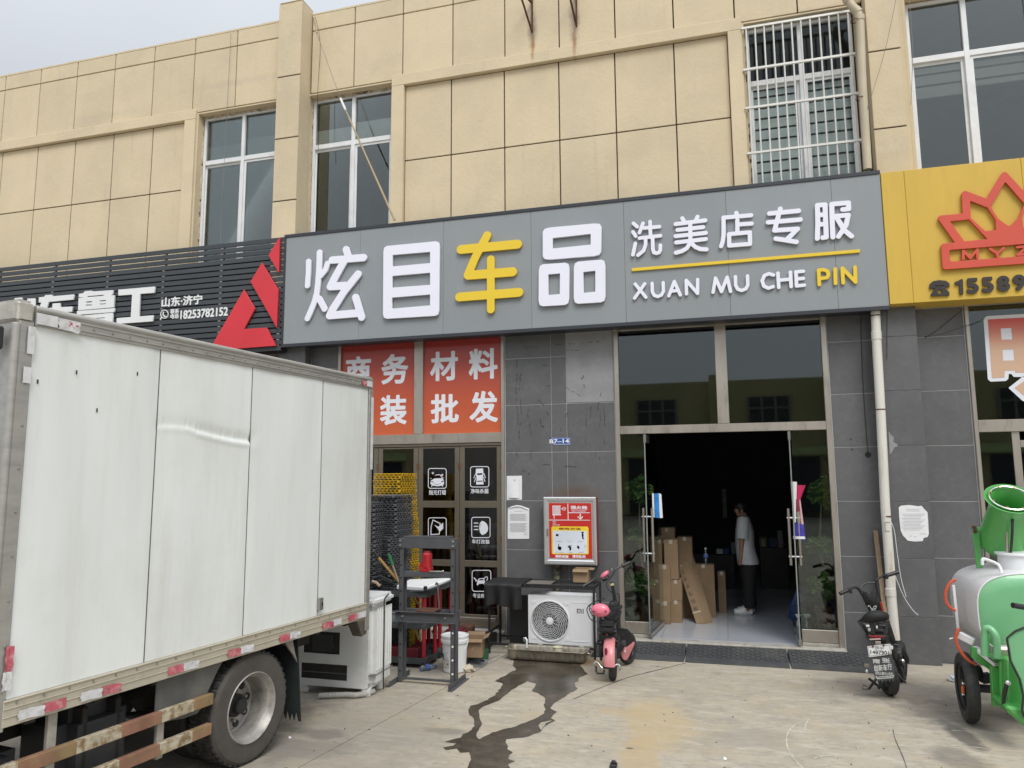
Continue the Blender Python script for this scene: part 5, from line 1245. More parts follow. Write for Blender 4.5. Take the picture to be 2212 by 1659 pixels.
# window grille
m_gr = mat('white_steel_bar', (0.62, 0.61, 0.57), 0.4, 0.3, var=0.08, scale=9)
t = thing('window_grille', 'white steel security bars over the upper window right of the pale ochre panels', 'window bars', (1.13, -.08, 5.2))
zs_ = [8.005, 7.42, 6.885, 6.265, 5.64]
for z in zs_: bb = MB(); bb.box(.445, 1.805, -.095, -.065, z - .016, z + .016); bb.build('bar', m_gr, t, bevel=.003)
for i in range(12):
    x = .505 + i * .113
    bb = MB(); bb.cyl((x, -.080, 5.3), (x, -.080, 8.0), .0115, n=8); bb.build('bar', m_gr, t)
for x in (.455, 1.798): bb = MB(); bb.box(x - .01, x + .01, -.0635, -.031, 7.40, 7.43); bb.box(x - .01, x + .01, -.0635, -.031, 6.25, 6.28); bb.build('fixing', m_gr, t, flat=True)['kind'] = 'stuff'
# downpipes
m_pipeb = mat('beige_pipe', (0.50, 0.43, 0.31), 0.5, var=0.08, scale=4)
t = thing('downpipe', 'beige rainwater downpipe with an elbow, between the barred window and the pilaster', 'pipe', (1.80, -.3, 5.7))
pts = [at(c3, 1265, -60, -.3), at(c3, 1272, -10, -.3), at(c3, 1290, 18, -.3), at(c3, 1322, 52, -.3), at(c3, 1338, 90, -.3), at(c3, 1350, 400, -.3), at(c3, 1380, 900, -.3)]
pts = [Vector((p.x, -.27, p.z)) for p in pts]
bb = MB(); bb.tube(pts, .05, n=16); bb.build('pipe', m_pipeb, t)
for i, (a_, d) in enumerate(((1, 2), (3, 2), (4, 5))):
    p, dr = pts[a_], (pts[d] - pts[a_]).normalized(); bb = MB(); bb.cyl(p - dr * .035, p + dr * .035, .0565, n=16); bb.build('collar', m_pipeb, t, bevel=.003)
for z in (7.75, 6.72): x = 1.79; bb = MB(); bb.lathe([(.052, -.006), (.054, -.006), (.054, .006), (.052, .006)], (x - .0, -.27, z), (0, 0, 1)); bb.build('clip', m_rustmetal, t)
m_pipew = mat('stained_white_pipe', (0.66, 0.64, 0.58), 0.4, var=0.06, scale=3, col2=(0.42, 0.33, 0.22), fac2=(0.56, 0.8), s2=5, aniso=(3, 3, 0.5))
t = thing('drainpipe', 'tall white drainpipe with collars, in front of the grey tiled pillar', 'pipe', (1.745, -.235, .3))
kp_ = K(3250, 1150, 1.9514); kp2 = K(3200, 1900, 1.843)
def px_(k, xl_, xr_, y): p, q_ = at(k, xl_, y, -.235), at(k, xr_, y, -.235); return Vector(((p.x + q_.x) / 2, -.235, (p.z + q_.z) / 2)), (q_.x - p.x) / 2
pp_ = [px_(kp_, 344, 426, 150), px_(kp_, 352, 434, 365), px_(kp_, 382, 466, 900), px_(kp_, 418, 502, 1650), px_(kp2, 520, 600, 620), px_(kp2, 535, 605, 820), px_(kp2, 566, 630, 1140)]
bb = MB(); bb.tube([p for p, r in pp_], .052, n=18); bb.build('pipe', m_pipew, t)
for p, l_ in ((px_(kp_, 350, 434, 335)[0], .05), (px_(kp2, 528, 605, 795)[0], .045)): bb = MB(); bb.cyl(p - Vector((0, 0, l_)), p + Vector((0, 0, l_)), .0575, n=18); bb.build('collar', m_pipew, t, bevel=.004)
for p in (px_(kp_, 382, 466, 903)[0], px_(kp_, 346, 424, 182)[0], px_(kp2, 500, 575, 245)[0]):
    bb = MB(); bb.cyl(p - Vector((0, 0, .007)), p + Vector((0, 0, .007)), .0545, n=18); bb.build('clip', m_rustmetal, t)
p = px_(kp2, 500, 575, 320)[0]; bb = MB()
for z0_, z1_, x0_, x1_ in ((.02, .06, -.02, .03), (-.05, .05, -.03, -.026), (-.05, -.046, -.03, .02)): bb.box(p.x + x0_, p.x + x1_, -.2895, -.2885, p.z + z0_ if z0_ != .02 else p.z + .05, p.z + (z1_ if z0_ != .02 else .054))
bb.build('scrawl', m_blackprint, t, flat=True)
# chipped tile and cables round the pipe
m_cable = mat('thin_black_cable', (0.02, 0.02, 0.02), 0.6)
def cable(label, pts, r=.0035, m=None, name='cable'):
    bb = MB(); P = []
    for i in range(len(pts) - 1):
        p0, p1, p2, p3 = [Vector(pts[min(max(j, 0), len(pts) - 1)]) for j in (i - 1, i, i + 1, i + 2)]
        for t_ in range(5):
            t_ /= 5; P.append(0.5 * ((2 * p1) + (-p0 + p2) * t_ + (2 * p0 - 5 * p1 + 4 * p2 - p3) * t_ ** 2 + (-p0 + 3 * p1 - 3 * p2 + p3) * t_ ** 3))
    P.append(Vector(pts[-1])); bb.tube(P, r, n=6); o = bb.build(name, m or m_cable); return meta(o, label, 'cable')
cable('thin black cable hanging down to the round hole in the grey tiles', [at(kp_, *q_, -.012) for q_ in ((272, 180), (276, 400), (290, 720), (312, 1050), (326, 1225), (328, 1250))])
cable('short black wire hanging beside the top of the white drainpipe', [at(kp_, *q_, -.185) for q_ in ((474, 140), (474, 300), (473, 515))], .003)
cable('black wire looping from a drill hole up under the yellow sign', [at(kp_, *q_, -.02) for q_ in ((770, 345), (850, 300), (950, 220), (1060, 130))], .003)
cable('black wire running from the drill hole across the right shop window', [at(kp_, *q_, -.05) for q_ in ((770, 345), (900, 320), (1000, 285), (1110, 250), (1225, 205))], .003)
cable('white wire curling down beside the white drainpipe', [at(kp2, *q_, -.25) for q_ in ((545, 240), (590, 340), (612, 500), (640, 690), (678, 830))], .0035, m_white)
cable('loose white wire end reaching down over the pillar tiles', [at(kp2, *q_, -.22) for q_ in ((600, 680), (640, 780), (680, 860), (730, 930), (765, 962))], .004, m_white)
cable('thin wire hanging in front of the left upper window', [at(K(0, 0, 1.508), *q_, -.1) for q_ in ((1372, 200), (1355, 520), (1335, 900), (1310, 1380), (1318, 1440))], .0035, mat('grey_wire', (0.2, 0.19, 0.17), 0.6))
cable('black cable hanging beside the bamboo pole at the second upper window', [at(c2, *q_, -.12) for q_ in ((150, 110), (182, 290), (165, 620), (170, 970))], .0035)
cable('thin slanting wire in front of the right pilaster', [at(c3, *q_, -.31) for q_ in ((1528, 0), (1470, 270), (1395, 520), (1366, 615))], .0035, MATS['grey_wire'])
cable('straight thin wire in front of the upper right window', [at(c3, *q_, -.2) for q_ in ((1600, 0), (1612, 160), (1618, 300), (1608, 560))], .003, MATS['grey_wire'])
m_bam = mat('dry_bamboo', (0.40, 0.31, 0.18), 0.6, var=0.15, scale=12)
t = thing('bamboo_pole', 'long bamboo pole with a white sleeve, leaning across the second upper window', 'pole', at(c2, 655, 1400, -.38))
a_, b_, c_, d_ = at(c2, 160, 215, -.36), at(c2, 312, 635, -.36), at(c2, 345, 710, -.36), at(c2, 662, 1420, -.38)
bb = MB(); bb.tube([a_, b_], .004, n=6); bb.build('string', MATS['grey_wire'], t)
bb = MB(); bb.cyl(b_, c_, .018, n=10); bb.build('sleeve', m_white, t)
bb = MB(); bb.tube([c_.lerp(d_, i / 8) for i in range(9)], [.011, .0125, .012, .013, .0135, .014, .0145, .015, .016], n=10)
for i in range(1, 8): p = c_.lerp(d_, i / 8); dr = (d_ - c_).normalized(); bb.cyl(p - dr * .006, p + dr * .006, .0165, n=10)
bb.build('bamboo', m_bam, t)
bb = MB(); bb.cyl(at(c2, 140, 112, -.34), at(c2, 160, 212, -.34), .014, n=8); o = bb.build('stick', m_bam); meta(o, 'short pale stick hanging at the top of the left pilaster', 'stick')

cutout('broken_tile_edge', B, -.1705, .003, m_plaster, polys=[[(lambda p: (p.x, p.z))(A(*kp_(*q_), -.17)) for q_ in ((484, 1065), (500, 1095), (525, 1115), (522, 1150), (555, 1172), (552, 1188), (528, 1195), (515, 1225), (500, 1245), (494, 1250))]], res=60)
# ------------------------------------------------------------------ hydrant cabinet
kh_ = K(2100, 1900, 4.74); YH = -.20
m_hred = mat('hydrant_red', (0.52, 0.025, 0.018), 0.4, var=0.05)
m_hside = mat('brick_red_enamel', (0.26, 0.035, 0.025), 0.5, var=0.15, scale=8)
m_hal = mat('brushed_aluminium', (0.58, 0.59, 0.60), 0.35, 0.7, var=0.06)
m_hyel = mat('yellow_print', (0.80, 0.60, 0.03), 0.5); m_hpale = mat('pale_blue_print', (0.66, 0.70, 0.78), 0.5); m_hdr = mat('dark_red_print', (0.22, 0.012, 0.02), 0.5)
HX0, HX1, HZ0, HZ1 = -2.30, -1.61, 1.003, 1.862
t = thing('hydrant_cabinet', 'red fire hydrant cabinet with silver door frame and yellow instruction panel on the tiled wall', 'cabinet', (-1.95, 0, 1.0))
bb = MB(); bb.box(HX0 + .004, HX1 - .004, YH + .03, -.001, HZ0 + .004, HZ1 - .004); bb.build('cabinet_body', m_hside, t, bevel=.006)
def W4(pts, y=YH + .003): return W2(kh_, pts, y)
fo = [(HX0, HZ0), (HX1, HZ0), (HX1, HZ1), (HX0, HZ1)]
ix0, ix1, iz0, iz1 = HX0 + .072, HX1 - .062, HZ0 + .082, HZ1 - .078
prof = [(0, .03), (0, .002), (.012, -.004), (.040, -.002), (.052, .008), (.070, .010)]
for si in range(4):
    c0, c1 = [(HX0, HZ0), (HX1, HZ0), (HX1, HZ1), (HX0, HZ1)][si], [(HX1, HZ0), (HX1, HZ1), (HX0, HZ1), (HX0, HZ0)][si]
    i0, i1 = [(ix0, iz0), (ix1, iz0), (ix1, iz1), (ix0, iz1)][si], [(ix1, iz0), (ix1, iz1), (ix0, iz1), (ix0, iz0)][si]
    bb = MB(); rings = []
    for o_, i_ in ((c0, i0), (c1, i1)):
        rg = [bb.v((o_[0] + (i_[0] - o_[0]) * f / .070, YH + dy, o_[1] + (i_[1] - o_[1]) * f / .070)) for f, dy in prof] + [bb.v((i_[0], YH + .03, i_[1]))]
        rings.append(rg)
    bb.skin(rings); bb.build('door_frame', m_hal, t, sharp=25)
bb = MB(); bb.box(ix0, ix1, YH + .006, YH + .02, iz0, iz1); bb.build('door_panel', m_hred, t, flat=True)
YP = YH + .006
def hp(name, m, polys=(), caps=(), holes=(), y=YP, res=120, r_=0): return cutout(name, t, y, .0012, m, caps=[(W4(p), q_) for p, q_ in caps], polys=[W4(p) for p in polys], holes=[W4(p) for p in holes], res=res)
hp('white_lines', m_letterwf, polys=[[(290, 694), (1060, 699), (1060, 709), (290, 706)], [(636, 392), (650, 392), (656, 696), (643, 696)], [(654, 556), (1052, 558), (1052, 570), (654, 570)]], res=260)
hp('hose_symbol', m_letterwf, polys=[[(356, 432), (368, 432), (374, 608), (360, 610)]] + [[(x, 431), (x + 14, 431), (x + 16, 610), (x + 2, 610)] for x in range(378, 500, 22)] + [[(356, 596), (518, 596), (518, 611), (358, 612)], [(356, 431), (514, 431), (514, 442), (356, 442)], [(378, 612), (392, 612), (396, 675), (384, 677)], [(512, 482), (540, 484), (540, 496), (512, 494)]],
   caps=[([(572 + 34 * math.cos(a * .3142), 489 + 29 * math.sin(a * .3142)) for a in range(21)], .0022), ([(545, 489), (600, 489)], .002), ([(572, 465), (572, 512)], .002)], res=170)
def ht(body, x0, y0, x1, y1, m, w=.03, y=YP, name='lettering', res=None):
    xm, ym = (x0 + x1) / 2, (y0 + y1) / 2
    return bold(name, t, body, at(kh_, x0, ym, YH).x, at(kh_, x1, ym, YH).x, at(kh_, xm, y1, YH).z, at(kh_, xm, y0, YH).z, y, m, w, .0012, res=res or 70 * len(body))
ht('消火栓', 692, 432, 1008, 504, m_letterwf, .04); ht('FIRE HYDRANT', 715, 520, 985, 542, m_letterwf, .02)
hp('arrow', m_letterwf, polys=[[(864, 580), (886, 580), (888, 650), (866, 650)], [(820, 640), (832, 630), (876, 665), (918, 630), (930, 642), (878, 694)]])
for s_, y_ in (('保养人：', 716), ('检查人：', 748), ('室内消火栓箱', 780)): ht(s_, 360, y_, 430 if len(s_) < 5 else 490, y_ + 22, m_letterwf, .01)
hp('yellow_panel', m_hyel, polys=[[(352, 818), (1005, 822), (1020, 832), (1030, 858), (1034, 1315), (1018, 1342), (362, 1336), (345, 1318), (336, 845)]], res=140)
hp('pale_panel', m_hpale, polys=[[(362, 897), (995, 905), (1003, 1322), (374, 1318)]], y=YP - .0013)
YP2 = YP - .0026
ht('使用方法', 468, 842, 884, 886, MATS['dark_red_print'], .02, YP - .0013)
for g_ in ([[(420, 965), (440, 958), (470, 965), (474, 985), (460, 1003), (436, 1004), (422, 990)]], [[(892, 922), (945, 922), (945, 940), (928, 945), (940, 985), (936, 1030), (952, 1060), (905, 1050), (915, 1035), (900, 975), (910, 945), (892, 938)]],
           [[(466, 1145), (478, 1145), (482, 1192), (525, 1200), (520, 1265), (470, 1262), (450, 1215), (466, 1195)]], [[(635, 1176), (720, 1176), (720, 1186), (690, 1188), (712, 1215), (705, 1265), (668, 1270), (674, 1225), (632, 1205), (660, 1190)]], [[(815, 1180), (850, 1182), (864, 1215), (850, 1245), (830, 1238), (832, 1222), (805, 1212), (822, 1200)]], [[(952, 1178), (972, 1178), (970, 1194), (952, 1192)]]):
    hp('pictogram', m_hdr, polys=g_, y=YP2 + .0013, res=60)
for s_, x_, y_ in (('1.打开箱门', 425, 1088), ('2.接好水带', 625, 1088), ('3.连接水枪', 828, 1088), ('4.按下启动按钮', 402, 1292), ('5.打开阀门', 625, 1292), ('6.对准火源', 830, 1292)): ht(s_, x_, y_, x_ + (110 if len(s_) < 8 else 158), y_ + 20, m_print, .0, YP2 + .0013, res=300)
ht('消防设施', 405, 1352, 655, 1404, m_letterwf, .045); ht('请勿乱动', 725, 1352, 972, 1408, m_letterwf, .045)
bb = MB(); bb.box(HX0 + .036, HX0 + .062, YH - .006, YH + .001, 1.36, 1.455); bb.build('latch', m_rivet, t, bevel=.002)
for x_ in (455, 912):
    p = at(kh_, x_, 298, YH); bb = MB(); bb.cyl((p.x, YH - .0, p.z), (p.x, YH - .009, p.z), .005, n=8); bb.build('screw', m_black, t)
stains(m_tile, [(-1.95, 1.92, .40, .10, (0.12, 0.085, 0.06), .7), (-1.7, .9, .2, .5, (0.075, 0.075, 0.078), .6), (-2.75, .35, .4, .3, (0.08, 0.08, 0.08), .5)])
m_wrap = mat('patterned_wrap', (0.17, 0.15, 0.10), 0.8, var=0.4, scale=18, col2=(0.03, 0.03, 0.03), fac2=(0.45, 0.55), s2=22)
bb = MB(); p = at(kf, 732, 1140, -.06); q_ = at(kf, 740, 1640, -.06); bb.tube([(p.x, -.06, 1.0), (p.x, -.065, .8), (p.x + .005, -.06, .5), (p.x, -.06, .03)], [.052, .047, .05, .05], n=14)
o = bb.build('wrapped_pipe', m_wrap); meta(o, 'pipe wrapped in patterned film below the hydrant cabinet', 'pipe')

# ------------------------------------------------------------------ black frame table, air conditioner, tray
ka = K(1900, 2200, 2.766)
m_tbl = mat('chipped_black_frame', (0.017, 0.017, 0.018), 0.45, var=0.3, scale=20, col2=(0.20, 0.20, 0.19), fac2=(0.66, 0.69), s2=30)
YF, YB = -.82, -.36
def fx(x, y, yp): return at(ka, x, y, yp)
TL, TR_ = fx(62, 300, YF).x, fx(1208, 300, YF).x + .015
ZT_ = fx(800, 282, YF).z
t = thing('frame_table', 'black steel frame table, partly draped with a cloth, standing over the air conditioner', 'table', (TL, YF, 0))
for y in (YF, YB): bb = MB(); bb.box(TL, TR_, y - .0125, y + .0125, ZT_ - .045, ZT_); bb.build('top_rail', m_tbl, t, bevel=.002)
for x in (TL, TR_ - .025): bb = MB(); bb.box(x, x + .025, YF + .013, YB - .013, ZT_ - .04, ZT_ - .003); bb.build('top_rail', m_tbl, t, bevel=.002)
for x in (TL, TR_ - .025):
    for y in (YF, YB): bb = MB(); bb.box(x, x + .025, y - .012, y + .012, .0, ZT_ - .0455); bb.build('leg', m_tbl, t, bevel=.002)
for y in (YF, YB): bb = MB(); bb.box(TL + .026, TR_ - .026, y - .012, y + .012, .105, .13); bb.build('lower_rail', m_tbl, t, bevel=.002)
bb = MB(); bb.box(TL, TL + .025, YF + .013, YB - .013, .24, .265); bb.build('lower_rail', m_tbl, t, bevel=.002)
bb = MB(); bb.box(TL + .35, TL + .75, YF + .014, YB - .014, ZT_ - .02, ZT_ - .016); bb.build('tray_sheet', m_steel, t, flat=True)
m_cloth = mat('black_cloth', (0.008, 0.008, 0.009), 0.6, var=0.2, scale=8, bump=0.15, bscale=25)
xw0, xw1 = TL - .03, fx(440, 240, YF).x
bb = MB()
def clothf(u, v):
    x = xw0 + (xw1 - xw0) * u; L_ = YB - YF + .06; s_ = v * (L_ + .30)
    y = YB - min(s_, L_); z = ZT_ + .006 - max(0, s_ - L_) * (1 - .35 * max(0, .5 - abs(u - .3)))
    y -= .02 + .02 * math.sin(u * 17) * max(0, s_ - L_) * 4 if s_ > L_ else 0
    return (x, y, z + .003 * math.sin(u * 9 + v * 5))
bb.grid(clothf, 26, 26); o = bb.build('black_cloth', m_cloth, None, fixn=False); meta(o, 'black cloth draped over the left end of the frame table', 'cloth')
bb = MB(); bb.grid(lambda u, v: (xw0 + .0 - .012 * math.sin(v * 9), YF - .03 + (YB - YF + .02) * v, ZT_ + .004 - .24 * u - .04 * u * math.sin(v * 6)), 8, 14)
bb.build('side_fold', m_cloth, o, fixn=False)
# dark board standing behind the table legs
bb = MB(); bb.box(TL + .12, TL + .42, YB + .06, YB + .075, .02, .62); o = bb.build('grey_board', mat('slate_board', (0.06, 0.063, 0.066), 0.6, var=0.1)); meta(o, 'dark grey board standing upright behind the frame table, left of the air conditioner', 'board')
# outdoor unit
YA = -.77
m_ac = mat('white_powder_coat', (0.72, 0.73, 0.75), 0.4, var=0.03, scale=2)
x0, x1 = fx(498, 600, YA).x, fx(1195, 600, YA).x; z0, z1 = .135, fx(800, 405, YA).z
AC = thing('air_conditioner', 'white air conditioner outdoor unit with a round fan grille below the frame table', 'air conditioner', ((x0 + x1) / 2, YA, .13))
fc = fx(733, 677, YA); fr_ = .232
bb = MB()
# casing: front face with a round opening
N_ = 48; ring = [(fc.x + fr_ * math.cos(2 * math.pi * i / N_), fc.z + fr_ * math.sin(2 * math.pi * i / N_)) for i in range(N_)]
me = curve_mesh([[(x0, z0), (x1, z0), (x1, z1), (x0, z1)], ring], .002, 0); stand(me, YA + .002); local(me, AC); link('front_panel', me, AC, m_ac)
bb.box(x0, x1, YA + .0045, YA + .30, z1 - .004, z1 + .004); bb.box(x0, x0 + .004, YA + .0045, YA + .30, z0, z1 - .0045); bb.box(x1 - .004, x1, YA + .0045, YA + .30, z0, z1 - .0045); bb.box(x0 + .004, x1 - .004, YA + .296, YA + .30, z0, z1 - .0045); bb.box(x0 + .0045, x1 - .0045, YA + .0045, YA + .295, z0, z0 + .004)
bb.build('casing', m_ac, AC, bevel=.0015)
bb = MB(); bb.lathe([(fr_ + .012, .001), (fr_ + .010, -.010), (fr_ - .002, -.012), (fr_ - .006, .004), (fr_ - .006, .05)], (fc.x, YA, fc.z), (0, 1, 0), n=56); bb.build('fan_ring', m_ac, AC)
bb = MB(); bb.cyl((fc.x, YA + .10, fc.z), (fc.x, YA + .105, fc.z), fr_ - .002, n=40); bb.build('fan_recess', mat('fan_dark', (0.012, 0.012, 0.013), 0.7), AC)
bb = MB()
for i in range(3):
    for j in range(8):
        a0 = i * 2.094 + j * .13; a1 = a0 + .14
        bb.quadbox([(fc.x + r_ * math.cos(a_), YA + yy, fc.z + r_ * math.sin(a_)) for yy in (.05 + j * .004, .056 + j * .004) for r_, a_ in ((.05, a0), (.2, a0 - .2), (.2, a1 - .2), (.05, a1))])
bb.build('fan', mat('fan_blade', (0.03, 0.03, 0.032), 0.5), AC, flat=True)
bb = MB()
for i in range(10):
    r_ = .048 + (fr_ - .056) * i / 9; n_ = 48
    bb.tube([(fc.x + r_ * math.cos(2 * math.pi * k / n_), YA - .010 + .012 * (r_ / fr_) ** 2, fc.z + r_ * math.sin(2 * math.pi * k / n_)) for k in range(n_)], .0017, n=4, closed=True)
for i in range(12):
    a0 = 2 * math.pi * i / 12; bb.tube([(fc.x + r_ * math.cos(a0 + .1), YA - .012, fc.z + r_ * math.sin(a0 + .1)) for r_ in (.035, .10)], .002, n=4)
for i in range(18):
    a0 = 2 * math.pi * i / 18; P = []
    for k in range(14):
        r_ = .095 + (fr_ - .10) * k / 13; P.append((fc.x + r_ * math.cos(a0 - 2.0 * (k / 13) ** .9), YA - .0125 + .012 * (r_ / fr_) ** 2, fc.z + r_ * math.sin(a0 - 2.0 * (k / 13) ** .9)))
    bb.tube(P, .0024, n=4)
o = bb.build('fan_grille', m_white, AC); o['kind'] = 'stuff'
bb = MB(); bb.lathe([(.043, .004), (.042, -.006), (.03, -.009), (.001, -.010)], (fc.x, YA - .009, fc.z), (0, 1, 0)); bb.build('grille_hub', m_white, AC)
a_, b_ = fx(962, 475, YA), fx(1165, 910, YA); me = curve_mesh(contour([(rr(a_.x, b_.z, b_.x, a_.z, .025) + [rr(a_.x, b_.z, b_.x, a_.z, .025)[0]], .004)], res=160), .0025, 0); stand(me, YA - .001); local(me, AC); link('service_panel', me, AC, m_ac)
for (xa, ya, xb, yb_) in ((528, 455, 588, 492), (880, 470, 942, 510), (535, 840, 590, 878), (895, 862, 948, 900)):
    a_, b_ = fx(xa, ya, YA), fx(xb, yb_, YA); bb = MB(); bb.box(a_.x, b_.x, YA - .004, YA - .0005, b_.z, a_.z); bb.build('embossed_tab', m_ac, AC, bevel=.003)
m_logo = mat('grey_logo', (0.10, 0.10, 0.11), 0.4)
L2 = lambda p: [(fx(*q_, YA).x, fx(*q_, YA).z) for q_ in p]
cutout('logo', AC, YA - .0005, .002, m_logo, polys=[L2([(1027, 544), (1065, 546), (1078, 556), (1080, 597), (1070, 597), (1068, 562), (1060, 555), (1038, 554), (1038, 595), (1027, 595)]), L2([(1047, 566), (1057, 566), (1058, 596), (1048, 596)]), L2([(1090, 546), (1100, 546), (1101, 598), (1091, 598)])], res=110)
for x_ in (x0 + .12, x1 - .16): bb = MB(); bb.box(x_, x_ + .05, YA + .002, YA + .29, .115, .1345); bb.build('foot', m_ac, AC, bevel=.002)
# drain pan
m_pan = mat('stained_steel_pan', (0.30, 0.275, 0.22), 0.4, 0.6, var=0.25, scale=9, col2=(0.13, 0.10, 0.06), fac2=(0.5, 0.75), s2=10, aniso=(3, 3, .6))
gp0, gp1 = G(*ka(300, 1105)), G(*ka(1070, 1142))
PX0, PX1, PY0, PY1 = gp0.x - .05, gp1.x + .07, -1.13, -.86
t = thing('drain_tray', 'long stained steel tray on the ground under the air conditioner', 'tray', ((PX0 + PX1) / 2, -1, 0))
def pan(z, ins): return [(p[0], p[1], z) for p in rr(PX0 + ins, PY0 + ins, PX1 - ins, PY1 - ins, .06 - ins * .4, 6)]
bb = MB(); prof = [(.135, -.014), (.140, -.012), (.138, 0), (.12, .008), (.05, .02), (.018, .03), (.008, .05)]
rings = [[bb.v(p) for p in pan(z, i_)] for z, i_ in prof] ; bb.skin(rings, cap=False); bb.bm.faces.new(rings[-1])
inner = [[bb.v(p) for p in pan(z, i_)] for z, i_ in ((.135, -.0135), (.137, .002), (.12, .012), (.05, .024), (.022, .034), (.014, .054))]; bb.skin(inner, cap=False); bb.bm.faces.new(inner[-1])
bb.build('pan', m_pan, t, fixn=False, sharp=50)
for x_ in (PX0, PX1): 
    s_ = -1 if x_ == PX0 else 1; bb = MB(); ym = (PY0 + PY1) / 2; bb.tube([(x_, ym - .07, .125), (x_ + s_ * .035, ym - .065, .12), (x_ + s_ * .05, ym - .05, .115), (x_ + s_ * .05, ym + .05, .115), (x_ + s_ * .035, ym + .065, .12), (x_, ym + .07, .125)], .004, n=6); bb.build('handle', m_steel, t)
bb = MB(); bb.poly([(p[0], p[1], .085) for p in rr(PX0 + .02, PY0 + .02, PX1 - .02, PY1 - .02, .05)]); bb.build('water', mat('murky_water', (0.05, 0.042, 0.03), 0.08), t, flat=True)
p = fx(825, 990, -.98); t = thing('paper_cup', 'small cream plastic pot standing in the steel tray', 'pot', (p.x, -.98, .02))
bb = MB(); bb.lathe([(.001, .03), (.040, .03), (.055, .155), (.060, .157), (.060, .163), (.052, .163), (.038, .04), (.001, .04)], (p.x, -1.0, 0), n=24); bb.build('pot', mat('cream_plastic', (0.66, 0.62, 0.48), 0.5, var=0.06), t)
text('print', t, 'KinKS', p.x - .03, p.x + .03, .10, .125, -1.058, mat('brown_ink', (0.25, 0.05, 0.02), 0.6), th=.002)
bb = MB(); xh = fx(470, 900, -.85).x; bb.tube([(xh - .03, -.80, .16), (xh - .025, -.84, .20), (xh + .0, -.86, .21), (xh + .02, -.87, .19), (xh + .02, -.875, .14), (xh + .02, -.875, .10)], .011, n=10); o = bb.build('drain_hose', m_white); meta(o, 'short white drain hose curving into the steel tray', 'hose')

# cartons
def carton(label, x0, x1, y0, y1, z0, z1, rz=0.0, m=None, tape_=True, group=None, flaps=False, tilt=None, name='cardboard_box', cat='box'):
    c_ = Vector(((x0 + x1) / 2, (y0 + y1) / 2, z0)); t = thing(name, label, cat, c_, rz, group)
    if tilt: t.rotation_euler = tilt; WM[t.name] = Matrix.Translation(c_) @ Euler(tilt).to_matrix().to_4x4()
    X = WM[t.name]; a_, b_, h_ = (x1 - x0) / 2, (y1 - y0) / 2, z1 - z0
    bb = MB(X)
    if flaps:
        for q_ in ((-a_, a_, -b_, -b_ + .004), (-a_, a_, b_ - .004, b_), (-a_, -a_ + .004, -b_ + .0045, b_ - .0045), (a_ - .004, a_, -b_ + .0045, b_ - .0045)): bb.box(*q_, 0, h_)
        bb.box(-a_ + .005, a_ - .005, -b_ + .005, b_ - .005, 0, .004)
    else: bb.box(-a_, a_, -b_, b_, 0, h_)
    bb.build('carton_body', m or m_card, t, bevel=.002)
    if flaps:
        for (p0, p1, out) in (((-a_, -b_), (a_, -b_), (0, -1)), ((a_, -b_), (a_, b_), (1, 0)), ((-a_, b_), (a_, b_), (0, 1))):
            f_ = random.uniform(.4, .9) * min(a_, b_); dz_ = random.uniform(-.05, .03)
            bb = MB(X); bb.quadbox([(p0[0], p0[1], h_), (p1[0], p1[1], h_), (p1[0] + out[0] * f_, p1[1] + out[1] * f_, h_ + dz_), (p0[0] + out[0] * f_, p0[1] + out[1] * f_, h_ + dz_), (p0[0], p0[1], h_ + .003), (p1[0], p1[1], h_ + .003), (p1[0] + out[0] * f_, p1[1] + out[1] * f_, h_ + dz_ + .003), (p0[0] + out[0] * f_, p0[1] + out[1] * f_, h_ + dz_ + .003)]); bb.build('flap', m or m_card, t, flat=True)
    if tape_:
        bb = MB(X); bb.box(-a_ - .0006, a_ + .0006, -.022, .022, h_ * .78 if h_ > .5 else h_, (h_ * .78 + .012) if h_ > .5 else h_ + .0006) if False else bb.box(-.022, .022, -b_ - .0006, b_ + .0006, h_ - .05, h_ + .0007); bb.build('tape', m_tape, t, flat=True)
    return t
a_, b_ = at(kf, 922, 1180, -.56), at(kf, 1105, 1335, -.56)
t = carton('small brown cardboard box standing on the frame table under the hydrant cabinet', a_.x, b_.x, -.58, -.36, ZT_ + .001, a_.z, flaps=True, tape_=False)
t.rotation_euler = (0, 0, .05)

# ------------------------------------------------------------------ rubber ramps at the doorway
m_rub = mat('ramp_rubber', (0.055, 0.057, 0.06), 0.7, var=0.15, scale=4, col2=(0.11, 0.105, 0.095), fac2=(0.5, 0.8), s2=3)
def rz_(y): return .012 + (.098 - .012) * (y + .58) / .40
for lb, xa, xb in (('leftmost black rubber ramp, behind the pink scooter', -1.62, -.545), ('middle black rubber ramp in front of the open glass doors', -.53, .60), ('rightmost black rubber ramp, behind the black scooter', .62, 1.72)):
    yb_ = -.19 if xa > -.6 else -.17
    t = thing('rubber_ramp', lb, 'ramp', ((xa + xb) / 2, -.4, 0), 0, 'rubber ramps at the shop door')
    bb = MB(); bb.prism([(xa, -.70, 0), (xa, -.70, .012), (xa, -.53, .024), (xa, -.18, .100), (xa, -.175, 0)], (xb - xa, 0, 0)); bb.build('ramp_body', m_rub, t, bevel=.004)
    bb = MB(); n_ = int((xb - xa) / .052); k = 0
    for i in range(n_):
        for j in range(8):
            x = xa + .03 + (xb - xa - .06) * i / (n_ - 1); y = -.50 + j * .042
            an = .8 if (i + j) % 2 else -.8; z = .024 + (.076) * (y + .53) / .35
            bb.obox((x, y, z + .002), (.052, .011, .007), (math.atan(.217), 0, an))
    o = bb.build('tread_bars', m_rub, t, flat=True); o['kind'] = 'stuff'
bb = MB(); p = A(1372, 1300, -.3); q_ = G(*K(3200, 1900, 1.843)(458, 352))
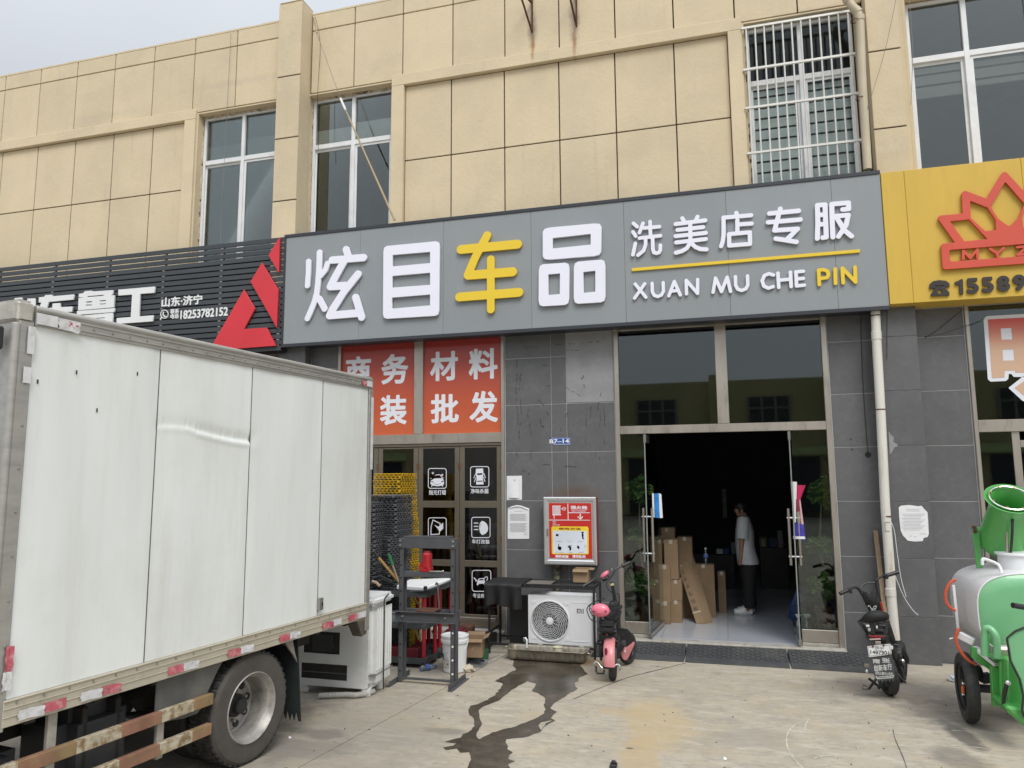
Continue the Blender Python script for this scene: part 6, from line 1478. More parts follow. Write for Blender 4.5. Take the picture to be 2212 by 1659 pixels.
# old timber plank leaning in the corner
m_plank = mat('old_timber', (0.27, 0.20, 0.13), 0.85, var=0.2, scale=8, aniso=(8, 8, 1))
a_, b_ = at(kp2, 466, 352, -.12), at(kp2, 560, 1090, -.42)
bb = MB(); bb.bar((b_.x, -.36, .0), (a_.x, -.03, a_.z), .05, .025, (0, 1, 0)); o = bb.build('timber_plank', m_plank, bevel=.003); meta(o, 'old wooden plank leaning behind the white drainpipe', 'plank')
# ------------------------------------------------------------------ shop press standing before the folding doors
kA_ = K(1400, 1700, 3.017); kB = K(1400, 2150, 2.552); kC = K(1450, 2200, 3.6875); kG = K(1400, 1800, 3.3167)
m_press = mat('grey_press_paint', (0.075, 0.078, 0.085), 0.5, var=0.12, scale=6, col2=(0.12, 0.12, 0.12), fac2=(0.6, 0.75), s2=9)
m_bolt = mat('zinc_bolt', (0.45, 0.45, 0.44), 0.35, 0.8)
YPR = -2.30
def pq(k, x, y, yp=YPR): return A(*k(x, y), yp)
LX0, LX1 = pq(kB, 430, 700).x, pq(kB, 470, 700).x
RX0, RX1 = pq(kB, 937, 700).x, pq(kB, 1000, 700).x
ZP = pq(kA_, 520, 1262).z
t = thing('shop_press', 'tall grey steel workshop press frame with drilled uprights, beside the truck', 'press', ((LX0 + RX1) / 2, YPR, 0))
for x in (LX0, RX1 - .052):
    out_ = 1 if x == LX0 else -1
    bb = MB(); xo = x if out_ == 1 else x + .044
    bb.box(xo, xo + .008, YPR, YPR + .10, .012, ZP); bb.box(x, x + .052, YPR + .0, YPR + .008, .012, ZP) ; bb.box(x, x + .052, YPR + .092, YPR + .10, .012, ZP)
    bb.build('upright', m_press, t, bevel=.002)
for i in range(9):
    z = .12 + i * .135
    for x in (RX1 - .026, LX0 + .026):
        bb = MB(); bb.cyl((x, YPR - .0005, z), (x, YPR - .002, z), .0105, n=12)
        o = bb.build('pin_hole', m_cream if (x > -3.1 and z < .6) else m_black, t, flat=True)
zt, zb = pq(kA_, 800, 1245).z, pq(kA_, 800, 1385).z
for y in (YPR - .012, YPR + .112 - .01):
    bb = MB(); bb.box(LX0 - .005, RX1 + .005, y, y + .008, zb, zt - .02); bb.box(LX0 + .06, RX1 - .06, y, y + .008, zt - .0195, zt + .003); bb.build('top_beam', m_press, t, bevel=.003)
for x in (LX0 + .02, RX1 - .02):
    for z in (zb + .03, zt - .045): bb = MB(); bb.cyl((x, YPR - .012, z), (x, YPR - .022, z), .012, n=6); bb.build('bolt', m_bolt, t, flat=True)
bz = pq(kC, 800, 195).z
bb = MB(); bb.box(LX0 + .054, RX1 - .054, YPR + .006, YPR + .094, bz - .055, bz); bb.build('jack_beam', m_press, t, bevel=.003)
cz0, cz1 = pq(kC, 800, 905).z, pq(kC, 800, 760).z
for y in (YPR - .052, YPR + .106):
    bb = MB(); s_ = -1 if y < YPR else 1
    x0_, x1_ = LX0 - .012, RX1 + .02
    bb.box(x0_, x1_, y, y + .006, cz0 + .006, cz1 - .006); yy = y - .034 if s_ < 0 else y + .006
    bb.box(x0_, x1_, min(y, yy), max(y, yy + .04) if s_ > 0 else y + .006, cz1 - .0058, cz1); bb.box(x0_, x1_, min(y, yy), max(y, yy + .04) if s_ > 0 else y + .006, cz0, cz0 + .0058)
    bb.build('table_channel', m_press, t, bevel=.001)
for x in (LX0 + .075, RX1 - .085): bb = MB(); bb.cyl((x, YPR - .0525, (cz0 + cz1) / 2), (x, YPR - .066, (cz0 + cz1) / 2), .013, n=8); bb.build('pin', m_bolt, t)
bb = MB(); bb.box(LX0 + .053, RX1 - .053, YPR - .0, YPR + .03, .035, .055); bb.build('cross_bar', m_press, t, bevel=.002)
for x in (LX0, RX1 - .052):
    bb = MB(); s_ = -1 if x == LX0 else 1; xa = x - .006 if s_ < 0 else x + .0525
    bb.box(xa, xa + .006, YPR - .20, YPR + .32, .0, .055); bb.box(min(xa, xa + s_ * .04), max(xa + .006, xa + s_ * .04 + .006), YPR - .20, YPR + .32, .0, .006); bb.build('foot', m_press, t, bevel=.001)
x_ = (LX0 + RX0) / 2
for dx, w_ in ((-.06, .10), (.04, .11)): bb = MB(); bb.box(x_ + dx, x_ + dx + w_, YPR - .075, YPR + .13, cz1 + .001, cz1 + .016); o = bb.build('press_plate', m_rustmetal, bevel=.002); meta(o, ('left' if dx < 0 else 'right') + ' rusty steel plate lying across the lower channels of the grey press', 'plate')
# red bottle jack
m_jr = mat('red_jack_paint', (0.42, 0.012, 0.02), 0.3, var=0.08, scale=9, coat=.3)
jc = pq(kC, 828, 180); jz = bz + .001; jh = pq(kC, 828, -5).z if False else pq(kG, 935, 1235).z - bz
t = thing('bottle_jack', 'red hydraulic bottle jack standing in the grey press frame', 'jack', (jc.x, YPR + .05, jz))
bb = MB(); bb.box(jc.x - .058, jc.x + .052, YPR + .003, YPR + .10, jz, jz + .045); bb.build('base', m_jr, t, bevel=.006)
bb = MB(); bb.lathe([(.054, .045), (.055, .05), (.053, jh - .06), (.055, jh - .05), (.053, jh - .03), (.036, jh - .016), (.034, jh), (.022, jh), (.001, jh)], (jc.x, YPR + .05, jz), n=24); bb.build('body', m_jr, t)
bb = MB(); bb.cyl((jc.x - .048, YPR + .03, jz + .04), (jc.x - .05, YPR + .03, jz + .10), .012); bb.bar((jc.x - .055, YPR + .02, jz + .10), (jc.x - .075, YPR + .02, jz + .03), .012, .02); bb.build('pump_arm', m_jr, t, bevel=.001)
bb = MB(); bb.tube([(jc.x + .03, YPR + .05, jz + jh - .03), (jc.x + .055, YPR + .02, jz + jh - .05), (jc.x + .057, YPR + .01, jz + .1)], .004, n=6); bb.build('wire_handle', m_jr, t)
bb = MB(); bb.cyl((jc.x + .05, YPR - .01, jz + .012), (jc.x + .20, YPR - .0, jz + .014), .006, n=8); bb.ball((jc.x + .20, YPR, jz + .014), .011, 8, 6); o = bb.build('spanner', m_chrome); meta(o, 'chrome ratchet spanner lying beside the red bottle jack', 'spanner')

# ------------------------------------------------------------------ service carts
m_trayb = mat('worn_black_tray', (0.055, 0.062, 0.066), 0.6, var=0.2, scale=8, col2=(0.16, 0.18, 0.18), fac2=(0.55, 0.72), s2=10)
m_postr = mat('crimson_post', (0.36, 0.015, 0.03), 0.35, var=0.1, scale=5)
def cart(label, x0, x1, y0, y1, zs, zt_):
    t = thing('tool_cart', label, 'cart', ((x0 + x1) / 2, (y0 + y1) / 2, 0))
    for k, z in enumerate(zs + [zt_]):
        bb = MB(); o_ = [(p[0], p[1]) for p in rr(x0, y0, x1, y1, .07, 4)]; i_ = [(p[0], p[1]) for p in rr(x0 + .012, y0 + .012, x1 - .012, y1 - .012, .06, 4)]
        h_ = .065
        rings = [[bb.v((*p, z)) for p in o_], [bb.v((*p, z + h_)) for p in o_], [bb.v((*p, z + h_)) for p in i_], [bb.v((*p, z + .02)) for p in i_]]
        bb.skin(rings, cap=False); bb.bm.faces.new(rings[0][::-1]); bb.bm.faces.new(rings[-1]); bb.build('shelf', m_trayb, t)
    for x in (x0 + .045, x1 - .045):
        for y in (y0 + .045, y1 - .045):
            bb = MB(); bb.cyl((x, y, zs[0] + .01), (x, y, zt_), .024, n=12); bb.build('post', m_postr, t)
            bb = MB(); bb.cyl((x, y, .10), (x, y, zs[0]), .012, n=8); bb.lathe([(.008, -.012), (.045, -.012), (.045, .012), (.008, .012)], (x, y, .046), (1, 0, 0), n=16); bb.build('castor', m_blackpl, t)
    return t
YC = -1.72
cz = [A(*kC(300, v), YC).z for v in (1478, 975, 545)]
cx1 = A(*kC(815, 1470), YC).x + .02
CT = cart('red and black three shelf tool cart behind the grey press, next to the washing machine', cx1 - .80, cx1, YC, YC + .42, [cz[0] - .02, cz[1] - .02], cz[2])
cx2 = A(*kC(1125, 900), -1.05).x + .03
cart('second red and black tool cart, farther back behind the white bucket', cx2 - .38, cx2, -1.25, -.80, [cz[0] - .0, cz[1]], cz[2] + .02)
zc = cz[2] + .066
m_tool = mat('dark_tool_steel', (0.05, 0.052, 0.056), 0.4, 0.5, var=0.3, scale=15)
a_, b_ = A(*kC(548, 340), YC + .05), A(*kC(1045, 340), YC + .05)
t = thing('white_panel', 'white plastic panel lying across the top shelf of the front tool cart', 'panel', (cx1 - .25, YC, zc))
bb = MB(); bb.quadbox([(a_.x - .12, YC + .05, zc), (b_.x - .16, YC + .02, zc), (b_.x, YC + .40, zc + .05), (a_.x - .1, YC + .38, zc + .02), (a_.x - .12, YC + .05, zc + .055), (b_.x - .16, YC + .02, zc + .05), (b_.x, YC + .40, zc + .11), (a_.x - .1, YC + .38, zc + .08)]); bb.build('sheet', m_white, t, bevel=.012)
bb = MB(); p = A(*kC(848, 320), YC + .04); bb.box(p.x - .02, p.x + .02, YC - .0, YC + .012, zc + .005, zc + .06); bb.build('handle_gap', m_black, t, flat=True)
t = thing('tool_holder', 'dark moulded tray hanging off the right end of the front tool cart', 'tray', (cx1 + .1, YC + .1, zc))
bb = MB(); bb.prism([(cx1 - .22, YC + .0, zc - .0), (cx1 - .05, YC - .01, zc + .01), (cx1 + .10, YC + .02, zc + .05), (cx1 + .20, YC + .05, zc + .10), (cx1 + .24, YC + .06, zc + .10), (cx1 + .12, YC + .03, zc + .02), (cx1 - .05, YC - .01, zc - .03)], (0, .30, .01)); bb.build('tray', m_trayb, t, bevel=.006)
p = A(*kC(1000, 350), YC - .03); q_ = A(*kC(1030, 720), YC - .03)
bb = MB(); bb.tube([(p.x - .02, YC - .02, p.z - .02), (p.x - .008, YC - .03, p.z), (p.x + .006, YC - .03, p.z - .005), (q_.x, YC - .03, q_.z)], .010, n=10); o = bb.build('pry_bar', mat('grey_steel_bar', (0.30, 0.29, 0.27), 0.4, .8, var=.2), None); meta(o, 'hooked steel bar hanging down the right end of the tool cart', 'bar')
# loose tools, a grey caddy and boxes on the shelves
def tooltube(name, label, k, pts, y, r, m): bb = MB(); bb.tube([A(*k(*q_), y + dy) for *q_, dy in [(p[0], p[1], p[2] if len(p) > 2 else 0) for p in pts]], r, n=8); o = bb.build(name, m); return meta(o, label, 'tool')
tooltube('clamp_frame', 'angular dark tool frame lying on the cart beside the broom handle', kC, [(60, 320), (70, 290), (175, 252), (345, 330), (345, 350), (210, 300), (150, 330)], YC + .1, .016, m_tool)
tooltube('air_tool', 'grimy dark hand tool with a tan grip on the cart by the truck corner', kC, [(10, 350), (90, 380), (150, 400), (200, 410)], YC + .05, .035, m_tool)
tooltube('tan_grip', 'tan handle of a tool on the cart beside the truck corner', kC, [(60, 330), (120, 350), (170, 400)], YC + .0, .018, mat('tan_grip', (0.40, 0.30, 0.21), 0.7, var=.2))
# sockets in a row along the lip
for i in range(9):
    p = A(*kC(150 + i * 33, 440), YC + .03); bb = MB(); bb.cyl((p.x, YC + .04, zc - .03), (p.x, YC + .04, zc + .012), .014, n=10); o = bb.build('socket', m_tool); meta(o, 'dark steel socket, one of the row on the top shelf of the cart', 'socket', 'sockets along the cart edge')
a_, b_ = A(*kC(300, 745), YC + .03), A(*kC(730, 930), YC + .03)
t = thing('tool_caddy', 'grey plastic caddy on the middle shelf of the front tool cart', 'caddy', ((a_.x + b_.x) / 2, YC + .1, cz[1]))
bb = MB(); bb.box(a_.x, b_.x, YC + .04, YC + .25, cz[1] + .01, cz[1] + .13); bb.build('caddy_body', mat('blue_grey_plastic', (0.20, 0.22, 0.25), 0.5, var=.15), t, bevel=.012)
bb = MB(); bb.box(a_.x - .008, b_.x + .008, YC + .03, YC + .26, cz[1] + .131, cz[1] + .145); bb.build('rim', MATS['blue_grey_plastic'], t, bevel=.004)
for (n_, lb, xx, yy, r_, h_, m) in (('spray_can', 'dark spray can on the middle shelf of the front tool cart', 200, 880, .03, .16, m_tool), ('oil_jar', 'brown jar on the middle shelf of the tool cart, left of the caddy', 240, 640, .05, .12, mat('brown_jar', (0.12, 0.06, 0.03), .4)), ('tin', 'dark round tin on the bottom shelf of the front tool cart', 260, 1290, .055, .10, m_tool)):
    zz = cz[1] if yy < 1000 else cz[0]; p = A(*kC(xx, yy), YC + .2); bb = MB(); bb.lathe([(.001, 0), (r_, 0), (r_, h_ * .85), (r_ * .6, h_), (.001, h_)], (p.x, YC + .2, zz + .002)); o = bb.build(n_, m); meta(o, lb, n_.replace('_', ' '))
for i, (xa, ya, xb, yb_, lb) in enumerate(((180, 1330, 430, 1180, 'crimson plastic case on the bottom shelf of the tool cart'), (545, 1300, 720, 1080, 'dark red tool case standing on the right of the bottom shelf'))):
    a_, b_ = A(*kC(xa, ya), YC + .12), A(*kC(xb, yb_), YC + .12); bb = MB(); bb.box(a_.x, b_.x, YC + .12, YC + .35, cz[0] + .002, cz[0] + .12); o = bb.build('tool_case', mat('dull_crimson', (0.13, 0.012, 0.02), .6), bevel=.012); meta(o, lb, 'case')
for i, (pts, y, lb) in enumerate(((((670, 570), (720, 660)), YC + .5, 'short bamboo tool handle poking up behind the cart'), (((690, 1030), (740, 1170)), YC + .15, 'tan wooden handle leaning on the bottom shelf'), (((930, 1040), (1000, 1120)), YC + .4, 'wooden handle behind the white bucket rim'))):
    bb = MB(); bb.tube([A(*kC(*q_), y) for q_ in pts], .018, n=10); o = bb.build('wooden_stick', m_bam); meta(o, lb, 'stick')
# brooms leaning over the cart
m_wood = mat('yellow_wood', (0.46, 0.27, 0.09), 0.5, var=0.1, scale=10)
a_, b_, c_ = A(*kG(240, 1232), YC + .05), A(*kG(298, 1312), YC + .06), A(*kG(540, 1600), YC + .2)
t = thing('long_handled_tool', 'orange wooden handle with a dark grip end leaning left across the cart', 'tool', (c_.x, c_.y, c_.z - .3))
bb = MB(); bb.cyl(a_, b_, .021, .019, n=12); bb.build('grip', m_blackpl, t); bb = MB(); bb.cyl(b_, c_ + (c_ - b_) * .6, .0165, n=12); bb.build('handle', m_wood, t)
a_, b_, c_ = A(*kG(432, 1265), YC + .1), A(*kG(480, 1400), YC + .12), A(*kG(555, 1620), YC + .2)
t = thing('green_tipped_broom', 'bamboo handle with a green plastic end, standing in the cart', 'broom', (c_.x, c_.y, c_.z - .3))
bb = MB(); bb.cyl(a_, b_, .017, .018, n=12); bb.build('grip', mat('green_plastic', (0.025, 0.19, 0.07), .4), t); bb = MB(); bb.cyl(b_, c_ + (c_ - b_) * .8, .0115, n=10); bb.build('handle', m_bam, t)

# ------------------------------------------------------------------ stacks of plastic floor grates
m_gy = mat('yellow_grate', (0.62, 0.40, 0.015), 0.55, rnd=.12, var=0.18, scale=8, col2=(0.20, 0.17, 0.10), fac2=(0.54, 0.70), s2=6)
m_gg = mat('grey_grate', (0.115, 0.12, 0.13), 0.6, rnd=.15, var=0.15, scale=7, col2=(0.17, 0.165, 0.15), fac2=(0.56, 0.75), s2=5)
def grate_mesh(nm, m, ph=0):
    bb = MB(); s_ = .20; h_ = .019
    n_ = 10
    for i in range(n_ + 1):                  # slatted top
        x = -s_ + .01 + 2 * (s_ - .01) * i / n_
        bb.box(x - .011, x + .011, -s_ + .008, s_ - .008, h_ - .005, h_)
    for sg in (-1, 1):                       # rim, arched feet under it, coupling loops
        bb.box(-s_, s_, min(sg * s_, sg * (s_ - .0075)), max(sg * s_, sg * (s_ - .0075)), h_ - .009, h_ + .001)
        bb.box(min(sg * s_, sg * (s_ - .0075)), max(sg * s_, sg * (s_ - .0075)), -s_ + .008, s_ - .008, h_ - .009, h_ + .001)
        for i in range(7 - ph):
            x = -s_ + .014 + 2 * (s_ - .014) * (i + ph * .5) / 6
            bb.box(x - .010, x + .010, sg * s_ - .004, sg * s_ + .004, -.0065, h_ - .0095); bb.box(sg * s_ - .004, sg * s_ + .004, x - .010, x + .010, -.0065, h_ - .0095)
        for i in range(6):
            x = -s_ + .012 + .060 * i + .03 * ph
            bb.box(x - .004, x + .036, sg * s_ + (.0045 if sg > 0 else -.016), sg * s_ + (.016 if sg > 0 else -.0045), h_ - .006, h_ - .001)
            bb.box(sg * s_ + (.0045 if sg > 0 else -.016), sg * s_ + (.016 if sg > 0 else -.0045), x - .004, x + .036, h_ - .006, h_ - .001)
    bb.box(-s_ + .05, s_ - .05, -s_ + .05, s_ - .05, -.004, -.001)
    bm = bb.bm; bmesh.ops.recalc_face_normals(bm, faces=bm.faces); me = bpy.data.meshes.new(nm); bm.to_mesh(me); bm.free(); me.materials.append(m); return me
gyl, ggr = [grate_mesh('floor_grate', m_gy, k) for k in (0, 1)], [grate_mesh('floor_grate', m_gg, k) for k in (0, 1)]
def stack(me, cx_, cy_, z0, z1, jit, lab, grp, step=.0262, drift=(0, 0), rz0=0.0):
    z = z0; n_ = int((z1 - z0) / step); rs = random.Random(int(cx_ * 100)); ox = oy = rz = 0
    for i in range(n_):
        if i % 9 == 0: ox, oy, rz = rs.uniform(-jit, jit), rs.uniform(-jit, jit), rs.uniform(-4, 4) * jit
        o = bpy.data.objects.new('floor_grate', me[i % 2]); COL.objects.link(o)
        f = i / n_; o.location = (cx_ + ox + drift[0] * f + rs.uniform(-.006, .006), cy_ + oy + drift[1] * f + rs.uniform(-.006, .006), z + .007); o.rotation_euler = (0, 0, rz0 + rz + rs.uniform(-.012, .012)); z += step
        if i < n_ - 1: meta(o, lab, 'floor grate', grp)
        else: meta(o, lab.replace('one of the', 'topmost of the'), 'floor grate', grp + ', top ones')
yk = -.72; yx = A(*kG(700, 700), yk - .2).x
stack(gyl, yx - .20, yk, 0, A(*kG(600, 195), yk - .2).z, .012, 'yellow plastic floor grate, one of the pile beside the folding doors', 'yellow floor grates in a pile', step=.0295, drift=(-.09, 0), rz0=-.16)
g1 = A(*kG(500, 700), -1.32)
stack(ggr, g1.x - .16, -1.12, 0, A(*kG(500, 470), -1.32).z, .04, 'grey plastic floor grate, one of the pile before the yellow ones', 'grey floor grates, front pile', drift=(.02, 0), rz0=-.22)
g2 = A(*kG(285, 700), -1.5)
stack(ggr, g2.x - .20, -1.35, 0, A(*kG(230, 575), -1.55).z, .01, 'grey plastic floor grate, one of the pile partly hidden by the truck', 'grey floor grates, pile at the truck corner')

# ------------------------------------------------------------------ washing machine
kW = ku
m_wm = mat('aged_white_plastic', (0.70, 0.71, 0.70), 0.35, var=0.04, scale=2, col2=(0.45, 0.43, 0.38), fac2=(0.55, 0.85), s2=2.5)
YW = -2.93
def wq(x, y, yp=YW): return A(*kW(x, y), yp)
wx1 = -3.375; wx0 = -4.25; wz1 = .95
t = thing('washing_machine', 'white twin tub washing machine with ribbed side, standing behind the truck', 'washing machine', ((wx0 + wx1) / 2, -2.68, 0))
# body with two shallow back openings, their inner shade painted as dark sheets
rc1 = (wx0 + .10, wq(690, 800).x, wq(400, 985).z, wq(400, 722).z); rc2 = (wx0 + .08, wq(775, 1200).x, wq(400, 1290).z, wq(400, 1105).z)
bb = MB(); bb.box(wx0, wx1, YW + .06, -2.45, .07, wz1 - .09); bb.build('tub_casing', m_wm, t, bevel=.055, seg=5)
me = curve_mesh([[(x, z) for x, z in rr(wx0 + .05, .075, wx1 - .055, wz1 - .095, .03)]] + [[(a, c), (b, c), (b, d), (a, d)] for a, b, c, d in (rc1, rc2)], .004, .003); stand(me, YW + .052); local(me, t); link('back_panel', me, t, m_wm)
bb = MB(); bb.box(wx0 + .02, wx1 + .015, YW + .03, -2.44, wz1 - .088, wz1); bb.build('lid', m_white, t, bevel=.03, seg=4)
bb = MB(); bb.box(wx0 + .02, wx1 + .006, YW + .05, -2.446, .20, .208); bb.build('seam', m_seal, t, bevel=.003)
for i in range(7): y = -2.80 + i * .05; bb = MB(); bb.cyl((wx1 + .001, y, .24), (wx1 + .001, y, wz1 - .12), .009, n=8); bb.build('rib', m_wm, t)
for (a, b, c, d) in (rc1, rc2):
    bb = MB(); bb.box(a - .02, b + .02, YW + .0585, YW + .0595, c - .02, d + .02); bb.build('recess_shade', m_under, t, flat=True)
bb = MB(); bb.box(rc1[0] + .1, rc1[0] + .32, YW + .047, YW + .0583, rc1[2] + .02, rc1[3] - .03); bb.cyl((rc1[1] - .1, YW + .045, rc1[2] + .08), (rc1[1] - .1, YW + .0583, rc1[2] + .08), .03); bb.build('motor', m_tank, t, bevel=.003)
for x, y in ((wx1 - .10, YW + .10), (wx0 + .1, YW + .10), (wx1 - .1, -2.55), (wx0 + .1, -2.55)): bb = MB(); bb.cyl((x, y, 0), (x, y, .075), .045, .052, n=16); bb.build('foot', m_wm, t, bevel=.006)
kx = wx1 - .005; cp = [wq(1135, 260, -2.60), wq(1165, 330, -2.7), wq(1175, 500, -2.7), wq(1170, 800, -2.7), wq(1160, 1100, -2.7), wq(1162, 1280, -2.7), wq(1180, 1380, -2.7), wq(1150, 1392, -2.7)]
cable('black power cord hanging down the ribbed side of the washing machine', [(max(p.x, wx1 + .022), -2.70 if i else -2.6, p.z) for i, p in enumerate(cp)], .007, m_blackpl)
bb = MB(); hp_ = [G(*kW(x, y), .03) for x, y in ((470, 1478), (620, 1470), (780, 1465), (900, 1470), (1020, 1455), (1130, 1415))]; P = []
for i in range(len(hp_) - 1):
    for k in range(12): P.append(hp_[i].lerp(hp_[i + 1], k / 12))
bb.tube(P, [.024 if i % 2 else .028 for i in range(len(P))], n=10); o = bb.build('drain_hose', mat('grey_hose', (0.42, 0.41, 0.38), .6, var=.1)); meta(o, 'grey corrugated hose on the ground under the washing machine', 'hose')
text('spec_label', bpy.data.objects['washing_machine'], '▪▪', wq(835, 600).x, wq(905, 600).x, wq(850, 665).z, wq(850, 650).z, YW + .045, m_print, th=.001)

# ------------------------------------------------------------------ bucket, bottle, dustpans, litter
m_pail = mat('white_pail', (0.74, 0.75, 0.76), 0.35, var=0.03)
pc = G(*kB(955, 1285)); pc = Vector((pc.x, pc.y + .13, 0)); zh = A(*kB(958, 885), pc.y).z - .0
t = thing('paint_bucket', 'white plastic bucket with lid and printed label, on the concrete right behind the press', 'bucket', (pc.x, pc.y, 0))
bb = MB(); bb.lathe([(.001, .004), (.118, .004), (.123, .01), (.142, zh - .06), (.142, zh - .06)], pc, n=40); bb.build('pail', m_pail, t)
bb = MB(); bb.lathe([(.143, zh - .075), (.155, zh - .075), (.156, zh - .045), (.150, zh - .04), (.150, zh - .02), (.155, zh - .015), (.155, zh), (.147, zh + .002), (.143, zh - .012), (.10, zh - .016), (.001, zh - .016)], pc, n=40); bb.build('lid', m_white, t)
bb = MB(); bb.tube([(pc.x + .155 * math.cos(a), pc.y - .155 * abs(math.sin(a)) * .4, zh - .06 - .16 * math.sin(a)) for a in np.linspace(0, .9, 8)], .005, n=6); bb.build('wire_handle', m_white, t)
def onpail(u0, u1, z0_, z1_, m, nm='label'):
    bb = MB(); bb.grid(lambda u, v: (pc.x + (.1245 + .0175 * ((z0_ + (z1_ - z0_) * v) / zh)) * math.sin(u0 + (u1 - u0) * u), pc.y - (.1245 + .0175 * ((z0_ + (z1_ - z0_) * v) / zh)) * math.cos(u0 + (u1 - u0) * u), z0_ + (z1_ - z0_) * v), 10, 3); bb.build(nm, m, t, fixn=False)
onpail(-1.3, -.15, .05, zh - .09, mat('beige_label', (0.58, 0.55, 0.50), .6)); 
def onp2(u0, u1, z0_, z1_, m): 
    bb = MB(); bb.grid(lambda u, v: (pc.x + (.1255 + .0175 * ((z0_ + (z1_ - z0_) * v) / zh)) * math.sin(u0 + (u1 - u0) * u), pc.y - (.1255 + .0175 * ((z0_ + (z1_ - z0_) * v) / zh)) * math.cos(u0 + (u1 - u0) * u), z0_ + (z1_ - z0_) * v), 6, 2); bb.build('label_print', m, t, fixn=False)
onp2(-1.15, -.75, .13, .20, mat('blue_print', (0.02, 0.13, 0.35), .5))
for i in range(6): onp2(-.68, -.25 - .06 * (i % 3), .14 + i * .025, .146 + i * .025, m_print)
onp2(-1.1, -.8, .235, .245, m_blackprint); onp2(-.35, -.22, .09, .105, m_blackprint)
bpos = G(*kC(860, 1620)); t = thing('water_bottle', 'empty blue plastic water bottle lying on the concrete by the white bucket', 'bottle', (bpos.x, bpos.y, 0))
m_pet = glass('blue_pet', (0.70, 0.80, 0.95), 0.12, 0.08)
A0, A1 = G(*kC(755, 1590), .035), G(*kC(975, 1560), .03); dr = (A1 - A0).normalized()
bb = MB(); L_ = (A1 - A0).length; bb.lathe([(.001, 0), (.026, 0), (.033, .01), (.033, L_ * .3), (.030, L_ * .36), (.033, L_ * .42), (.032, L_ * .65), (.014, L_ * .88), (.013, L_)], A0, dr, n=20); bb.build('shell', m_pet, t)
bb = MB(); bb.lathe([(.0335, L_ * .32), (.0335, L_ * .58)], A0, dr, n=20); bb.build('label', mat('blue_label', (0.10, 0.16, 0.45), .5), t)
bb = MB(); bb.cyl(A1, A1 + dr * .018, .016, n=14); bb.build('cap', MATS['blue_label'], t)
carton('torn open cardboard box on the ground behind the white bucket', A(*kB(1115, 1000), -1.35).x, A(*kB(1290, 1000), -1.35).x, -1.5, -1.25, .10, .30, .2, flaps=True, tape_=False)
g0 = G(*kB(1215, 1165)); t = thing('dustpan', 'green plastic dustpan box on the ground, under the torn cardboard box', 'dustpan', (g0.x, g0.y, 0))
bb = MB(); bb.box(g0.x - .11, g0.x + .09, g0.y, g0.y + .20, .005, .11); bb.build('box', mat('dark_green_plastic', (0.02, 0.13, 0.06), .5), t, bevel=.01)
bb = MB(); bb.box(g0.x - .12, g0.x + .10, g0.y - .02, g0.y - .0005, .0, .03); bb.build('lip', m_blackpl, t, bevel=.004)
g0 = G(*kB(1150, 1205)); bb = MB(); bb.grid(lambda u, v: (g0.x - .14 + .30 * u, g0.y - .04 + .24 * v, .004 + .07 * max(0, 1 - abs(u - .35) * 2.2) * v + .03 * (v > .9)), 14, 8); o = bb.build('dustpan', mat('grey_plastic', (0.17, 0.175, 0.18), .5, var=.1)); meta(o, 'flat grey dustpan lying beside the white bucket', 'dustpan')
rs = random.Random(3)
def crumple(name, label, c_, r_, m, sq=.6):
    bb = MB(); bb.ball((0, 0, 0), 1, 14, 10); 
    for v in bb.bm.verts:
        k = 1 + rs.uniform(-.28, .28); v.co = Vector((c_[0] + v.co.x * r_ * k, c_[1] + v.co.y * r_ * k * .8, max(.002, c_[2] + v.co.z * r_ * sq * k)))
    o = bb.build(name, m, flat=True); return meta(o, label, 'litter')
p = G(*kB(1125, 1270)); crumple('crumpled_paper', 'crumpled beige paper on the concrete to the right of the white bucket', (p.x, p.y + .03, .035), .065, mat('beige_paper', (0.55, 0.48, 0.38), .8, var=.1))
p = G(*K(3720, 2350, 3.016)(115, 1015)); crumple('plastic_bag', 'crumpled clear plastic scrap on the concrete beside the green machine wheel', (p.x, p.y + .04, .03), .05, mat('pale_plastic', (0.6, 0.63, 0.66), .3))
bb = MB(); a_ = A(*kB(1090, 1060), -1.5); bb.prism([(a_.x, -1.5, .16), (a_.x + .10, -1.5, .20), (a_.x + .16, -1.5, .26), (a_.x + .06, -1.5, .14), (a_.x + .02, -1.5, .08)], (0, .01, 0)); o = bb.build('cardboard_scrap', mat('orange_card', (0.50, 0.27, 0.13), .8)); meta(o, 'orange brown cardboard scrap sticking up behind the bucket', 'litter')
# red plastic thing, steel bits and black mat at the foot of the folding doors
a_ = A(*kB(950, 830), -.95); bb = MB(); bb.box(a_.x - .06, a_.x + .18, -1.05, -.80, .18, .29); o = bb.build('red_tool_box', MATS['dull_crimson'] if 'dull_crimson' in MATS else m_jr, bevel=.03, seg=3); meta(o, 'dark red tool box behind the press foot', 'tool box')
a_, b_ = A(*kB(1035, 715), -.35), A(*kB(1418, 715), -.35); bb = MB(); bb.box(a_.x, b_.x, -.40, -.34, a_.z - .03, a_.z + .012); o = bb.build('steel_channel', m_steel, bevel=.003); meta(o, 'pale steel channel lying across the foot of the folding doors', 'steel bar')
a_, b_ = A(*kB(1040, 850), -.6), A(*kB(1330, 850), -.6); t = thing('tread_plate', 'black patterned rubber mat raised on a low step before the folding doors', 'mat', (a_.x, -.6, 0))
bb = MB(); bb.box(a_.x, b_.x, -.75, -.22, .0, .135); bb.build('step_block', m_blackpl, t, bevel=.006)
bb = MB()
for i in range(14):
    for j in range(10): bb.obox((a_.x + .02 + (b_.x - a_.x - .04) * i / 13, -.73 + j * .052, .138), (.03, .008, .006), (0, 0, .8 if (i + j) % 2 else -.8))
o = bb.build('tread_bars', m_rub, t, flat=True); o['kind'] = 'stuff'
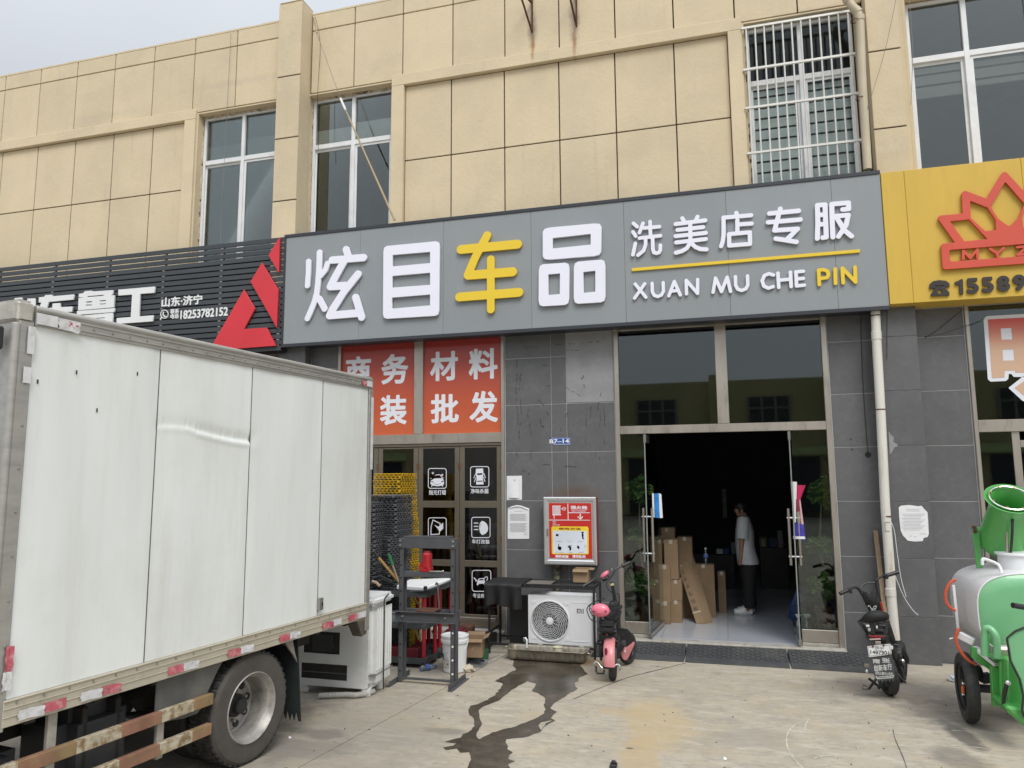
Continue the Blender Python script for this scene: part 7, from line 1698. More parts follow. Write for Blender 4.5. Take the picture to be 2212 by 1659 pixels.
a_ = A(*kB(1115, 780), -.5); bb = MB(); bb.lathe([(.001, 0), (.085, 0), (.095, .02), (.09, .10), (.07, .12), (.001, .125)], (a_.x, -.45, .136)); o = bb.build('brake_drum', m_rustmetal); meta(o, 'rusty round brake part standing on the step before the folding doors', 'brake part')
# ------------------------------------------------------------------ inside the open shop
kI = K(2400, 1800, 1.843); kPn = K(2750, 1900, 2.765)
def I(x, y, yp): return A(*kI(x, y), yp)
def ibox(label, x0, y0, x1, y1, yp, d, zb=None, m=None, tape_=True):
    a_, b_ = I(x0, (y0 + y1) / 2, yp), I(x1, (y0 + y1) / 2, yp); zt_, zl = I((x0 + x1) / 2, y0, yp).z, I((x0 + x1) / 2, y1, yp).z
    return carton(label, a_.x, b_.x, yp, yp + d, zb if zb is not None else zl, zt_, m=m, tape_=tape_)
F0 = .121
def zat(y, yp, x=500): return I(x, y, yp).z
ibox('tall narrow brown carton lowest in the stack by the left glass door', 372, 1050, 440, 1200, .88, .30, F0)
ibox('narrow carton on top of the lowest one beside the left glass door', 362, 785, 442, 1050, .92, .30, zat(1052, .92, 400))
ibox('square carton low in the stack behind the narrow ones', 440, 1040, 525, 1190, 1.02, .35, F0)
ibox('square carton in the middle of the stack behind the narrow ones', 440, 892, 523, 1038, 1.02, .35, zat(1039, 1.02, 480) + .002)
ibox('tall carton standing on the middle of the carton stack', 398, 602, 497, 888, 1.03, .33, zat(890, 1.02, 480) + .004)
ibox('topmost carton of the stack by the left glass door, seen through the glass', 360, 515, 470, 598, 1.42, .3, zat(599, 1.45, 420) + .004)
ibox('upright carton at the back left of the stack, under the topmost one', 352, 600, 460, 1180, 1.45, .25, F0)
ibox('wide carton standing behind the stack, right of the tall one', 500, 582, 605, 1120, 1.45, .30, F0)
ibox('wide upright brown carton with the water bottle on top', 610, 780, 765, 1178, 1.55, .20, F0)
ibox('rightmost upright carton beside the person', 790, 832, 845, 1150, 1.95, .20, F0)
# long lettered carton leaning back
y0_ = 1.02
bl, br = I(628, 1205, y0_), I(690, 1206, y0_); tl, tr = I(470, 712, 1.50), I(545, 706, 1.50)
t = thing('leaning_carton', 'long narrow cardboard carton with black Chinese lettering, leaning against the other boxes', 'box', (bl.x, y0_, F0))
bl.z = br.z = F0
bb = MB(); bb.quadbox([bl, br, br + Vector((.11, .14, 0)), bl + Vector((.11, .14, 0)), tl, tr, tr + Vector((.11, .14, .0)), tl + Vector((.11, .14, 0.0))]); bb.build('carton_body', m_card, t, bevel=.003)
ux = (br - bl).normalized(); uz = ((tl - bl)).normalized(); nn = ux.cross(uz).normalized()
if nn.y > 0: nn = -nn
Ln = (tl - bl).length; Wd = (br - bl).length
ux = (uz.cross(nn)) if (uz.cross(nn)).dot(ux) > 0 else -(uz.cross(nn))
for i, ch in enumerate('功能美容挂板'):
    f = .70 - i * .107
    mt = Matrix(((ux.x, uz.x, nn.x, 0), (ux.y, uz.y, nn.y, 0), (ux.z, uz.z, nn.z, 0), (0, 0, 0, 1)))
    o_ = bl + uz * (Ln * f) + ux * (Wd * .22) + nn * .0025
    text('printed_character', t, ch, 0, Wd * .56, 0, Wd * .52, 0, m_blackprint, 0.0, .001, Matrix.Translation(o_) @ mt)
for f in (.82, .14):
    p = bl + uz * Ln * f + nn * .002; q_ = p + ux * Wd; bb = MB(); bb.quadbox([p, q_, q_ + uz * .012, p + uz * .012, p + nn * .001, q_ + nn * .001, q_ + uz * .012 + nn * .001, p + uz * .012 + nn * .001]); bb.build('strap', m_tape, t, flat=True)
p = I(700, 775, 1.62); t = thing('water_bottle', 'clear plastic water bottle with a blue label standing on the wide upright carton', 'bottle', (p.x, 1.62, p.z))
h_ = I(700, 658, 1.62).z - p.z; bb = MB(); bb.lathe([(.001, 0), (.032, 0), (.034, .01), (.034, h_ * .62), (.014, h_ * .86), (.014, h_ * .92)], (p.x, 1.63, p.z), n=18); bb.build('shell', m_pet, t)
bb = MB(); bb.lathe([(.0345, h_ * .40), (.0345, h_ * .62)], (p.x, 1.63, p.z), n=18); bb.build('label', MATS['blue_label'], t)
bb = MB(); bb.lathe([(.016, h_ * .90), (.016, h_), (.001, h_)], (p.x, 1.63, p.z), n=14); bb.build('cap', m_white, t)
# counter with small goods, panels and shelving at the back
t = thing('counter', 'dark counter across the back of the open shop', 'counter', (.4, 4.4, .12)); bb = MB(); a_, b_ = I(610, 700, 4.4), I(905, 700, 4.4); bb.box(a_.x - .5, b_.x, 4.4, 5.0, F0, a_.z); bb.build('body', m_blackpl, t, bevel=.01)
zc_ = a_.z + .001
for i, (xa, xb, ya, m, lb) in enumerate(((775, 822, 668, m_white, 'small white box on the dark counter'), (826, 866, 662, mat('blue_carton', (0.03, 0.09, 0.30), .5), 'small blue box on the dark counter beside the white one'), (880, 912, 620, mat('pale_jar', (0.2, 0.22, 0.24), .4), 'pale jar on the dark counter behind the person'))):
    p, q_ = I(xa, ya, 4.45), I(xb, ya, 4.45); bb = MB(); bb.box(p.x, q_.x, 4.45, 4.6, zc_, p.z); o = bb.build('small_box', m, bevel=.004); meta(o, lb, 'box')
a_, b_ = I(815, 232, 6.5), I(855, 442, 6.5); bb = MB(); bb.box(a_.x, b_.x, 6.5, 6.55, b_.z, a_.z); o = bb.build('wall_panel_strip', mat('dull_panel', (0.30, 0.32, 0.30), .6, var=.3, scale=9)); meta(o, 'tall narrow pale panel on the dark back wall above the counter', 'panel')
t = thing('back_shelf', 'dark shelf with packets behind the person on the right', 'shelf', (1.1, 4.2, .12)); a_, b_ = I(1090, 655, 4.6), I(1290, 655, 4.6); bb = MB(); bb.box(a_.x, min(b_.x, 1.5), 4.6, 4.95, F0, a_.z); bb.build('body', m_blackpl, t, bevel=.006)
for i, (xa, ya, xb, yb_, c_) in enumerate(((1092, 585, 1145, 652, (0.16, 0.15, 0.10)), (1105, 600, 1130, 640, (0.4, 0.36, 0.25)), (1160, 590, 1215, 650, (0.03, 0.05, 0.16)), (1218, 605, 1268, 655, (0.20, 0.02, 0.04)), (1222, 535, 1255, 575, (0.2, 0.2, 0.2)))):
    p, q_ = I(xa, yb_, 4.58 - i * .01), I(xb, ya, 4.58 - i * .01); bb = MB(); bb.box(p.x, q_.x, 4.70 - i * .02, 4.80 - i * .02, a_.z + .002, max(q_.z, a_.z + .1)); o = bb.build('packet', mat('packet_%s' % 'abcde'[i], c_, .5), t, bevel=.003)
# potted trees
m_pot = mat('red_brown_pot', (0.085, 0.035, 0.02), 0.35, var=0.3, scale=12)
m_leafs = [mat('leaf_dark', (0.11, 0.21, 0.05), 0.4, var=.3, scale=10), mat('leaf_light', (0.26, 0.40, 0.09), 0.45, var=.3, scale=10)]
def ficus(label, px, yp, clusters, ptop, pbot, leafm, seed):
    rs = random.Random(seed); a_, b_ = I(px[0], ptop, yp), I(px[1], pbot, yp); xm = (I(px[0], ptop, yp).x + I(px[1], ptop, yp).x) / 2; r_ = (I(px[1], ptop, yp).x - I(px[0], ptop, yp).x) / 2
    t = thing('potted_tree', label, 'plant', (xm, yp + r_, F0))
    zt_ = a_.z; c_ = Vector((xm, yp + r_, F0)); hh = zt_ - F0
    bb = MB(); bb.lathe([(.001, 0), (r_ * .72, 0), (r_ * .78, .02), (r_ * .95, hh * .7), (r_ * .98, hh * .9), (r_ * 1.04, hh * .92), (r_ * 1.04, hh), (r_ * .92, hh), (r_ * .9, hh * .93), (.001, hh * .92)], c_, n=28); bb.build('pot', m_pot, t)
    text('pot_mark', t, '福', xm - .05, xm + .05, F0 + hh * .3, F0 + hh * .62, yp + r_ * .09, mat('pot_gilt', (0.25, 0.12, 0.05), .5), th=.004)
    top = I(*clusters[0][:2], yp + r_)
    bb = MB(); pts = [Vector((xm, yp + r_, zt_ - .03)), Vector((xm + .03, yp + r_, zt_ + .35)), Vector((xm - .02, yp + r_, zt_ + .7)), Vector((top.x, yp + r_, top.z))]
    bb.tube(pts, [.022, .018, .015, .009], n=8)
    cs = []
    for (cx_, cy_, rx, rz__) in clusters:
        p = I(cx_, cy_, yp + r_); sc_ = abs(I(cx_ + 100, cy_, yp + r_).x - p.x) / 100; cs.append((p, rx * sc_, rz__ * sc_))
        for _ in range(7):
            q_ = p + Vector((rs.uniform(-.8, .8) * rx * sc_, rs.uniform(-.7, .7) * rx * sc_, rs.uniform(-.3, .8) * rz__ * sc_)); st_ = Vector((xm + rs.uniform(-.02, .02), yp + r_, p.z - rz__ * sc_ * rs.uniform(.3, .9)))
            bb.tube([st_, st_.lerp(q_, .5) + Vector((0, 0, .02)), q_], [.006, .004, .002], n=5)
    bb.build('trunk', m_bark, t)
    for mi, m in enumerate(m_leafs):
        bb = MB()
        for (p, rx, rzz) in cs:
            for _ in range(int(520 * (rx / .2) * (rzz / .2)) // (1 + mi)):
                while True:
                    d = Vector((rs.uniform(-1, 1), rs.uniform(-1, 1), rs.uniform(-1, 1)))
                    if .25 < d.length < 1: break
                q_ = p + Vector((d.x * rx, d.y * rx * .8, d.z * rzz * (1 + .25 * math.sin(5 * d.x)))); s_ = rs.uniform(.030, .056)
                e = Euler((rs.uniform(-.9, .9), rs.uniform(-.6, .6), rs.uniform(0, 6.28))).to_matrix()
                L_ = [Vector((-s_, 0, 0)), Vector((-s_ * .2, s_ * .42, .006)), Vector((s_ * .7, s_ * .3, .0)), Vector((s_ * 1.1, 0, -.01)), Vector((s_ * .7, -s_ * .3, 0)), Vector((-s_ * .2, -s_ * .42, .006))]
                bb.poly([q_ + e @ v for v in L_])
        o = bb.build('foliage', m, t, flat=True, fixn=False); o['kind'] = 'stuff'
ficus('potted fig tree in a brown pot behind the left side window', (178, 296), .10, [(215, 240, 95, 95), (205, 560, 70, 55), (215, 905, 95, 85)], 1062, 1210, 0, 4)
ficus('three tiered potted fig tree in a brown pot behind the right side window', (1500, 1640), .10, [(1540, 255, 100, 110), (1535, 640, 95, 85), (1545, 930, 105, 90)], 1095, 1270, 0, 9)
# trigger spray bottles and a blue bag by the right leaf
kR = K(3050, 1780, 2.0226)
m_clear = glass('clear_plastic', (0.86, 0.9, 0.92), 0.16, 0.1)
for lb, x, yp in (('clear trigger spray bottle with white nozzle right of the right glass door', 262, .35), ('clear trigger spray bottle with white nozzle behind the right glass door edge', 196, .62)):
    p = A(*kR(x, 1480), yp); zt_ = A(*kR(x, 1290), yp).z; hh = zt_ - F0; t = thing('spray_bottle', lb, 'bottle', (p.x, yp, F0))
    bb = MB(); bb.lathe([(.001, 0), (.052, 0), (.056, .012), (.056, hh * .35), (.040, hh * .58), (.018, hh * .78), (.016, hh * .84)], (p.x, yp, F0), n=20); bb.build('shell', m_clear, t)
    bb = MB(); bb.cyl((p.x, yp, F0 + hh * .83), (p.x, yp, F0 + hh * .90), .021, n=14); bb.box(p.x - .03, p.x + .045, yp - .013, yp + .013, F0 + hh * .90, F0 + hh); bb.prism([(p.x + .02, yp - .005, F0 + hh * .9), (p.x + .03, yp - .005, F0 + hh * .9), (p.x + .042, yp - .005, F0 + hh * .78)], (0, .01, 0)); bb.build('trigger_head', m_white, t, bevel=.003)
p = A(*kR(275, 1180), 1.0); crumple('blue_bag', 'blue plastic bag on the shop floor behind the right glass door', (p.x, 1.0, .35), .24, mat('blue_plastic_bag', (0.01, 0.035, 0.13), .35), 1.1)
# leaflets wedged into the door handles
def leaflet(label, pts, y, m, bend=.02, dz=0):
    P = [A(*k_(*q_), y) for k_, *q_ in [(p[0], p[1], p[2]) for p in pts]]
    bb = MB(); bb.grid(lambda u, v: (P[0] * (1 - u) + P[1] * u) * (1 - v) + (P[3] * (1 - u) + P[2] * u) * v + Vector((0, -bend * math.sin(3.14 * u), 0)), 8, 8)
    return bb
kL = K(2420, 1780, 2.0226)
t = thing('folded_leaflet', 'blue and white folded packet tucked behind the handle of the left glass door', 'packet', PL(-.05, -.09, 1.6))
P4 = [(kL, 298, 332), (kL, 352, 328), (kL, 360, 525), (kL, 305, 520)]
bb = leaflet('', P4, -.02, None, .015); bb.build('blue_front', mat('blue_gradient_print', (0.03, 0.20, 0.55), .35, var=.3, scale=6), t, fixn=False)
bb = leaflet('', [(kL, 352, 328), (kL, 372, 334), (kL, 384, 525), (kL, 360, 525)], -.02, None, .0); bb.build('white_side', m_white, t, fixn=False)
bb = leaflet('', [(kL, 298, 330), (kL, 312, 330), (kL, 318, 520), (kL, 304, 522)], -.035, None, .0); bb.build('white_stripe', m_white, t, fixn=False)
t = thing('rolled_magazine', 'rolled glossy magazine with red and blue print, tucked into the right glass door handle', 'magazine', PR(-.05, .09, 1.7))
for nm, q4, m, y in (('white_page', [(128, 234), (178, 238), (170, 560), (150, 560)], m_white, -.06), ('red_page', [(176, 262), (248, 264), (205, 378), (165, 440)], mat('magenta_print', (0.50, 0.02, 0.10), .35, var=.2), -.05), ('pink_page', [(190, 375), (205, 378), (232, 575), (205, 575)], mat('pale_pink_print', (0.7, 0.45, 0.45), .5), -.045), ('dark_page', [(162, 380), (192, 370), (205, 470), (160, 480)], mat('maroon_print', (0.2, 0.03, 0.05), .4, var=.5, scale=25), -.055), ('blue_page', [(150, 560), (230, 570), (248, 700), (148, 690)], mat('violet_print', (0.06, 0.05, 0.35), .35, var=.3, scale=20), -.05), ('white_band', [(148, 668), (240, 672), (244, 692), (150, 692)], m_white, -.055)):
    bb = leaflet('', [(kR, *q_) for q_ in q4], y, None, .02); bb.build(nm, m, t, fixn=False)

# ------------------------------------------------------------------ the person
m_skin = mat('skin', (0.36, 0.20, 0.13), 0.55, var=.05, scale=8); m_hair = mat('black_hair', (0.012, 0.01, 0.009), 0.5, var=.3, scale=40)
m_shirt = mat('white_tshirt', (0.60, 0.62, 0.65), 0.85, var=.05, scale=6, bump=.3, bscale=9); m_trs = mat('black_trousers', (0.012, 0.012, 0.014), 0.8)
YM = 1.99
def Pm(x, y, dy=0.0): p = A(*kPn(x, y), YM); return Vector((p.x, YM + dy, p.z))
PT = thing('person', 'person in white t-shirt, black trousers and white shoes standing inside the doorway', 'person', (Pm(520, 1420).x, YM, .12))
def skinbody(joints, edges, name, m, parent, sub=2, root=0):
    me = bpy.data.meshes.new(name); me.from_pydata([j[0] for j in joints], edges, []); o = bpy.data.objects.new(name, me); COL.objects.link(o)
    md = o.modifiers.new('s', 'SKIN'); md.use_smooth_shade = True
    for i, j in enumerate(joints): me.skin_vertices[0].data[i].radius = (j[1], j[2] if len(j) > 2 else j[1])
    me.skin_vertices[0].data[root].use_root = True
    s_ = o.modifiers.new('u', 'SUBSURF'); s_.levels = sub; s_.render_levels = sub
    m2 = bpy.data.meshes.new_from_object(o.evaluated_get(bpy.context.evaluated_depsgraph_get())); bpy.data.objects.remove(o)
    for p in m2.polygons: p.use_smooth = True
    local(m2, parent); return link(name, m2, parent, m)
hipc = Pm(545, 880); J = []; E_ = []
def jt(p, r, r2=None): J.append((Vector(p), r, r2 or r)); return len(J) - 1
def ch(a, *ids):
    for b in ids: E_.append((a, b)); a = b
    return a
pel = jt(hipc, .13, .14); sp = jt(Pm(520, 700), .12, .13); cst = jt(Pm(500, 500), .125, .15); shl = jt(Pm(492, 405), .09, .11); nk = jt(Pm(490, 362), .052)
hd0 = jt(Pm(462, 335), .062, .066); hd1 = jt(Pm(448, 300), .078, .076); hd2 = jt(Pm(447, 262), .076, .074)
ch(pel, sp, cst, shl, nk, hd0, hd1, hd2)
nose = jt(Pm(384, 306), .010); nb = jt(Pm(398, 300), .02); ch(hd1, nb, nose); chin = jt(Pm(412, 346), .028); ch(hd0, chin)
for s_ in (-1, 1):
    sh = jt(Pm(478, 415, s_ * .17), .058); el = jt(Pm(470, 620, s_ * .215), .042); wr = jt(Pm(460, 790, s_ * .20), .028); pa = jt(Pm(458, 838, s_ * .195), .024, .034)
    ch(shl, sh, el, wr, pa)
    for i in range(4):
        a1 = jt(Pm(468 - i * 8, 868, s_ * (.17 + .016 * i)), .0095); a2 = jt(Pm(462 - i * 9, 890 - abs(i - 1.4) * 4, s_ * (.168 + .015 * i)), .008); ch(pa, a1, a2)
    th1 = jt(Pm(438, 842, s_ * .17), .011); th2 = jt(Pm(432, 866, s_ * .165), .009); ch(pa, th1, th2)
    hp_ = jt(Pm(548, 905, s_ * .085), .095); kn = jt(Pm(545 + s_ * 6, 1110, s_ * .09), .062); an = jt(Pm(575 + s_ * 12, 1340, s_ * .10), .04); ft_ = jt(Pm(500 + s_ * 12, 1395, s_ * .11), .032)
    ch(pel, hp_, kn, an, ft_)
body = skinbody(J, E_, 'body', m_skin, PT)
# hair with a fringe, ears
bb = MB(); c_ = Pm(455, 268); bb.ball(c_, (.105, .098, .095), 22, 14)
for v in bb.bm.verts:
    d = v.co - c_
    if d.x < -.02 and d.z < -.005: v.co.x = c_.x - .02 + (v.co.x - c_.x + .02) * .25
    v.co += d.normalized() * random.uniform(-.004, .006)
bb.build('hair', m_hair, PT)
for s_ in (-1, 1): bb = MB(); bb.ball(Pm(470, 305, s_ * .079), (.022, .012, .03), 10, 8); bb.build('ear', m_skin, PT)
for s_ in (-1, 1): bb = MB(); bb.ball(Pm(396, 292, s_ * .030 - .01), (.008, .012, .007), 8, 6); bb.build('eye', m_black, PT)
bb = MB(); bb.ball(Pm(392, 330, -.004), (.008, .022, .005), 8, 6); bb.build('mouth', mat('lips', (0.25, 0.09, 0.08), .5), PT)
def loft(rings, name, m, n=32, fold=.0):
    bb = MB(); R_ = []
    for k, (c_, rx, ry) in enumerate(rings):
        R_.append([bb.v((c_.x + rx * math.cos(2 * math.pi * i / n) * (1 + fold * math.sin(i * 1.7 + k)), c_.y + ry * math.sin(2 * math.pi * i / n) * (1 + fold * math.sin(i * 2.3 + k * .7)), c_.z)) for i in range(n)])
    bb.skin(R_, cap=False); return bb.build(name, m, PT, sharp=80)
def xr(x0, x1, y): a_, b_ = Pm(x0, y), Pm(x1, y); return (a_ + b_) / 2, (b_.x - a_.x) / 2
rg = []
for (xa, xb, y, ry) in ((462, 520, 352, .06), (440, 548, 372, .13), (425, 562, 400, .19), (412, 580, 450, .215), (402, 600, 520, .22), (400, 608, 600, .22), (402, 610, 680, .22), (410, 628, 760, .225), (418, 652, 830, .23), (422, 664, 878, .23)):
    c_, rx = xr(xa, xb, y); rg.append((c_, rx, ry))
loft(rg, 'tshirt', m_shirt, fold=.02)
for s_ in (-1, 1):
    P = [Pm(482, 400, s_ * .15), Pm(480, 440, s_ * .19), Pm(476, 520, s_ * .215), Pm(474, 598, s_ * .225)]
    bb = MB(); bb.tube(P, [.085, .088, .085, .09], n=18, cap=False); bb.build('sleeve', m_shirt, PT, sharp=80)
for s_ in (-1, 1):
    P = [Pm(545, 860, s_ * .075), Pm(545, 960, s_ * .09), Pm(548, 1110, s_ * .095), Pm(560 + s_ * 6, 1240, s_ * .10), Pm(568 + s_ * 12, 1352, s_ * .10)]
    bb = MB(); bb.tube(P, [.125, .12, .095, .085, .08], n=20, cap=True); bb.build('trouser_leg', m_trs, PT, sharp=80)
    t0 = Pm(400 + s_ * 10 + (16 if s_ > 0 else 0), 1410, s_ * .10); hl_ = Pm(600 + s_ * 14, 1400, s_ * .10)
    bb = MB(); nsl = 12; R_ = []
    for i in range(nsl + 1):
        f = i / nsl; x = t0.x + (hl_.x - t0.x) * f; wv = .05 * math.sin(math.pi * min(1, f * 1.15 + .12)) ** .5 + .012 if f < .85 else .036; ht_ = .045 + .05 * min(1, f * 1.7) ** 1.5 if f < .9 else .085
        R_.append([bb.v((x, t0.y + wv * math.cos(2 * math.pi * j / 14), .122 + .028 + (ht_ if math.sin(2 * math.pi * j / 14) > 0 else .022) * math.sin(2 * math.pi * j / 14))) for j in range(14)])
    bb.skin(R_); sh_ = bb.build('shoe', m_white, PT, sharp=80)
    bb = MB(); bb.prism([(t0.x + (hl_.x - t0.x) * f, t0.y + sg * (.052 * math.sin(math.pi * min(1, f * 1.1 + .1)) ** .5 + .012), .121) for sg, fs in ((-1, [0, .1, .3, .6, .85, 1]), (1, [1, .85, .6, .3, .1, 0])) for f in fs], (0, 0, .026)); bb.build('sole', mat('grey_sole', (0.45, 0.45, 0.44), .6), sh_, bevel=.004)
# ------------------------------------------------------------------ pink scooter
kP = K(1900, 2200, 2.766)
def V(k, x, y, yp, ): return A(*k(x, y), yp)
m_pk = mat('pink_plastic', (0.62, 0.22, 0.24), 0.35, var=.05, scale=6, coat=.2); m_pk2 = mat('hot_pink_plastic', (0.76, 0.18, 0.26), 0.3, var=.03, coat=.3)
m_sat = mat('satin_black', (0.02, 0.02, 0.022), 0.4, var=.2, scale=15)
def rubwheel(par, c, ax, r_, w_, nm='wheel', spokes=5, rimm=None):
    c = Vector(c); ax = Vector(ax).normalized(); h = w_ / 2
    bb = MB(); bb.lathe([(r_ * .68, -h * .8), (r_ * .80, -h), (r_ * .93, -h * .85), (r_ * .985, -h * .45), (r_, 0), (r_ * .985, h * .45), (r_ * .93, h * .85), (r_ * .80, h), (r_ * .68, h * .8)], c, ax, n=40); wl = bb.build(nm, m_rubber, par)
    bb = MB(); d, u, v = frame(ax)
    for i in range(36):
        t_ = 2 * math.pi * i / 36
        for sg in (-1, 1):
            p = c + (u * math.cos(t_ + sg * .04) + v * math.sin(t_ + sg * .04)) * r_ * .992; q_ = p + d * sg * h * .62 + (u * math.cos(t_ + .1) + v * math.sin(t_ + .1)) * .0 - (p - c).normalized() * r_ * .035
            bb.bar(p, q_, .012, .006, (p - c).normalized())
    o = bb.build('tread', m_blackpl, wl, flat=True); o['kind'] = 'stuff'
    bb = MB(); bb.lathe([(r_ * .70, -h * .7), (r_ * .66, -h * .55), (r_ * .62, -h * .3), (r_ * .62, h * .3), (r_ * .66, h * .55), (r_ * .70, h * .7)], c, ax, n=32); bb.build('rim', rimm or m_sat, wl)
    bb = MB(); bb.cyl(c - ax * h * .7, c + ax * h * .7, r_ * .22, n=18)
    for i in range(spokes):
        t_ = 2 * math.pi * i / spokes; e = u * math.cos(t_) + v * math.sin(t_); bb.bar(c + e * r_ * .2, c + e * r_ * .64, .02, w_ * .35, ax)
    bb.build('hub', rimm or m_sat, wl)
    return wl
def spring(par, a_, b_, r_=.022, name='shock_absorber'):
    a_, b_ = Vector(a_), Vector(b_); bb = MB(); bb.cyl(a_, b_, r_ * .45, n=10); d, u, v = frame(b_ - a_); L_ = (b_ - a_).length
    bb.tube([a_ + d * L_ * (.12 + .76 * i / 80) + (u * math.cos(i * .7) + v * math.sin(i * .7)) * r_ for i in range(81)], .0045, n=5)
    bb.ball(a_, r_ * .7, 8, 6); bb.ball(b_, r_ * .7, 8, 6); return bb.build(name, m_sat, par)
def tb(par, name, pts, r_, m, n=10): bb = MB(); bb.tube(pts, r_, n=n); return bb.build(name, m, par)
def smooth(pts, k=6):
    P = []; pts = [Vector(p) for p in pts]
    for i in range(len(pts) - 1):
        p0, p1, p2, p3 = pts[max(i - 1, 0)], pts[i], pts[i + 1], pts[min(i + 2, len(pts) - 1)]
        for t_ in range(k):
            t_ /= k; P.append(0.5 * ((2 * p1) + (-p0 + p2) * t_ + (2 * p0 - 5 * p1 + 4 * p2 - p3) * t_ ** 2 + (-p0 + 3 * p1 - 3 * p2 + p3) * t_ ** 3))
    return P + [pts[-1]]
YR, YFt = -1.80, -1.00
rw = V(kP, 1402, 1290, YR); 
PK = thing('pink_scooter', 'small pink electric scooter seen from behind, right of the air conditioner', 'scooter', (rw.x, -1.4, 0))
rR = .20
rubwheel(PK, (rw.x, YR + .16, rR), (1, .12, -.06), rR, .085)
fw_ = V(kP, 1572, 1080, YFt); rubwheel(PK, (fw_.x, YFt + .08, .175), (1, -.30, 0), .175, .09, 'wheel')
bb = MB(); bb.lathe([(.001, -.02), (.115, -.02), (.12, 0), (.115, .02), (.001, .02)], (fw_.x, YFt + .08, .175), (1, -.30, 0)); bb.build('hub_cover', m_sat, PK)
# rear fender: curved shell over the wheel
def F(x, y, yp=YR): return V(kP, x, y, yp)
fx0, fx1 = F(1308, 1000).x, F(1432, 1000).x; zf0, zf1 = F(1370, 1148).z, F(1370, 885).z
bb = MB()
def fender(u, v):
    a = v * 1.9; rr_ = rR + .05; yc, zc = YR + .16, rR
    ang = math.pi * (1.02 - .53 * v)          # from behind the wheel up over it
    w_ = (fx1 - fx0) / 2 * (1 - .12 * abs(v - .4)); x = (fx0 + fx1) / 2 + w_ * (2 * u - 1)
    e_ = .02 * (abs(2 * u - 1) ** 3)
    return (x + .02 * (1 - v), yc + (rr_ + .0 - e_) * math.cos(ang) * 1.0, zc + (rr_ - e_) * math.sin(ang))
bb.grid(fender, 14, 18); bb.build('rear_fender', m_pk, PK, fixn=False, sharp=70)
p = V(kP, 1347, 1005, YR - .07); bb = MB(); bb.ball((p.x, YR - .082, p.z), (.016, .01, .036), 14, 10); bb.build('reflector', mat('dark_red_lens', (0.16, 0.01, 0.02), .2), PK)
bb = MB(); bb.box(fx0 + .01, fx1 - .0, YR - .075, YR - .06, zf0 - .035, zf0 - .002); bb.build('mud_flap', m_sat, PK, bevel=.004)
for x0_, y0_, x1_, y1_ in ((1288, 915, 1292, 1095), (1462, 900, 1475, 1075)): spring(PK, V(kP, x0_, y0_, YR + .05), V(kP, x1_, y1_, YR + .12))
# chrome guard bar round the tail
gb = smooth([V(kP, x, y, YR - .02 - dy) for x, y, dy in ((1240, 1245, -.08), (1210, 1200, -.02), (1212, 1150, 0), (1245, 1125, .0), (1285, 1170, .02), (1320, 1198, .03), (1400, 1195, .03), (1440, 1165, .02), (1475, 1150, 0), (1505, 1185, 0), (1500, 1215, -.05))])
tb(PK, 'guard_bar', gb, .0075, m_chrome)
tb(PK, 'kickstand', [V(kP, 1235, 1170, YR + .1), V(kP, 1245, 1248, YR + .08), V(kP, 1320, 1250, YR + .08), V(kP, 1330, 1180, YR + .1)], .010, m_sat)
# tail body, saddles
def seat(x0, y0, x1, y1, yp, dep, name, m, zr=None):
    a_, b_ = V(kP, x0, y1, yp), V(kP, x1, y0, yp); bb = MB(); bb.box(a_.x, b_.x, yp, yp + dep, a_.z, b_.z); return bb.build(name, m, PK, bevel=min(.035, (b_.z - a_.z) * .42), seg=4)
seat(1242, 762, 1442, 800, YR - .02, .12, 'rack_plate', m_sat)
seat(1262, 695, 1440, 758, YR + .02, .26, 'rear_saddle', mat('black_vinyl', (0.025, 0.026, 0.027), .5, var=.1))
seat(1262, 800, 1440, 935, YR + .08, .22, 'motor_housing', m_sat)
bb = MB(); p = V(kP, 1352, 832, YR + .06); bb.prism([(p.x - .014, YR + .07, p.z + .012), (p.x + .014, YR + .07, p.z + .012), (p.x, YR + .07, p.z - .016)], (0, .006, 0)); bb.build('red_reflector', mat('dull_pink', (0.35, 0.08, 0.09), .4), PK, flat=True)
seat(1265, 640, 1320, 760, YR + .05, .06, 'backrest_post', m_sat)
c_ = V(kP, 1284, 562, YR + .02); bb = MB(); bb.ball(c_, (.098, .055, .070), 26, 16)
bb.build('pink_backrest', m_pk2, PK)
for x_ in (1212, 1345): p = V(kP, x_, 572, YR - .03); bb = MB(); bb.cyl((p.x, YR - .03, p.z), (p.x, YR - .042, p.z), .008, n=10); bb.build('rivet_hole', m_black, PK)
tb(PK, 'embossed_line', smooth([V(kP, x, y, YR - .037 - .0 * i) for i, (x, y) in enumerate(((1232, 558), (1250, 582), (1284, 590), (1318, 582), (1334, 556)))]), .0025, m_pk)
seat(1372, 505, 1492, 600, YR + .35, .26, 'front_saddle', MATS['black_vinyl'])
seat(1335, 612, 1455, 700, YR + .12, .30, 'seat_base', m_sat)
seat(1395, 840, 1470, 960, YR + .18, .25, 'battery_case', m_sat)
tb(PK, 'rack_tube', smooth([V(kP, 1330, 640, YR + .1), V(kP, 1400, 470, YR + .5), V(kP, 1455, 480, YFt)]), .012, m_sat)
tb(PK, 'down_tube', [V(kP, 1490, 560, YFt), V(kP, 1475, 640, YFt - .02), V(kP, 1480, 760, YFt - .04)], .028, m_sat)
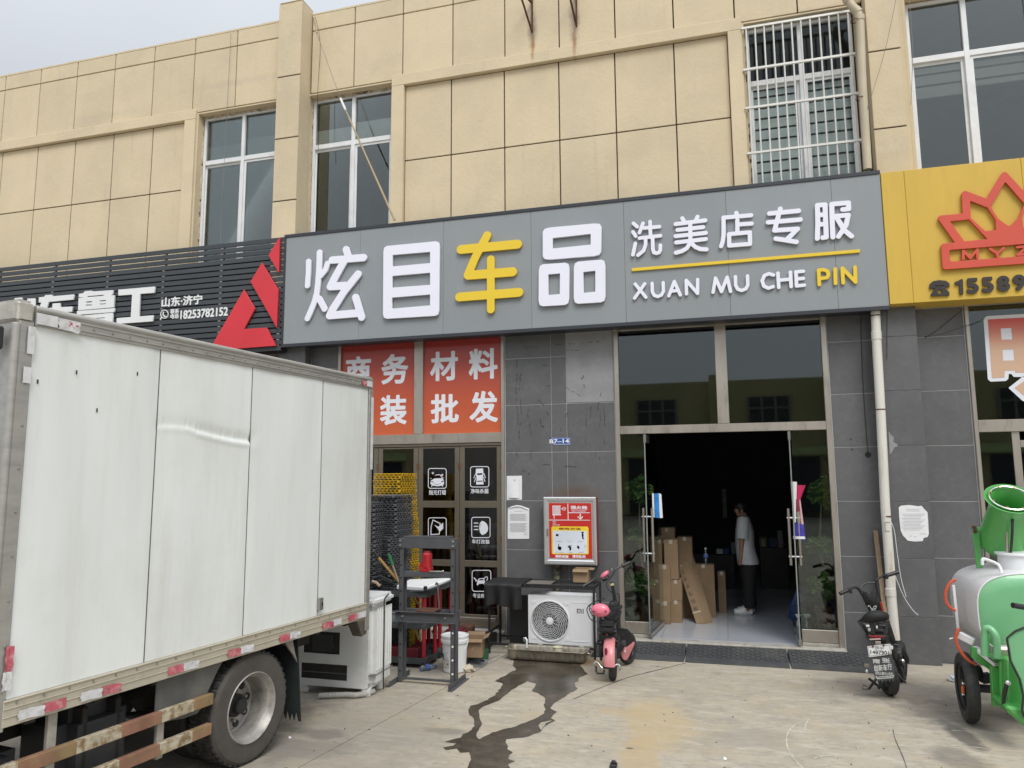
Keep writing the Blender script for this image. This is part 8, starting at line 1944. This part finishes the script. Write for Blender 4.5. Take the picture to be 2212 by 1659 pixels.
# wire basket hooked on the left
bk = [(1232, 470), (1170, 500), (1138, 545), (1145, 590), (1180, 660), (1240, 690)]
tb(PK, 'basket_wire', smooth([V(kP, *q_, YR + .1) for q_ in bk]), .005, m_sat)
tb(PK, 'basket_wire', smooth([V(kP, *q_, YR + .3) for q_ in [(1340, 430), (1240, 460), (1180, 500), (1165, 550), (1185, 600), (1230, 650)]]), .005, m_sat)
for i in range(5): tb(PK, 'basket_wire', [V(kP, 1148 + i * 14, 515 + i * 34, YR + .1), V(kP, 1178 + i * 14, 505 + i * 34, YR + .3)], .0035, m_sat)
tb(PK, 'basket_wire', smooth([V(kP, *q_, YFt) for q_ in [(1455, 380), (1482, 385), (1490, 430), (1486, 520)]]), .005, m_sat)
# frame, steering column, handlebar
tb(PK, 'frame_tube', smooth([V(kP, 1330, 900, YR + .1), V(kP, 1380, 740, YR + .3), V(kP, 1440, 700, -1.25), V(kP, 1480, 640, YFt - .05)]), .022, m_sat)
tb(PK, 'steering_column', [V(kP, 1500, 860, YFt + .05), V(kP, 1465, 620, YFt), V(kP, 1440, 440, YFt - .02), V(kP, 1408, 255, YFt - .05)], [.026, .024, .022, .018], m_sat)
p, q_ = V(kP, 1404, 268, YFt - .05), V(kP, 1412, 292, YFt - .05); bb = MB(); bb.cyl(p, q_, .024, n=14); bb.build('yellow_tape', mat('aged_yellow_tape', (0.5, 0.42, 0.22), .5), PK)
p, q_ = V(kP, 1462, 604, YFt), V(kP, 1464, 630, YFt); bb = MB(); bb.cyl(p, q_, .034, n=14); bb.build('column_ring', m_chrome, PK)
tb(PK, 'handlebar', smooth([V(kP, 1100, 298, YFt - .20), V(kP, 1170, 255, YFt - .16), V(kP, 1230, 218, YFt - .12), V(kP, 1300, 215, YFt - .07), V(kP, 1380, 215, YFt - .05), V(kP, 1420, 165, YFt - .03), V(kP, 1450, 115, YFt - .01), V(kP, 1520, 78, YFt + .03), V(kP, 1598, 42, YFt + .06)]), .011, m_sat)
for a_, b_ in (((1098, 300, YFt - .2), (1185, 248, YFt - .15)), ((1520, 80, YFt + .03), (1602, 40, YFt + .07))):
    p, q_ = V(kP, *a_), V(kP, *b_); bb = MB(); bb.cyl(p, q_, .018, n=14); d_ = (q_ - p).normalized(); bb.cyl(q_ if a_[0] < 1200 else p, (q_ if a_[0] < 1200 else p) + d_ * .012, .025, n=14); bb.build('grip', m_blackpl, PK)
bb = MB(); c_ = V(kP, 1330, 175, YFt - .02); bb.ball(c_, (.066, .05, .030), 22, 14, (0, -.75, .0)); bb.build('headlamp_shell', m_pk2, PK)
bb = MB(); c_ = V(kP, 1345, 215, YFt - .03); bb.ball(c_, (.05, .045, .022), 18, 12, (0, -.7, .0)); bb.build('dashboard', m_sat, PK)
p, q_ = V(kP, 1405, 125, YFt - .05), V(kP, 1415, 103, YFt - .05); bb = MB(); bb.cyl(p, q_, .006, n=8); bb.build('key', m_chrome, PK)
tb(PK, 'brake_cable', smooth([V(kP, 1390, 230, YFt - .06), V(kP, 1350, 260, YFt - .1), V(kP, 1365, 330, YFt - .05), V(kP, 1420, 380, YFt - .02)]), .004, m_black)
# leg shield and front cover
bb = MB(); sh_ = [V(kP, x, y, YFt - .05) for x, y in ((1455, 760), (1520, 755), (1580, 765), (1615, 805), (1630, 870), (1630, 950), (1560, 990), (1500, 960), (1465, 860))]; bb.prism(sh_, (0, .012, 0)); bb.build('leg_shield', m_sat, PK, bevel=.004)
bb = MB(); bb.prism([V(kP, x, y, YFt - .10) for x, y in ((1490, 940), (1505, 935), (1560, 975), (1640, 912), (1650, 945), (1580, 1095), (1555, 1115), (1520, 1090), (1492, 1010))], (0, .10, 0)); bb.build('front_cover', m_pk, PK, bevel=.012, seg=3)
bb = MB(); bb.prism([V(kP, x, y, YFt - .104) for x, y in ((1545, 985), (1562, 1005), (1558, 1028), (1543, 1010))], (0, .003, 0)); bb.build('sticker', m_white, PK, flat=True)
seat(1290, 935, 1310, 960, YR + .1, .6, 'foot_board', m_sat)
bb = MB(); a_, b_ = V(kP, 1300, 940, YR + .2), V(kP, 1480, 900, YR + .2); bb.box(a_.x + .02, b_.x, YR + .25, YFt - .1, .20, .26); bb.build('battery_deck', m_sat, PK, bevel=.02, seg=2)
tb(PK, 'fork', [V(kP, 1500, 860, YFt + .05), (fw_.x - .05, YFt + .08, .175)], .014, m_sat); 

# ------------------------------------------------------------------ black scooter
kS = K(3250, 2200, 2.86); YB2, YF2 = -1.70, -.95
def Q(x, y, yp=YB2): return A(*kS(x, y), yp)
BK = thing('black_scooter', 'small black electric scooter with a white number plate, leaning by the white drainpipe', 'scooter', (1.44, -1.4, 0))
c_ = Q(735, 1450); rubwheel(BK, (c_.x - .0, YB2 + .17, .20), (1, .25, .10), .20, .08)
c_ = Q(862, 1300, YF2); rubwheel(BK, (c_.x, YF2 - .0, .20), (1, -.35, 0), .20, .075)
# flap with dealer lettering and torn edge
YQ = YB2 - .06
def w5(pts): return [(A(*kS(*q_), YQ).x, A(*kS(*q_), YQ).z) for q_ in pts]
m_flap = mat('grey_black_flap', (0.06, 0.063, 0.068), .5, var=.15, scale=12)
cutout('mud_flap', BK, YQ, .006, m_flap, polys=[w5([(492, 1085), (745, 1075), (768, 1180), (782, 1350), (760, 1385), (745, 1350), (720, 1390), (705, 1355), (680, 1390), (665, 1358), (640, 1398), (622, 1362), (600, 1385), (585, 1360), (560, 1350), (530, 1250)])], res=130)
mt_white = mat('dull_white_letters', (0.55, 0.55, 0.54), .6, var=.2, scale=40)
def bt(body, x0, y0, x1, y1, m=mt_white, wgt=.03, yy=None, res=None):
    yy = YQ - .0065 if yy is None else yy; xm, ym = (x0 + x1) / 2, (y0 + y1) / 2
    return bold('lettering', BK, body, A(*kS(x0, ym), yy).x, A(*kS(x1, ym), yy).x, A(*kS(xm, y1), yy).z, A(*kS(xm, y0), yy).z, yy, m, wgt, .002, res=res or 70 * len(body))
bt('南', 532, 1128, 615, 1178); bt('张', 640, 1118, 728, 1172); bt('创', 545, 1196, 592, 1268); bt('新', 597, 1194, 645, 1264); bt('车', 648, 1188, 698, 1262); bt('行', 700, 1180, 748, 1252)
bt('农机公寓中心市场', 562, 1275, 758, 1312, wgt=.02, res=380)
bb = MB()
a_, b_ = A(*kS(565, 1330), YQ - .004), A(*kS(768, 1350), YQ - .004)
cutout('label_band', BK, YQ - .0065, .002, mt_white, caps=[(w5([(568, 1322), (585, 1348), (755, 1335), (768, 1310)]), .004), (w5([(590, 1330), (745, 1318)]), .003)], res=110)
# number plate
YN = YB2 - .075
def w6(pts): return [(A(*kS(*q_), YN).x, A(*kS(*q_), YN).z) for q_ in pts]
cutout('number_plate', BK, YN, .003, m_white, polys=[w6([(472, 990), (478, 985), (725, 958), (735, 965), (744, 1065), (738, 1075), (500, 1108), (490, 1102)])], res=120)
cutout('plate_border', BK, YN - .003, .001, m_black, polys=[w6([(480, 994), (723, 967), (736, 1068), (497, 1098)])], holes=[w6([(484, 998), (720, 971), (732, 1064), (500, 1094)])], res=200)
bt('1487901', 508, 1034, 716, 1076, m_blackprint, .01, YN - .003, 400); bt('济宁', 555, 992, 655, 1026, mat('plate_blue', (0.1, 0.12, 0.15), .5), .0, YN - .003, 160)
for x_ in (533, 655): p = A(*kS(x_, 988 if x_ < 600 else 975), YN); bb = MB(); bb.cyl((p.x, YN - .003, p.z), (p.x, YN - .010, p.z), .009, n=10); bb.build('plate_screw', mat('maroon_cap', (0.15, 0.02, 0.03), .4), BK)
def sb(x0, y0, x1, y1, yp, dep, name, m=m_sat, bv=.02):
    a_, b_ = A(*kS(x0, y1), yp), A(*kS(x1, y0), yp); bb = MB(); bb.box(a_.x, b_.x, yp, yp + dep, a_.z, b_.z); return bb.build(name, m, BK, bevel=min(bv, (b_.z - a_.z) * .45, dep * .45), seg=3)
sb(565, 930, 625, 972, YB2 - .05, .01, 'plate_bracket', m_steel, .002)
sb(470, 855, 700, 930, YB2 - .02, .12, 'tail_housing', m_sat, .02); sb(498, 868, 655, 888, YB2 - .035, .01, 'tail_lamp', mat('red_lens', (0.22, 0.01, 0.02), .2), .004)
bb = MB(); bb.bar(Q(496, 908, YB2 - .04), Q(622, 903, YB2 - .04), .01, .012); bb.build('chrome_strip', mat('dusty_pink_metal', (0.5, 0.36, 0.33), .5), BK)
sb(520, 780, 690, 850, YB2 + .0, .28, 'saddle', MATS['black_vinyl'], .03)
sb(505, 690, 552, 860, YB2 - .01, .05, 'backrest_post', m_sat, .01)
for x0, y0, x1, y1, m in ((460, 745, 496, 765, m_white), (482, 780, 508, 815, mat('grey_tape', (0.4, 0.4, 0.4), .5)), (572, 755, 588, 785, m_white)): sb(x0, y0, x1, y1, YB2 - .018, .004, 'tag', m, .001)
bb = MB(); bb.prism([Q(x, y, YB2 + .1) for x, y in ((402, 750), (440, 740), (500, 860), (450, 835))], (0, .2, 0)); bb.build('basket_panel', m_sat, BK, bevel=.005)
bb = MB(); a_, b_ = Q(470, 690, YB2 + .02), Q(700, 650, YB2 + .02); bb.tube(smooth([Q(440, 690, YB2 + .05), Q(520, 655, YB2), Q(620, 645, YB2), Q(700, 655, YB2 + .02)]), [.03 + .025 * math.sin(math.pi * i / 18) for i in range(19)], n=16); bb.build('rolled_cushion', mat('black_cushion', (0.012, 0.012, 0.013), .7), BK)
for i in range(4): tb(BK, 'basket_spike', [Q(430, 650 + i * 20, YB2 + .1), Q(362 + abs(i - 2) * 14, 690 + i * 8, YB2 + .05)], .005, m_sat)
tb(BK, 'basket_wire', smooth([Q(560, 615, -1.4), Q(440, 655, YB2 + .1), Q(365, 712, YB2 + .05), Q(430, 715, YB2 + .05)]), .0055, m_sat)
# steering: twin bars, handlebar, bag
tb(BK, 'handlebar', smooth([Q(168, 392, YF2 - .25), Q(260, 350, YF2 - .2), Q(310, 325, YF2 - .15), Q(360, 330, YF2 - .1), Q(410, 400, YF2 - .08), Q(470, 520, YF2 - .05), Q(535, 640, YF2)]), .013, m_sat)
tb(BK, 'handlebar', smooth([Q(822, 150, YF2 + .05), Q(700, 185, YF2 + .02), Q(630, 205, YF2), Q(580, 235, YF2 - .02), Q(575, 290, YF2 - .02), Q(605, 420, YF2 - .02), Q(640, 580, YF2)]), .013, m_sat)
for a_, b_ in (((165, 394, YF2 - .25), (262, 352, YF2 - .2)), ((695, 188, YF2 + .02), (822, 150, YF2 + .05))): bb = MB(); bb.cyl(Q(*a_), Q(*b_), .020, n=14); bb.build('grip', m_blackpl, BK)
for a_, b_ in (((262, 330, YF2 - .2), (290, 385, YF2 - .2)), ((668, 175, YF2), (695, 225, YF2))): bb = MB(); bb.bar(Q(*a_), Q(*b_), .05, .035); bb.build('switch_box', m_sat, BK, bevel=.006)
bb = MB(); bb.ball(Q(300, 378, YF2 - .21), (.014, .01, .01), 8, 6); bb.build('green_button', mat('teal_button', (0.05, 0.25, 0.18), .4), BK)
tb(BK, 'mirror_hoop', smooth([Q(395, 340, YF2 - .08), Q(420, 295, YF2 - .05), Q(480, 272, YF2 - .03), Q(560, 270, YF2 - .02)]), .008, m_sat)
tb(BK, 'cross_brace', smooth([Q(385, 350, YF2 - .06), Q(430, 375, YF2 - .05), Q(475, 385, YF2 - .04)]), .007, m_sat)
bb = MB(); g4 = [Q(415, 395, YF2 - .1), Q(590, 372, YF2 - .1), Q(650, 595, YF2 - .06), Q(510, 600, YF2 - .06)]
bb.grid(lambda u, v: (g4[0] * (1 - u) + g4[1] * u) * (1 - v) + (g4[3] * (1 - u) + g4[2] * u) * v + Vector((0, -.035 * math.sin(3.14 * u) * math.sin(3.14 * v) + .008 * math.sin(14 * u + 9 * v), .01 * math.sin(12 * u) * (1 - v))), 16, 14); bb.build('hanging_bag', mat('black_bag', (0.015, 0.016, 0.018), .6, var=.2, bump=.3, bscale=15), BK, fixn=False)
bb = MB(); bb.bar(Q(628, 490, YF2 - .12), Q(650, 598, YF2 - .1), .018, .01, (0, 1, 0)); bb.build('red_strip', mat('red_stripe', (0.5, 0.03, 0.02), .4), BK, bevel=.001)
tb(BK, 'white_tie', smooth([Q(480, 540, YF2 - .16), Q(495, 530, YF2 - .16), Q(525, 572, YF2 - .15), Q(548, 540, YF2 - .16), Q(575, 535, YF2 - .16), Q(570, 555, YF2 - .15), Q(545, 570, YF2 - .15)]), .003, m_white)
bb = MB(); bb.ball(Q(552, 592, YF2 - .14), (.035, .02, .016), 10, 8); bb.build('blue_pouch', mat('pale_blue_cloth', (0.18, 0.26, 0.33), .7), BK)
tb(BK, 'frame_tube', smooth([Q(600, 1000, YB2 + .15), Q(620, 880, YB2 + .3), Q(660, 860, -1.2), Q(680, 740, YF2 - .02), Q(600, 600, YF2 - .02)]), .024, m_sat)
tb(BK, 'fork', [Q(740, 880, YF2), Q(790, 1150, YF2), Q(840, 1290, YF2 - .05)], .016, m_sat)
bb = MB(); bb.prism([Q(x, y, YF2 - .1) for x, y in ((760, 960), (820, 965), (880, 1000), (920, 1060), (950, 1140), (945, 1190), (905, 1170), (860, 1060), (800, 1010))], (0, .05, 0)); bb.build('front_fender', m_sat, BK, bevel=.008)
bb = MB(); bb.prism([Q(x, y, YB2 + .05) for x, y in ((745, 950), (790, 1000), (830, 1120), (800, 1180), (760, 1110))], (0, .3, 0)); bb.build('side_cover', m_sat, BK, bevel=.012)
spring(BK, Q(815, 1070, YB2 + .08), Q(845, 1250, YB2 + .12), .026)
sb(735, 985, 762, 1020, YB2 - .02, .02, 'white_bracket', m_white, .002)
for x_, y_ in ((870, 1150), (470, 1265)): bb = MB(); bb.ball(Q(x_, y_, YB2 + .05), .02, 10, 8); bb.build('indicator', m_chrome, BK)
tb(BK, 'footrest', [Q(770, 1240, YB2 + .1), Q(840, 1330, YB2 + .05), Q(905, 1400, YB2 + .05)], .009, m_sat)
seat_b = sb(560, 850, 720, 960, YB2 + .05, .25, 'motor_housing', m_sat, .03)
sb(585, 735, 700, 790, YB2 + .1, .3, 'seat_base', m_sat, .02)
tb(BK, 'down_tube', [Q(680, 700, YF2), Q(740, 880, YF2 - .03), Q(760, 960, YF2)], .035, m_sat)
tb(BK, 'kickstand', [Q(490, 1350, YB2 + .1), Q(590, 1430, YB2 + .12)], .013, m_sat); tb(BK, 'kickstand', [Q(570, 1355, YB2 + .12), Q(490, 1465, YB2 + .05)], .012, m_sat)
tb(BK, 'stand_wire', [Q(490, 1470, YB2 + .05), Q(418, 1468, YB2 + .0), Q(425, 1420, YB2 + .02), Q(470, 1440, YB2 + .05)], .004, m_sat)
tb(BK, 'stand_leg', [Q(625, 1395, YB2 + .1), Q(600, 1460, YB2 + .05)], .014, m_sat); tb(BK, 'stand_leg', [Q(640, 1400, YB2 + .15), Q(668, 1490, YB2 + .1)], .014, m_sat)
sb(445, 1190, 500, 1225, YB2 + .1, .05, 'pedal', m_steel, .004)

# ------------------------------------------------------------------ green dust suppression tricycle
kT = K(3600, 1800, 1.509)
def Tq(x, y, yp): return A(*kT(x, y), yp)
m_grn = mat('green_gloss', (0.085, 0.38, 0.085), 0.35, var=.06, scale=2.5, coat=.3, col2=(0.15, 0.46, 0.15), fac2=(.5, .8), s2=2); m_grn2 = mat('mint_paint', (0.17, 0.44, 0.22), 0.35, var=.04, coat=.3)
overlay(m_grn, (0.20, 0.30, 0.13), 6, 0.55, 0.75, 0.45); overlay(m_grn2, (0.26, 0.42, 0.24), 3, 0.5, 0.75, 0.5); overlay(m_pk, (0.50, 0.30, 0.28), 14, 0.52, 0.7, 0.4); overlay(m_rubber, (0.10, 0.09, 0.075), 9, 0.5, 0.7, 0.6); overlay(m_sat, (0.07, 0.065, 0.06), 18, 0.55, 0.7, 0.5)
m_tankw = mat('silver_white_tank', (0.72, 0.71, 0.73), 0.4, .0, var=.04, scale=2)
GR = thing('water_cannon_tricycle', 'bright green tricycle with a silver tank and fog cannon at the right edge', 'tricycle', (2.5, -2.6, 0))
YCp = -2.55
xl_, xr_ = Tq(374, 850, YCp).x, Tq(374, 850, YCp).x + 1.05
zt_, zb_ = Tq(560, 690, YCp).z, Tq(470, 1180, YCp).z
def tsec(y, g=0.0, n=44, zt=None, xl=None):
    cx_, cz_ = (xl_ + xr_) / 2, (zt_ + zb_) / 2; rx, rz__ = (xr_ - xl_) / 2 + g, (zt_ - zb_) / 2 + g; o = []
    for i in range(n):
        t_ = 2 * math.pi * i / n; c, s_ = math.cos(t_), math.sin(t_); e = .62
        o.append(Vector((cx_ + rx * math.copysign(abs(c) ** e, c), y, cz_ + rz__ * math.copysign(abs(s_) ** e, s_))))
    return o
bb = MB(); R_ = [[bb.v(p) for p in tsec(YCp + .006, -.012)], [bb.v(p) for p in tsec(YCp + .006, 0)], [bb.v(p) for p in tsec(YCp + .80, 0)], [bb.v(p) for p in tsec(YCp + .82, -.02)]]; bb.skin(R_); bb.build('tank', m_tankw, GR, sharp=50)
bb = MB(); R_ = [[bb.v(p) for p in tsec(YCp - .035, -.10)], [bb.v(p) for p in tsec(YCp - .02, -.03)], [bb.v(p) for p in tsec(YCp, -.004)], [bb.v(p) for p in tsec(YCp + .005, -.004)]]; bb.skin(R_); bb.build('tank_end', m_grn2, GR, sharp=50)
bb = MB(); bb.tube(tsec(YCp, .002), .006, n=6, closed=True); bb.build('weld_rim', m_tankw, GR)
# filler lid and tank handle
lc = Tq(615, 620, -2.15); bb = MB(); bb.lathe([(.001, .16), (.165, .16), (.17, .15), (.17, .14), (.15, .13), (.148, .0)], (lc.x, -2.15, zt_ - .02), n=32); bb.build('filler_lid', m_white, GR)
tb(GR, 'lid_handle', smooth([Tq(404, 640, YCp + .15), Tq(406, 608, YCp + .15), Tq(425, 608, YCp + .15), Tq(500, 640, YCp + .08), Tq(518, 690, YCp + .05)], 3), .013, m_white)
# fog cannon
c0, c1 = Tq(518, 500, -1.95), Tq(572, 245, -2.25); ax = (c1 - c0).normalized(); L_ = (c1 - c0).length
bb = MB(); bb.lathe([(.001, -.05), (.165, -.05), (.185, -.03), (.182, .0), (.175, L_ * .3), (.150, L_ * .75), (.158, L_ * .9), (.195, L_ * .99), (.202, L_), (.196, L_ + .004), (.152, L_ * .93), (.145, L_ * .6), (.14, .05), (.001, .05)], c0, ax, n=44); bb.build('fog_cannon', m_grn, GR, sharp=60)
d, u, v = frame(ax)
bb = MB(); n_ = 40; bb.tube([c0 + ax * (L_ + .004) + (u * math.cos(2 * math.pi * i / n_) + v * math.sin(2 * math.pi * i / n_)) * .160 for i in range(n_)], .008, n=8, closed=True); bb.build('nozzle_ring', m_chrome, GR)
for i in range(8):
    t_ = 2 * math.pi * i / 8 + .3; e = u * math.cos(t_) + v * math.sin(t_); p = c0 + ax * (L_ - .002) + e * .160; bb = MB(); bb.cyl(p, p + ax * .02 - e * .012, .009, n=8); bb.build('nozzle', mat('brass', (0.55, 0.42, 0.22), .3, .8), GR)
p = Tq(363, 430, -2.0); q_ = Tq(385, 620, -2.0); bb = MB(); bb.bar(p, (q_.x, -2.0, zt_ - .02), .05, .012, (0, 1, 0)); bb.build('yoke_arm', m_grn, GR, bevel=.003)
bb = MB(); bb.bar(p + Vector((.5, .0, 0)), (q_.x + .48, -2.0, zt_ - .02), .05, .012, (0, 1, 0)); bb.build('yoke_arm', m_grn, GR, bevel=.003)
bb = MB(); bb.cyl(p + Vector((-.02, 0, 0)), p + Vector((.14, 0, 0)), .022, n=14); bb.build('pivot', m_grn, GR)
bb = MB(); bb.lathe([(.02, -.014), (.034, -.012), (.034, .012), (.02, .014)], p + Vector((-.008, 0, 0)), (1, 0, 0), n=16); bb.build('pivot_nut', m_rustmetal, GR)
tb(GR, 'black_hose', smooth([Tq(588, 345, -2.28), Tq(584, 370, -2.30), Tq(582, 450, -2.32), Tq(574, 560, -2.25), Tq(560, 600, -2.2)]), .011, m_blackpl)
bb = MB(); bb.cyl(Tq(588, 332, -2.28), Tq(587, 352, -2.28), .013, n=10); bb.build('hose_fitting', MATS['brass'], GR)
tb(GR, 'ram', [Tq(550, 445, -2.3), Tq(553, 620, -2.2)], [.008, .018], m_steel)
for pts, y in ((((245, 728), (215, 745), (190, 790), (185, 840), (205, 885), (245, 912)), -2.35), (((270, 1018), (252, 1045), (250, 1100), (280, 1160), (320, 1205), (370, 1232)), -2.45)):
    tb(GR, 'red_hose', smooth([Tq(*q_, y) for q_ in pts]), .0125, mat('red_orange_hose', (0.55, 0.09, 0.04), .4))
bb = MB(); p = Tq(232, 760, -2.2); q_ = Tq(262, 1040, -2.2); bb.bar(p, q_, .02, .02); bb.build('sight_tube', m_white, GR)
bb = MB(); bb.bar(Tq(265, 1055, -2.4), Tq(355, 1100, -2.45), .05, .06); bb.build('valve_block', m_tankw, GR, bevel=.006)
bb = MB(); bb.bar(Tq(360, 1130, -2.45), Tq(490, 1235, -2.62), .05, .03); bb.build('tank_cradle', m_tankw, GR, bevel=.003)
bb = MB(); bb.cyl(Tq(208, 1080, -2.4), Tq(245, 1073, -2.4), .008, n=8); bb.build('tap', m_chrome, GR)
# frame
def gp2(name, pts, yp, dep, m=m_grn, bv=.004): bb = MB(); bb.prism([Tq(*q_, yp) for q_ in pts], (0, dep, 0)); return bb.build(name, m, GR, bevel=bv)
gp2('frame_plate', [(345, 1125), (372, 1135), (500, 1245), (498, 1290), (470, 1280), (345, 1195)], -2.5, .06)
gp2('frame_upright', [(455, 1240), (500, 1250), (510, 1480), (470, 1485)], -2.60, .05)
gp2('frame_upright', [(510, 1210), (555, 1210), (565, 1500), (520, 1500)], -2.70, .05, m_grn)
gp2('front_box', [(552, 1205), (700, 1205), (700, 1485), (560, 1485)], -2.80, .3, m_grn, .01)
gp2('leg_shield', [(600, 1035), (652, 1010), (760, 1010), (760, 1560), (652, 1540), (640, 1500), (648, 1420), (625, 1320), (570, 1210), (550, 1075)], -3.0, .03, m_grn2, .012)
bb = MB(); bb.tube([Tq(x, y, -3.01) for x, y in ((760, 1005), (652, 1012), (598, 1035), (550, 1075), (570, 1210), (625, 1320), (648, 1420), (640, 1500), (652, 1545))], .008, n=8); bb.build('shield_edge', m_blackpl, GR)
gp2('foot_board', [(540, 1478), (655, 1495), (700, 1520), (700, 1640), (640, 1590), (560, 1520)], -2.95, .35, m_grn, .02)
gp2('bracket_shelf', [(465, 1195), (575, 1190), (575, 1206), (470, 1208)], -2.70, .2, m_grn)
tb(GR, 'grab_rail', smooth([Tq(418, 1180, -2.65), Tq(418, 1060, -2.65), Tq(428, 1018, -2.66), Tq(462, 1030, -2.68), Tq(488, 1080, -2.7), Tq(492, 1195, -2.7)], 5), .028, m_grn2, n=16)
gp2('rail_plate', [(425, 1050), (448, 1055), (450, 1165), (425, 1160)], -2.60, .02, m_grn)
bb = MB(); bb.cyl(Tq(505, 1150, -2.6), Tq(600, 1150, -2.6), .05, n=18); bb.build('motor', m_steel, GR)
bb = MB(); bb.cyl(Tq(585, 880, -3.05), Tq(670, 895, -3.0), .021, n=14); bb.build('grip', m_blackpl, GR)
tb(GR, 'handlebar', [Tq(665, 894, -3.0), Tq(760, 905, -2.95)], .012, m_sat)
tb(GR, 'gear_lever', smooth([Tq(530, 1470, -2.85), Tq(535, 1410, -2.87), Tq(552, 1345, -2.9)]), [.014] * 6 + [.016] * 6 + [.02], m_blackpl)
bb = MB(); bb.ball(Tq(555, 1342, -2.9), .022, 10, 8); bb.build('lever_knob', m_chrome, GR)
wc = Tq(322, 1385, -2.25); rubwheel(GR, (wc.x, -2.22, .29), (1, -.07, 0), .29, .105, 'wheel', 5, m_sat)
rubwheel(GR, (wc.x + 1.05, -2.22, .285), (1, .10, 0), .285, .115, 'wheel', 5, m_sat); rubwheel(GR, (wc.x + .62, -3.45, .285), (1, .1, 0), .285, .10, 'wheel', 5, m_sat)
for a_, b_ in (((280, 1345), (300, 1430)),): bb = MB(); bb.cyl(Tq(289, 1360, -2.34), Tq(290, 1400, -2.34), .012, n=8); bb.build('valve_reflector', mat('orange_lens', (0.7, 0.12, 0.02), .3), GR)
for y_ in (1345, 1410): bb = MB(); bb.ball(Tq(290, y_, -2.34), .012, 8, 6); bb.build('wheel_nut', m_chrome, GR)
bb = MB(); bb.cyl((wc.x, -2.22, .285), (wc.x + 1.05, -2.22, .285), .035, n=12); bb.ball((wc.x + .5, -2.22, .285), (.12, .1, .1), 14, 10); bb.build('axle', m_black, GR)
gp2('spring_mount', [(370, 1240), (400, 1245), (430, 1330), (420, 1345), (395, 1340), (372, 1280)], -2.3, .06, m_black); gp2('spring_mount', [(410, 1290), (452, 1285), (455, 1345), (412, 1350)], -2.35, .06, m_black)

# ------------------------------------------------------------------ what the shop windows mirror: the row across the yard
OB = thing('facing_building', 'long pale ochre building across the yard, seen only mirrored in the shop glass', 'building', (0, -34, 0))
bb = MB(); bb.box(-45, 45, -44, -34, 0, 7.6); bb.build('wall', mat('ochre_far_wall', (0.42, 0.38, 0.20), .9, var=.1, scale=.4), OB, flat=True)
for i in range(14):
    x = -42 + i * 6.2; bb = MB(); bb.box(x, x + 2.2, -33.98, -33.9, 4.6, 6.6); bb.build('window', m_tank, OB, flat=True)
    bb = MB()
    for xx in (x, x + .73, x + 1.46, x + 2.2): bb.box(xx - .06, xx + .06, -33.89, -33.85, 4.55, 6.65)
    bb.box(x, x + 2.2, -33.84, -33.8, 5.9, 6.0); bb.build('window_frame', mat('dull_frame', (0.22, 0.22, 0.21), .7), OB, flat=True)
    bb = MB(); bb.box(x - .6, x + 3.6, -33.98, -33.9, .1, 3.2); bb.build('shop_front', m_signframe, OB, flat=True)
    bb = MB(); bb.box(x + 4.1, x + 4.5, -33.7, -33.5, 0, 7.9); bb.build('pilaster', MATS['ochre_far_wall'], OB, flat=True)
bb = MB(); bb.box(-45, 45, -33.7, -33.62, 3.3, 3.75); bb.build('sign_band', mat('pale_green_band', (0.45, 0.55, 0.25), .6), OB, flat=True)
bb = MB(); rs = random.Random(5)
bb.grid(lambda u, v: (-160 + 320 * u, -70 - 60 * v, -.5 + (9 + 7 * math.sin(u * 9) + 4 * math.sin(u * 23 + 1)) * math.sin(min(1.0, v * 1.6) * 1.57) * (0 if v == 0 else 1)), 60, 6)
o = bb.build('hill', mat('wooded_hill', (0.05, 0.065, 0.03), .95, var=.4, scale=.4), None); meta(o, kind='structure')
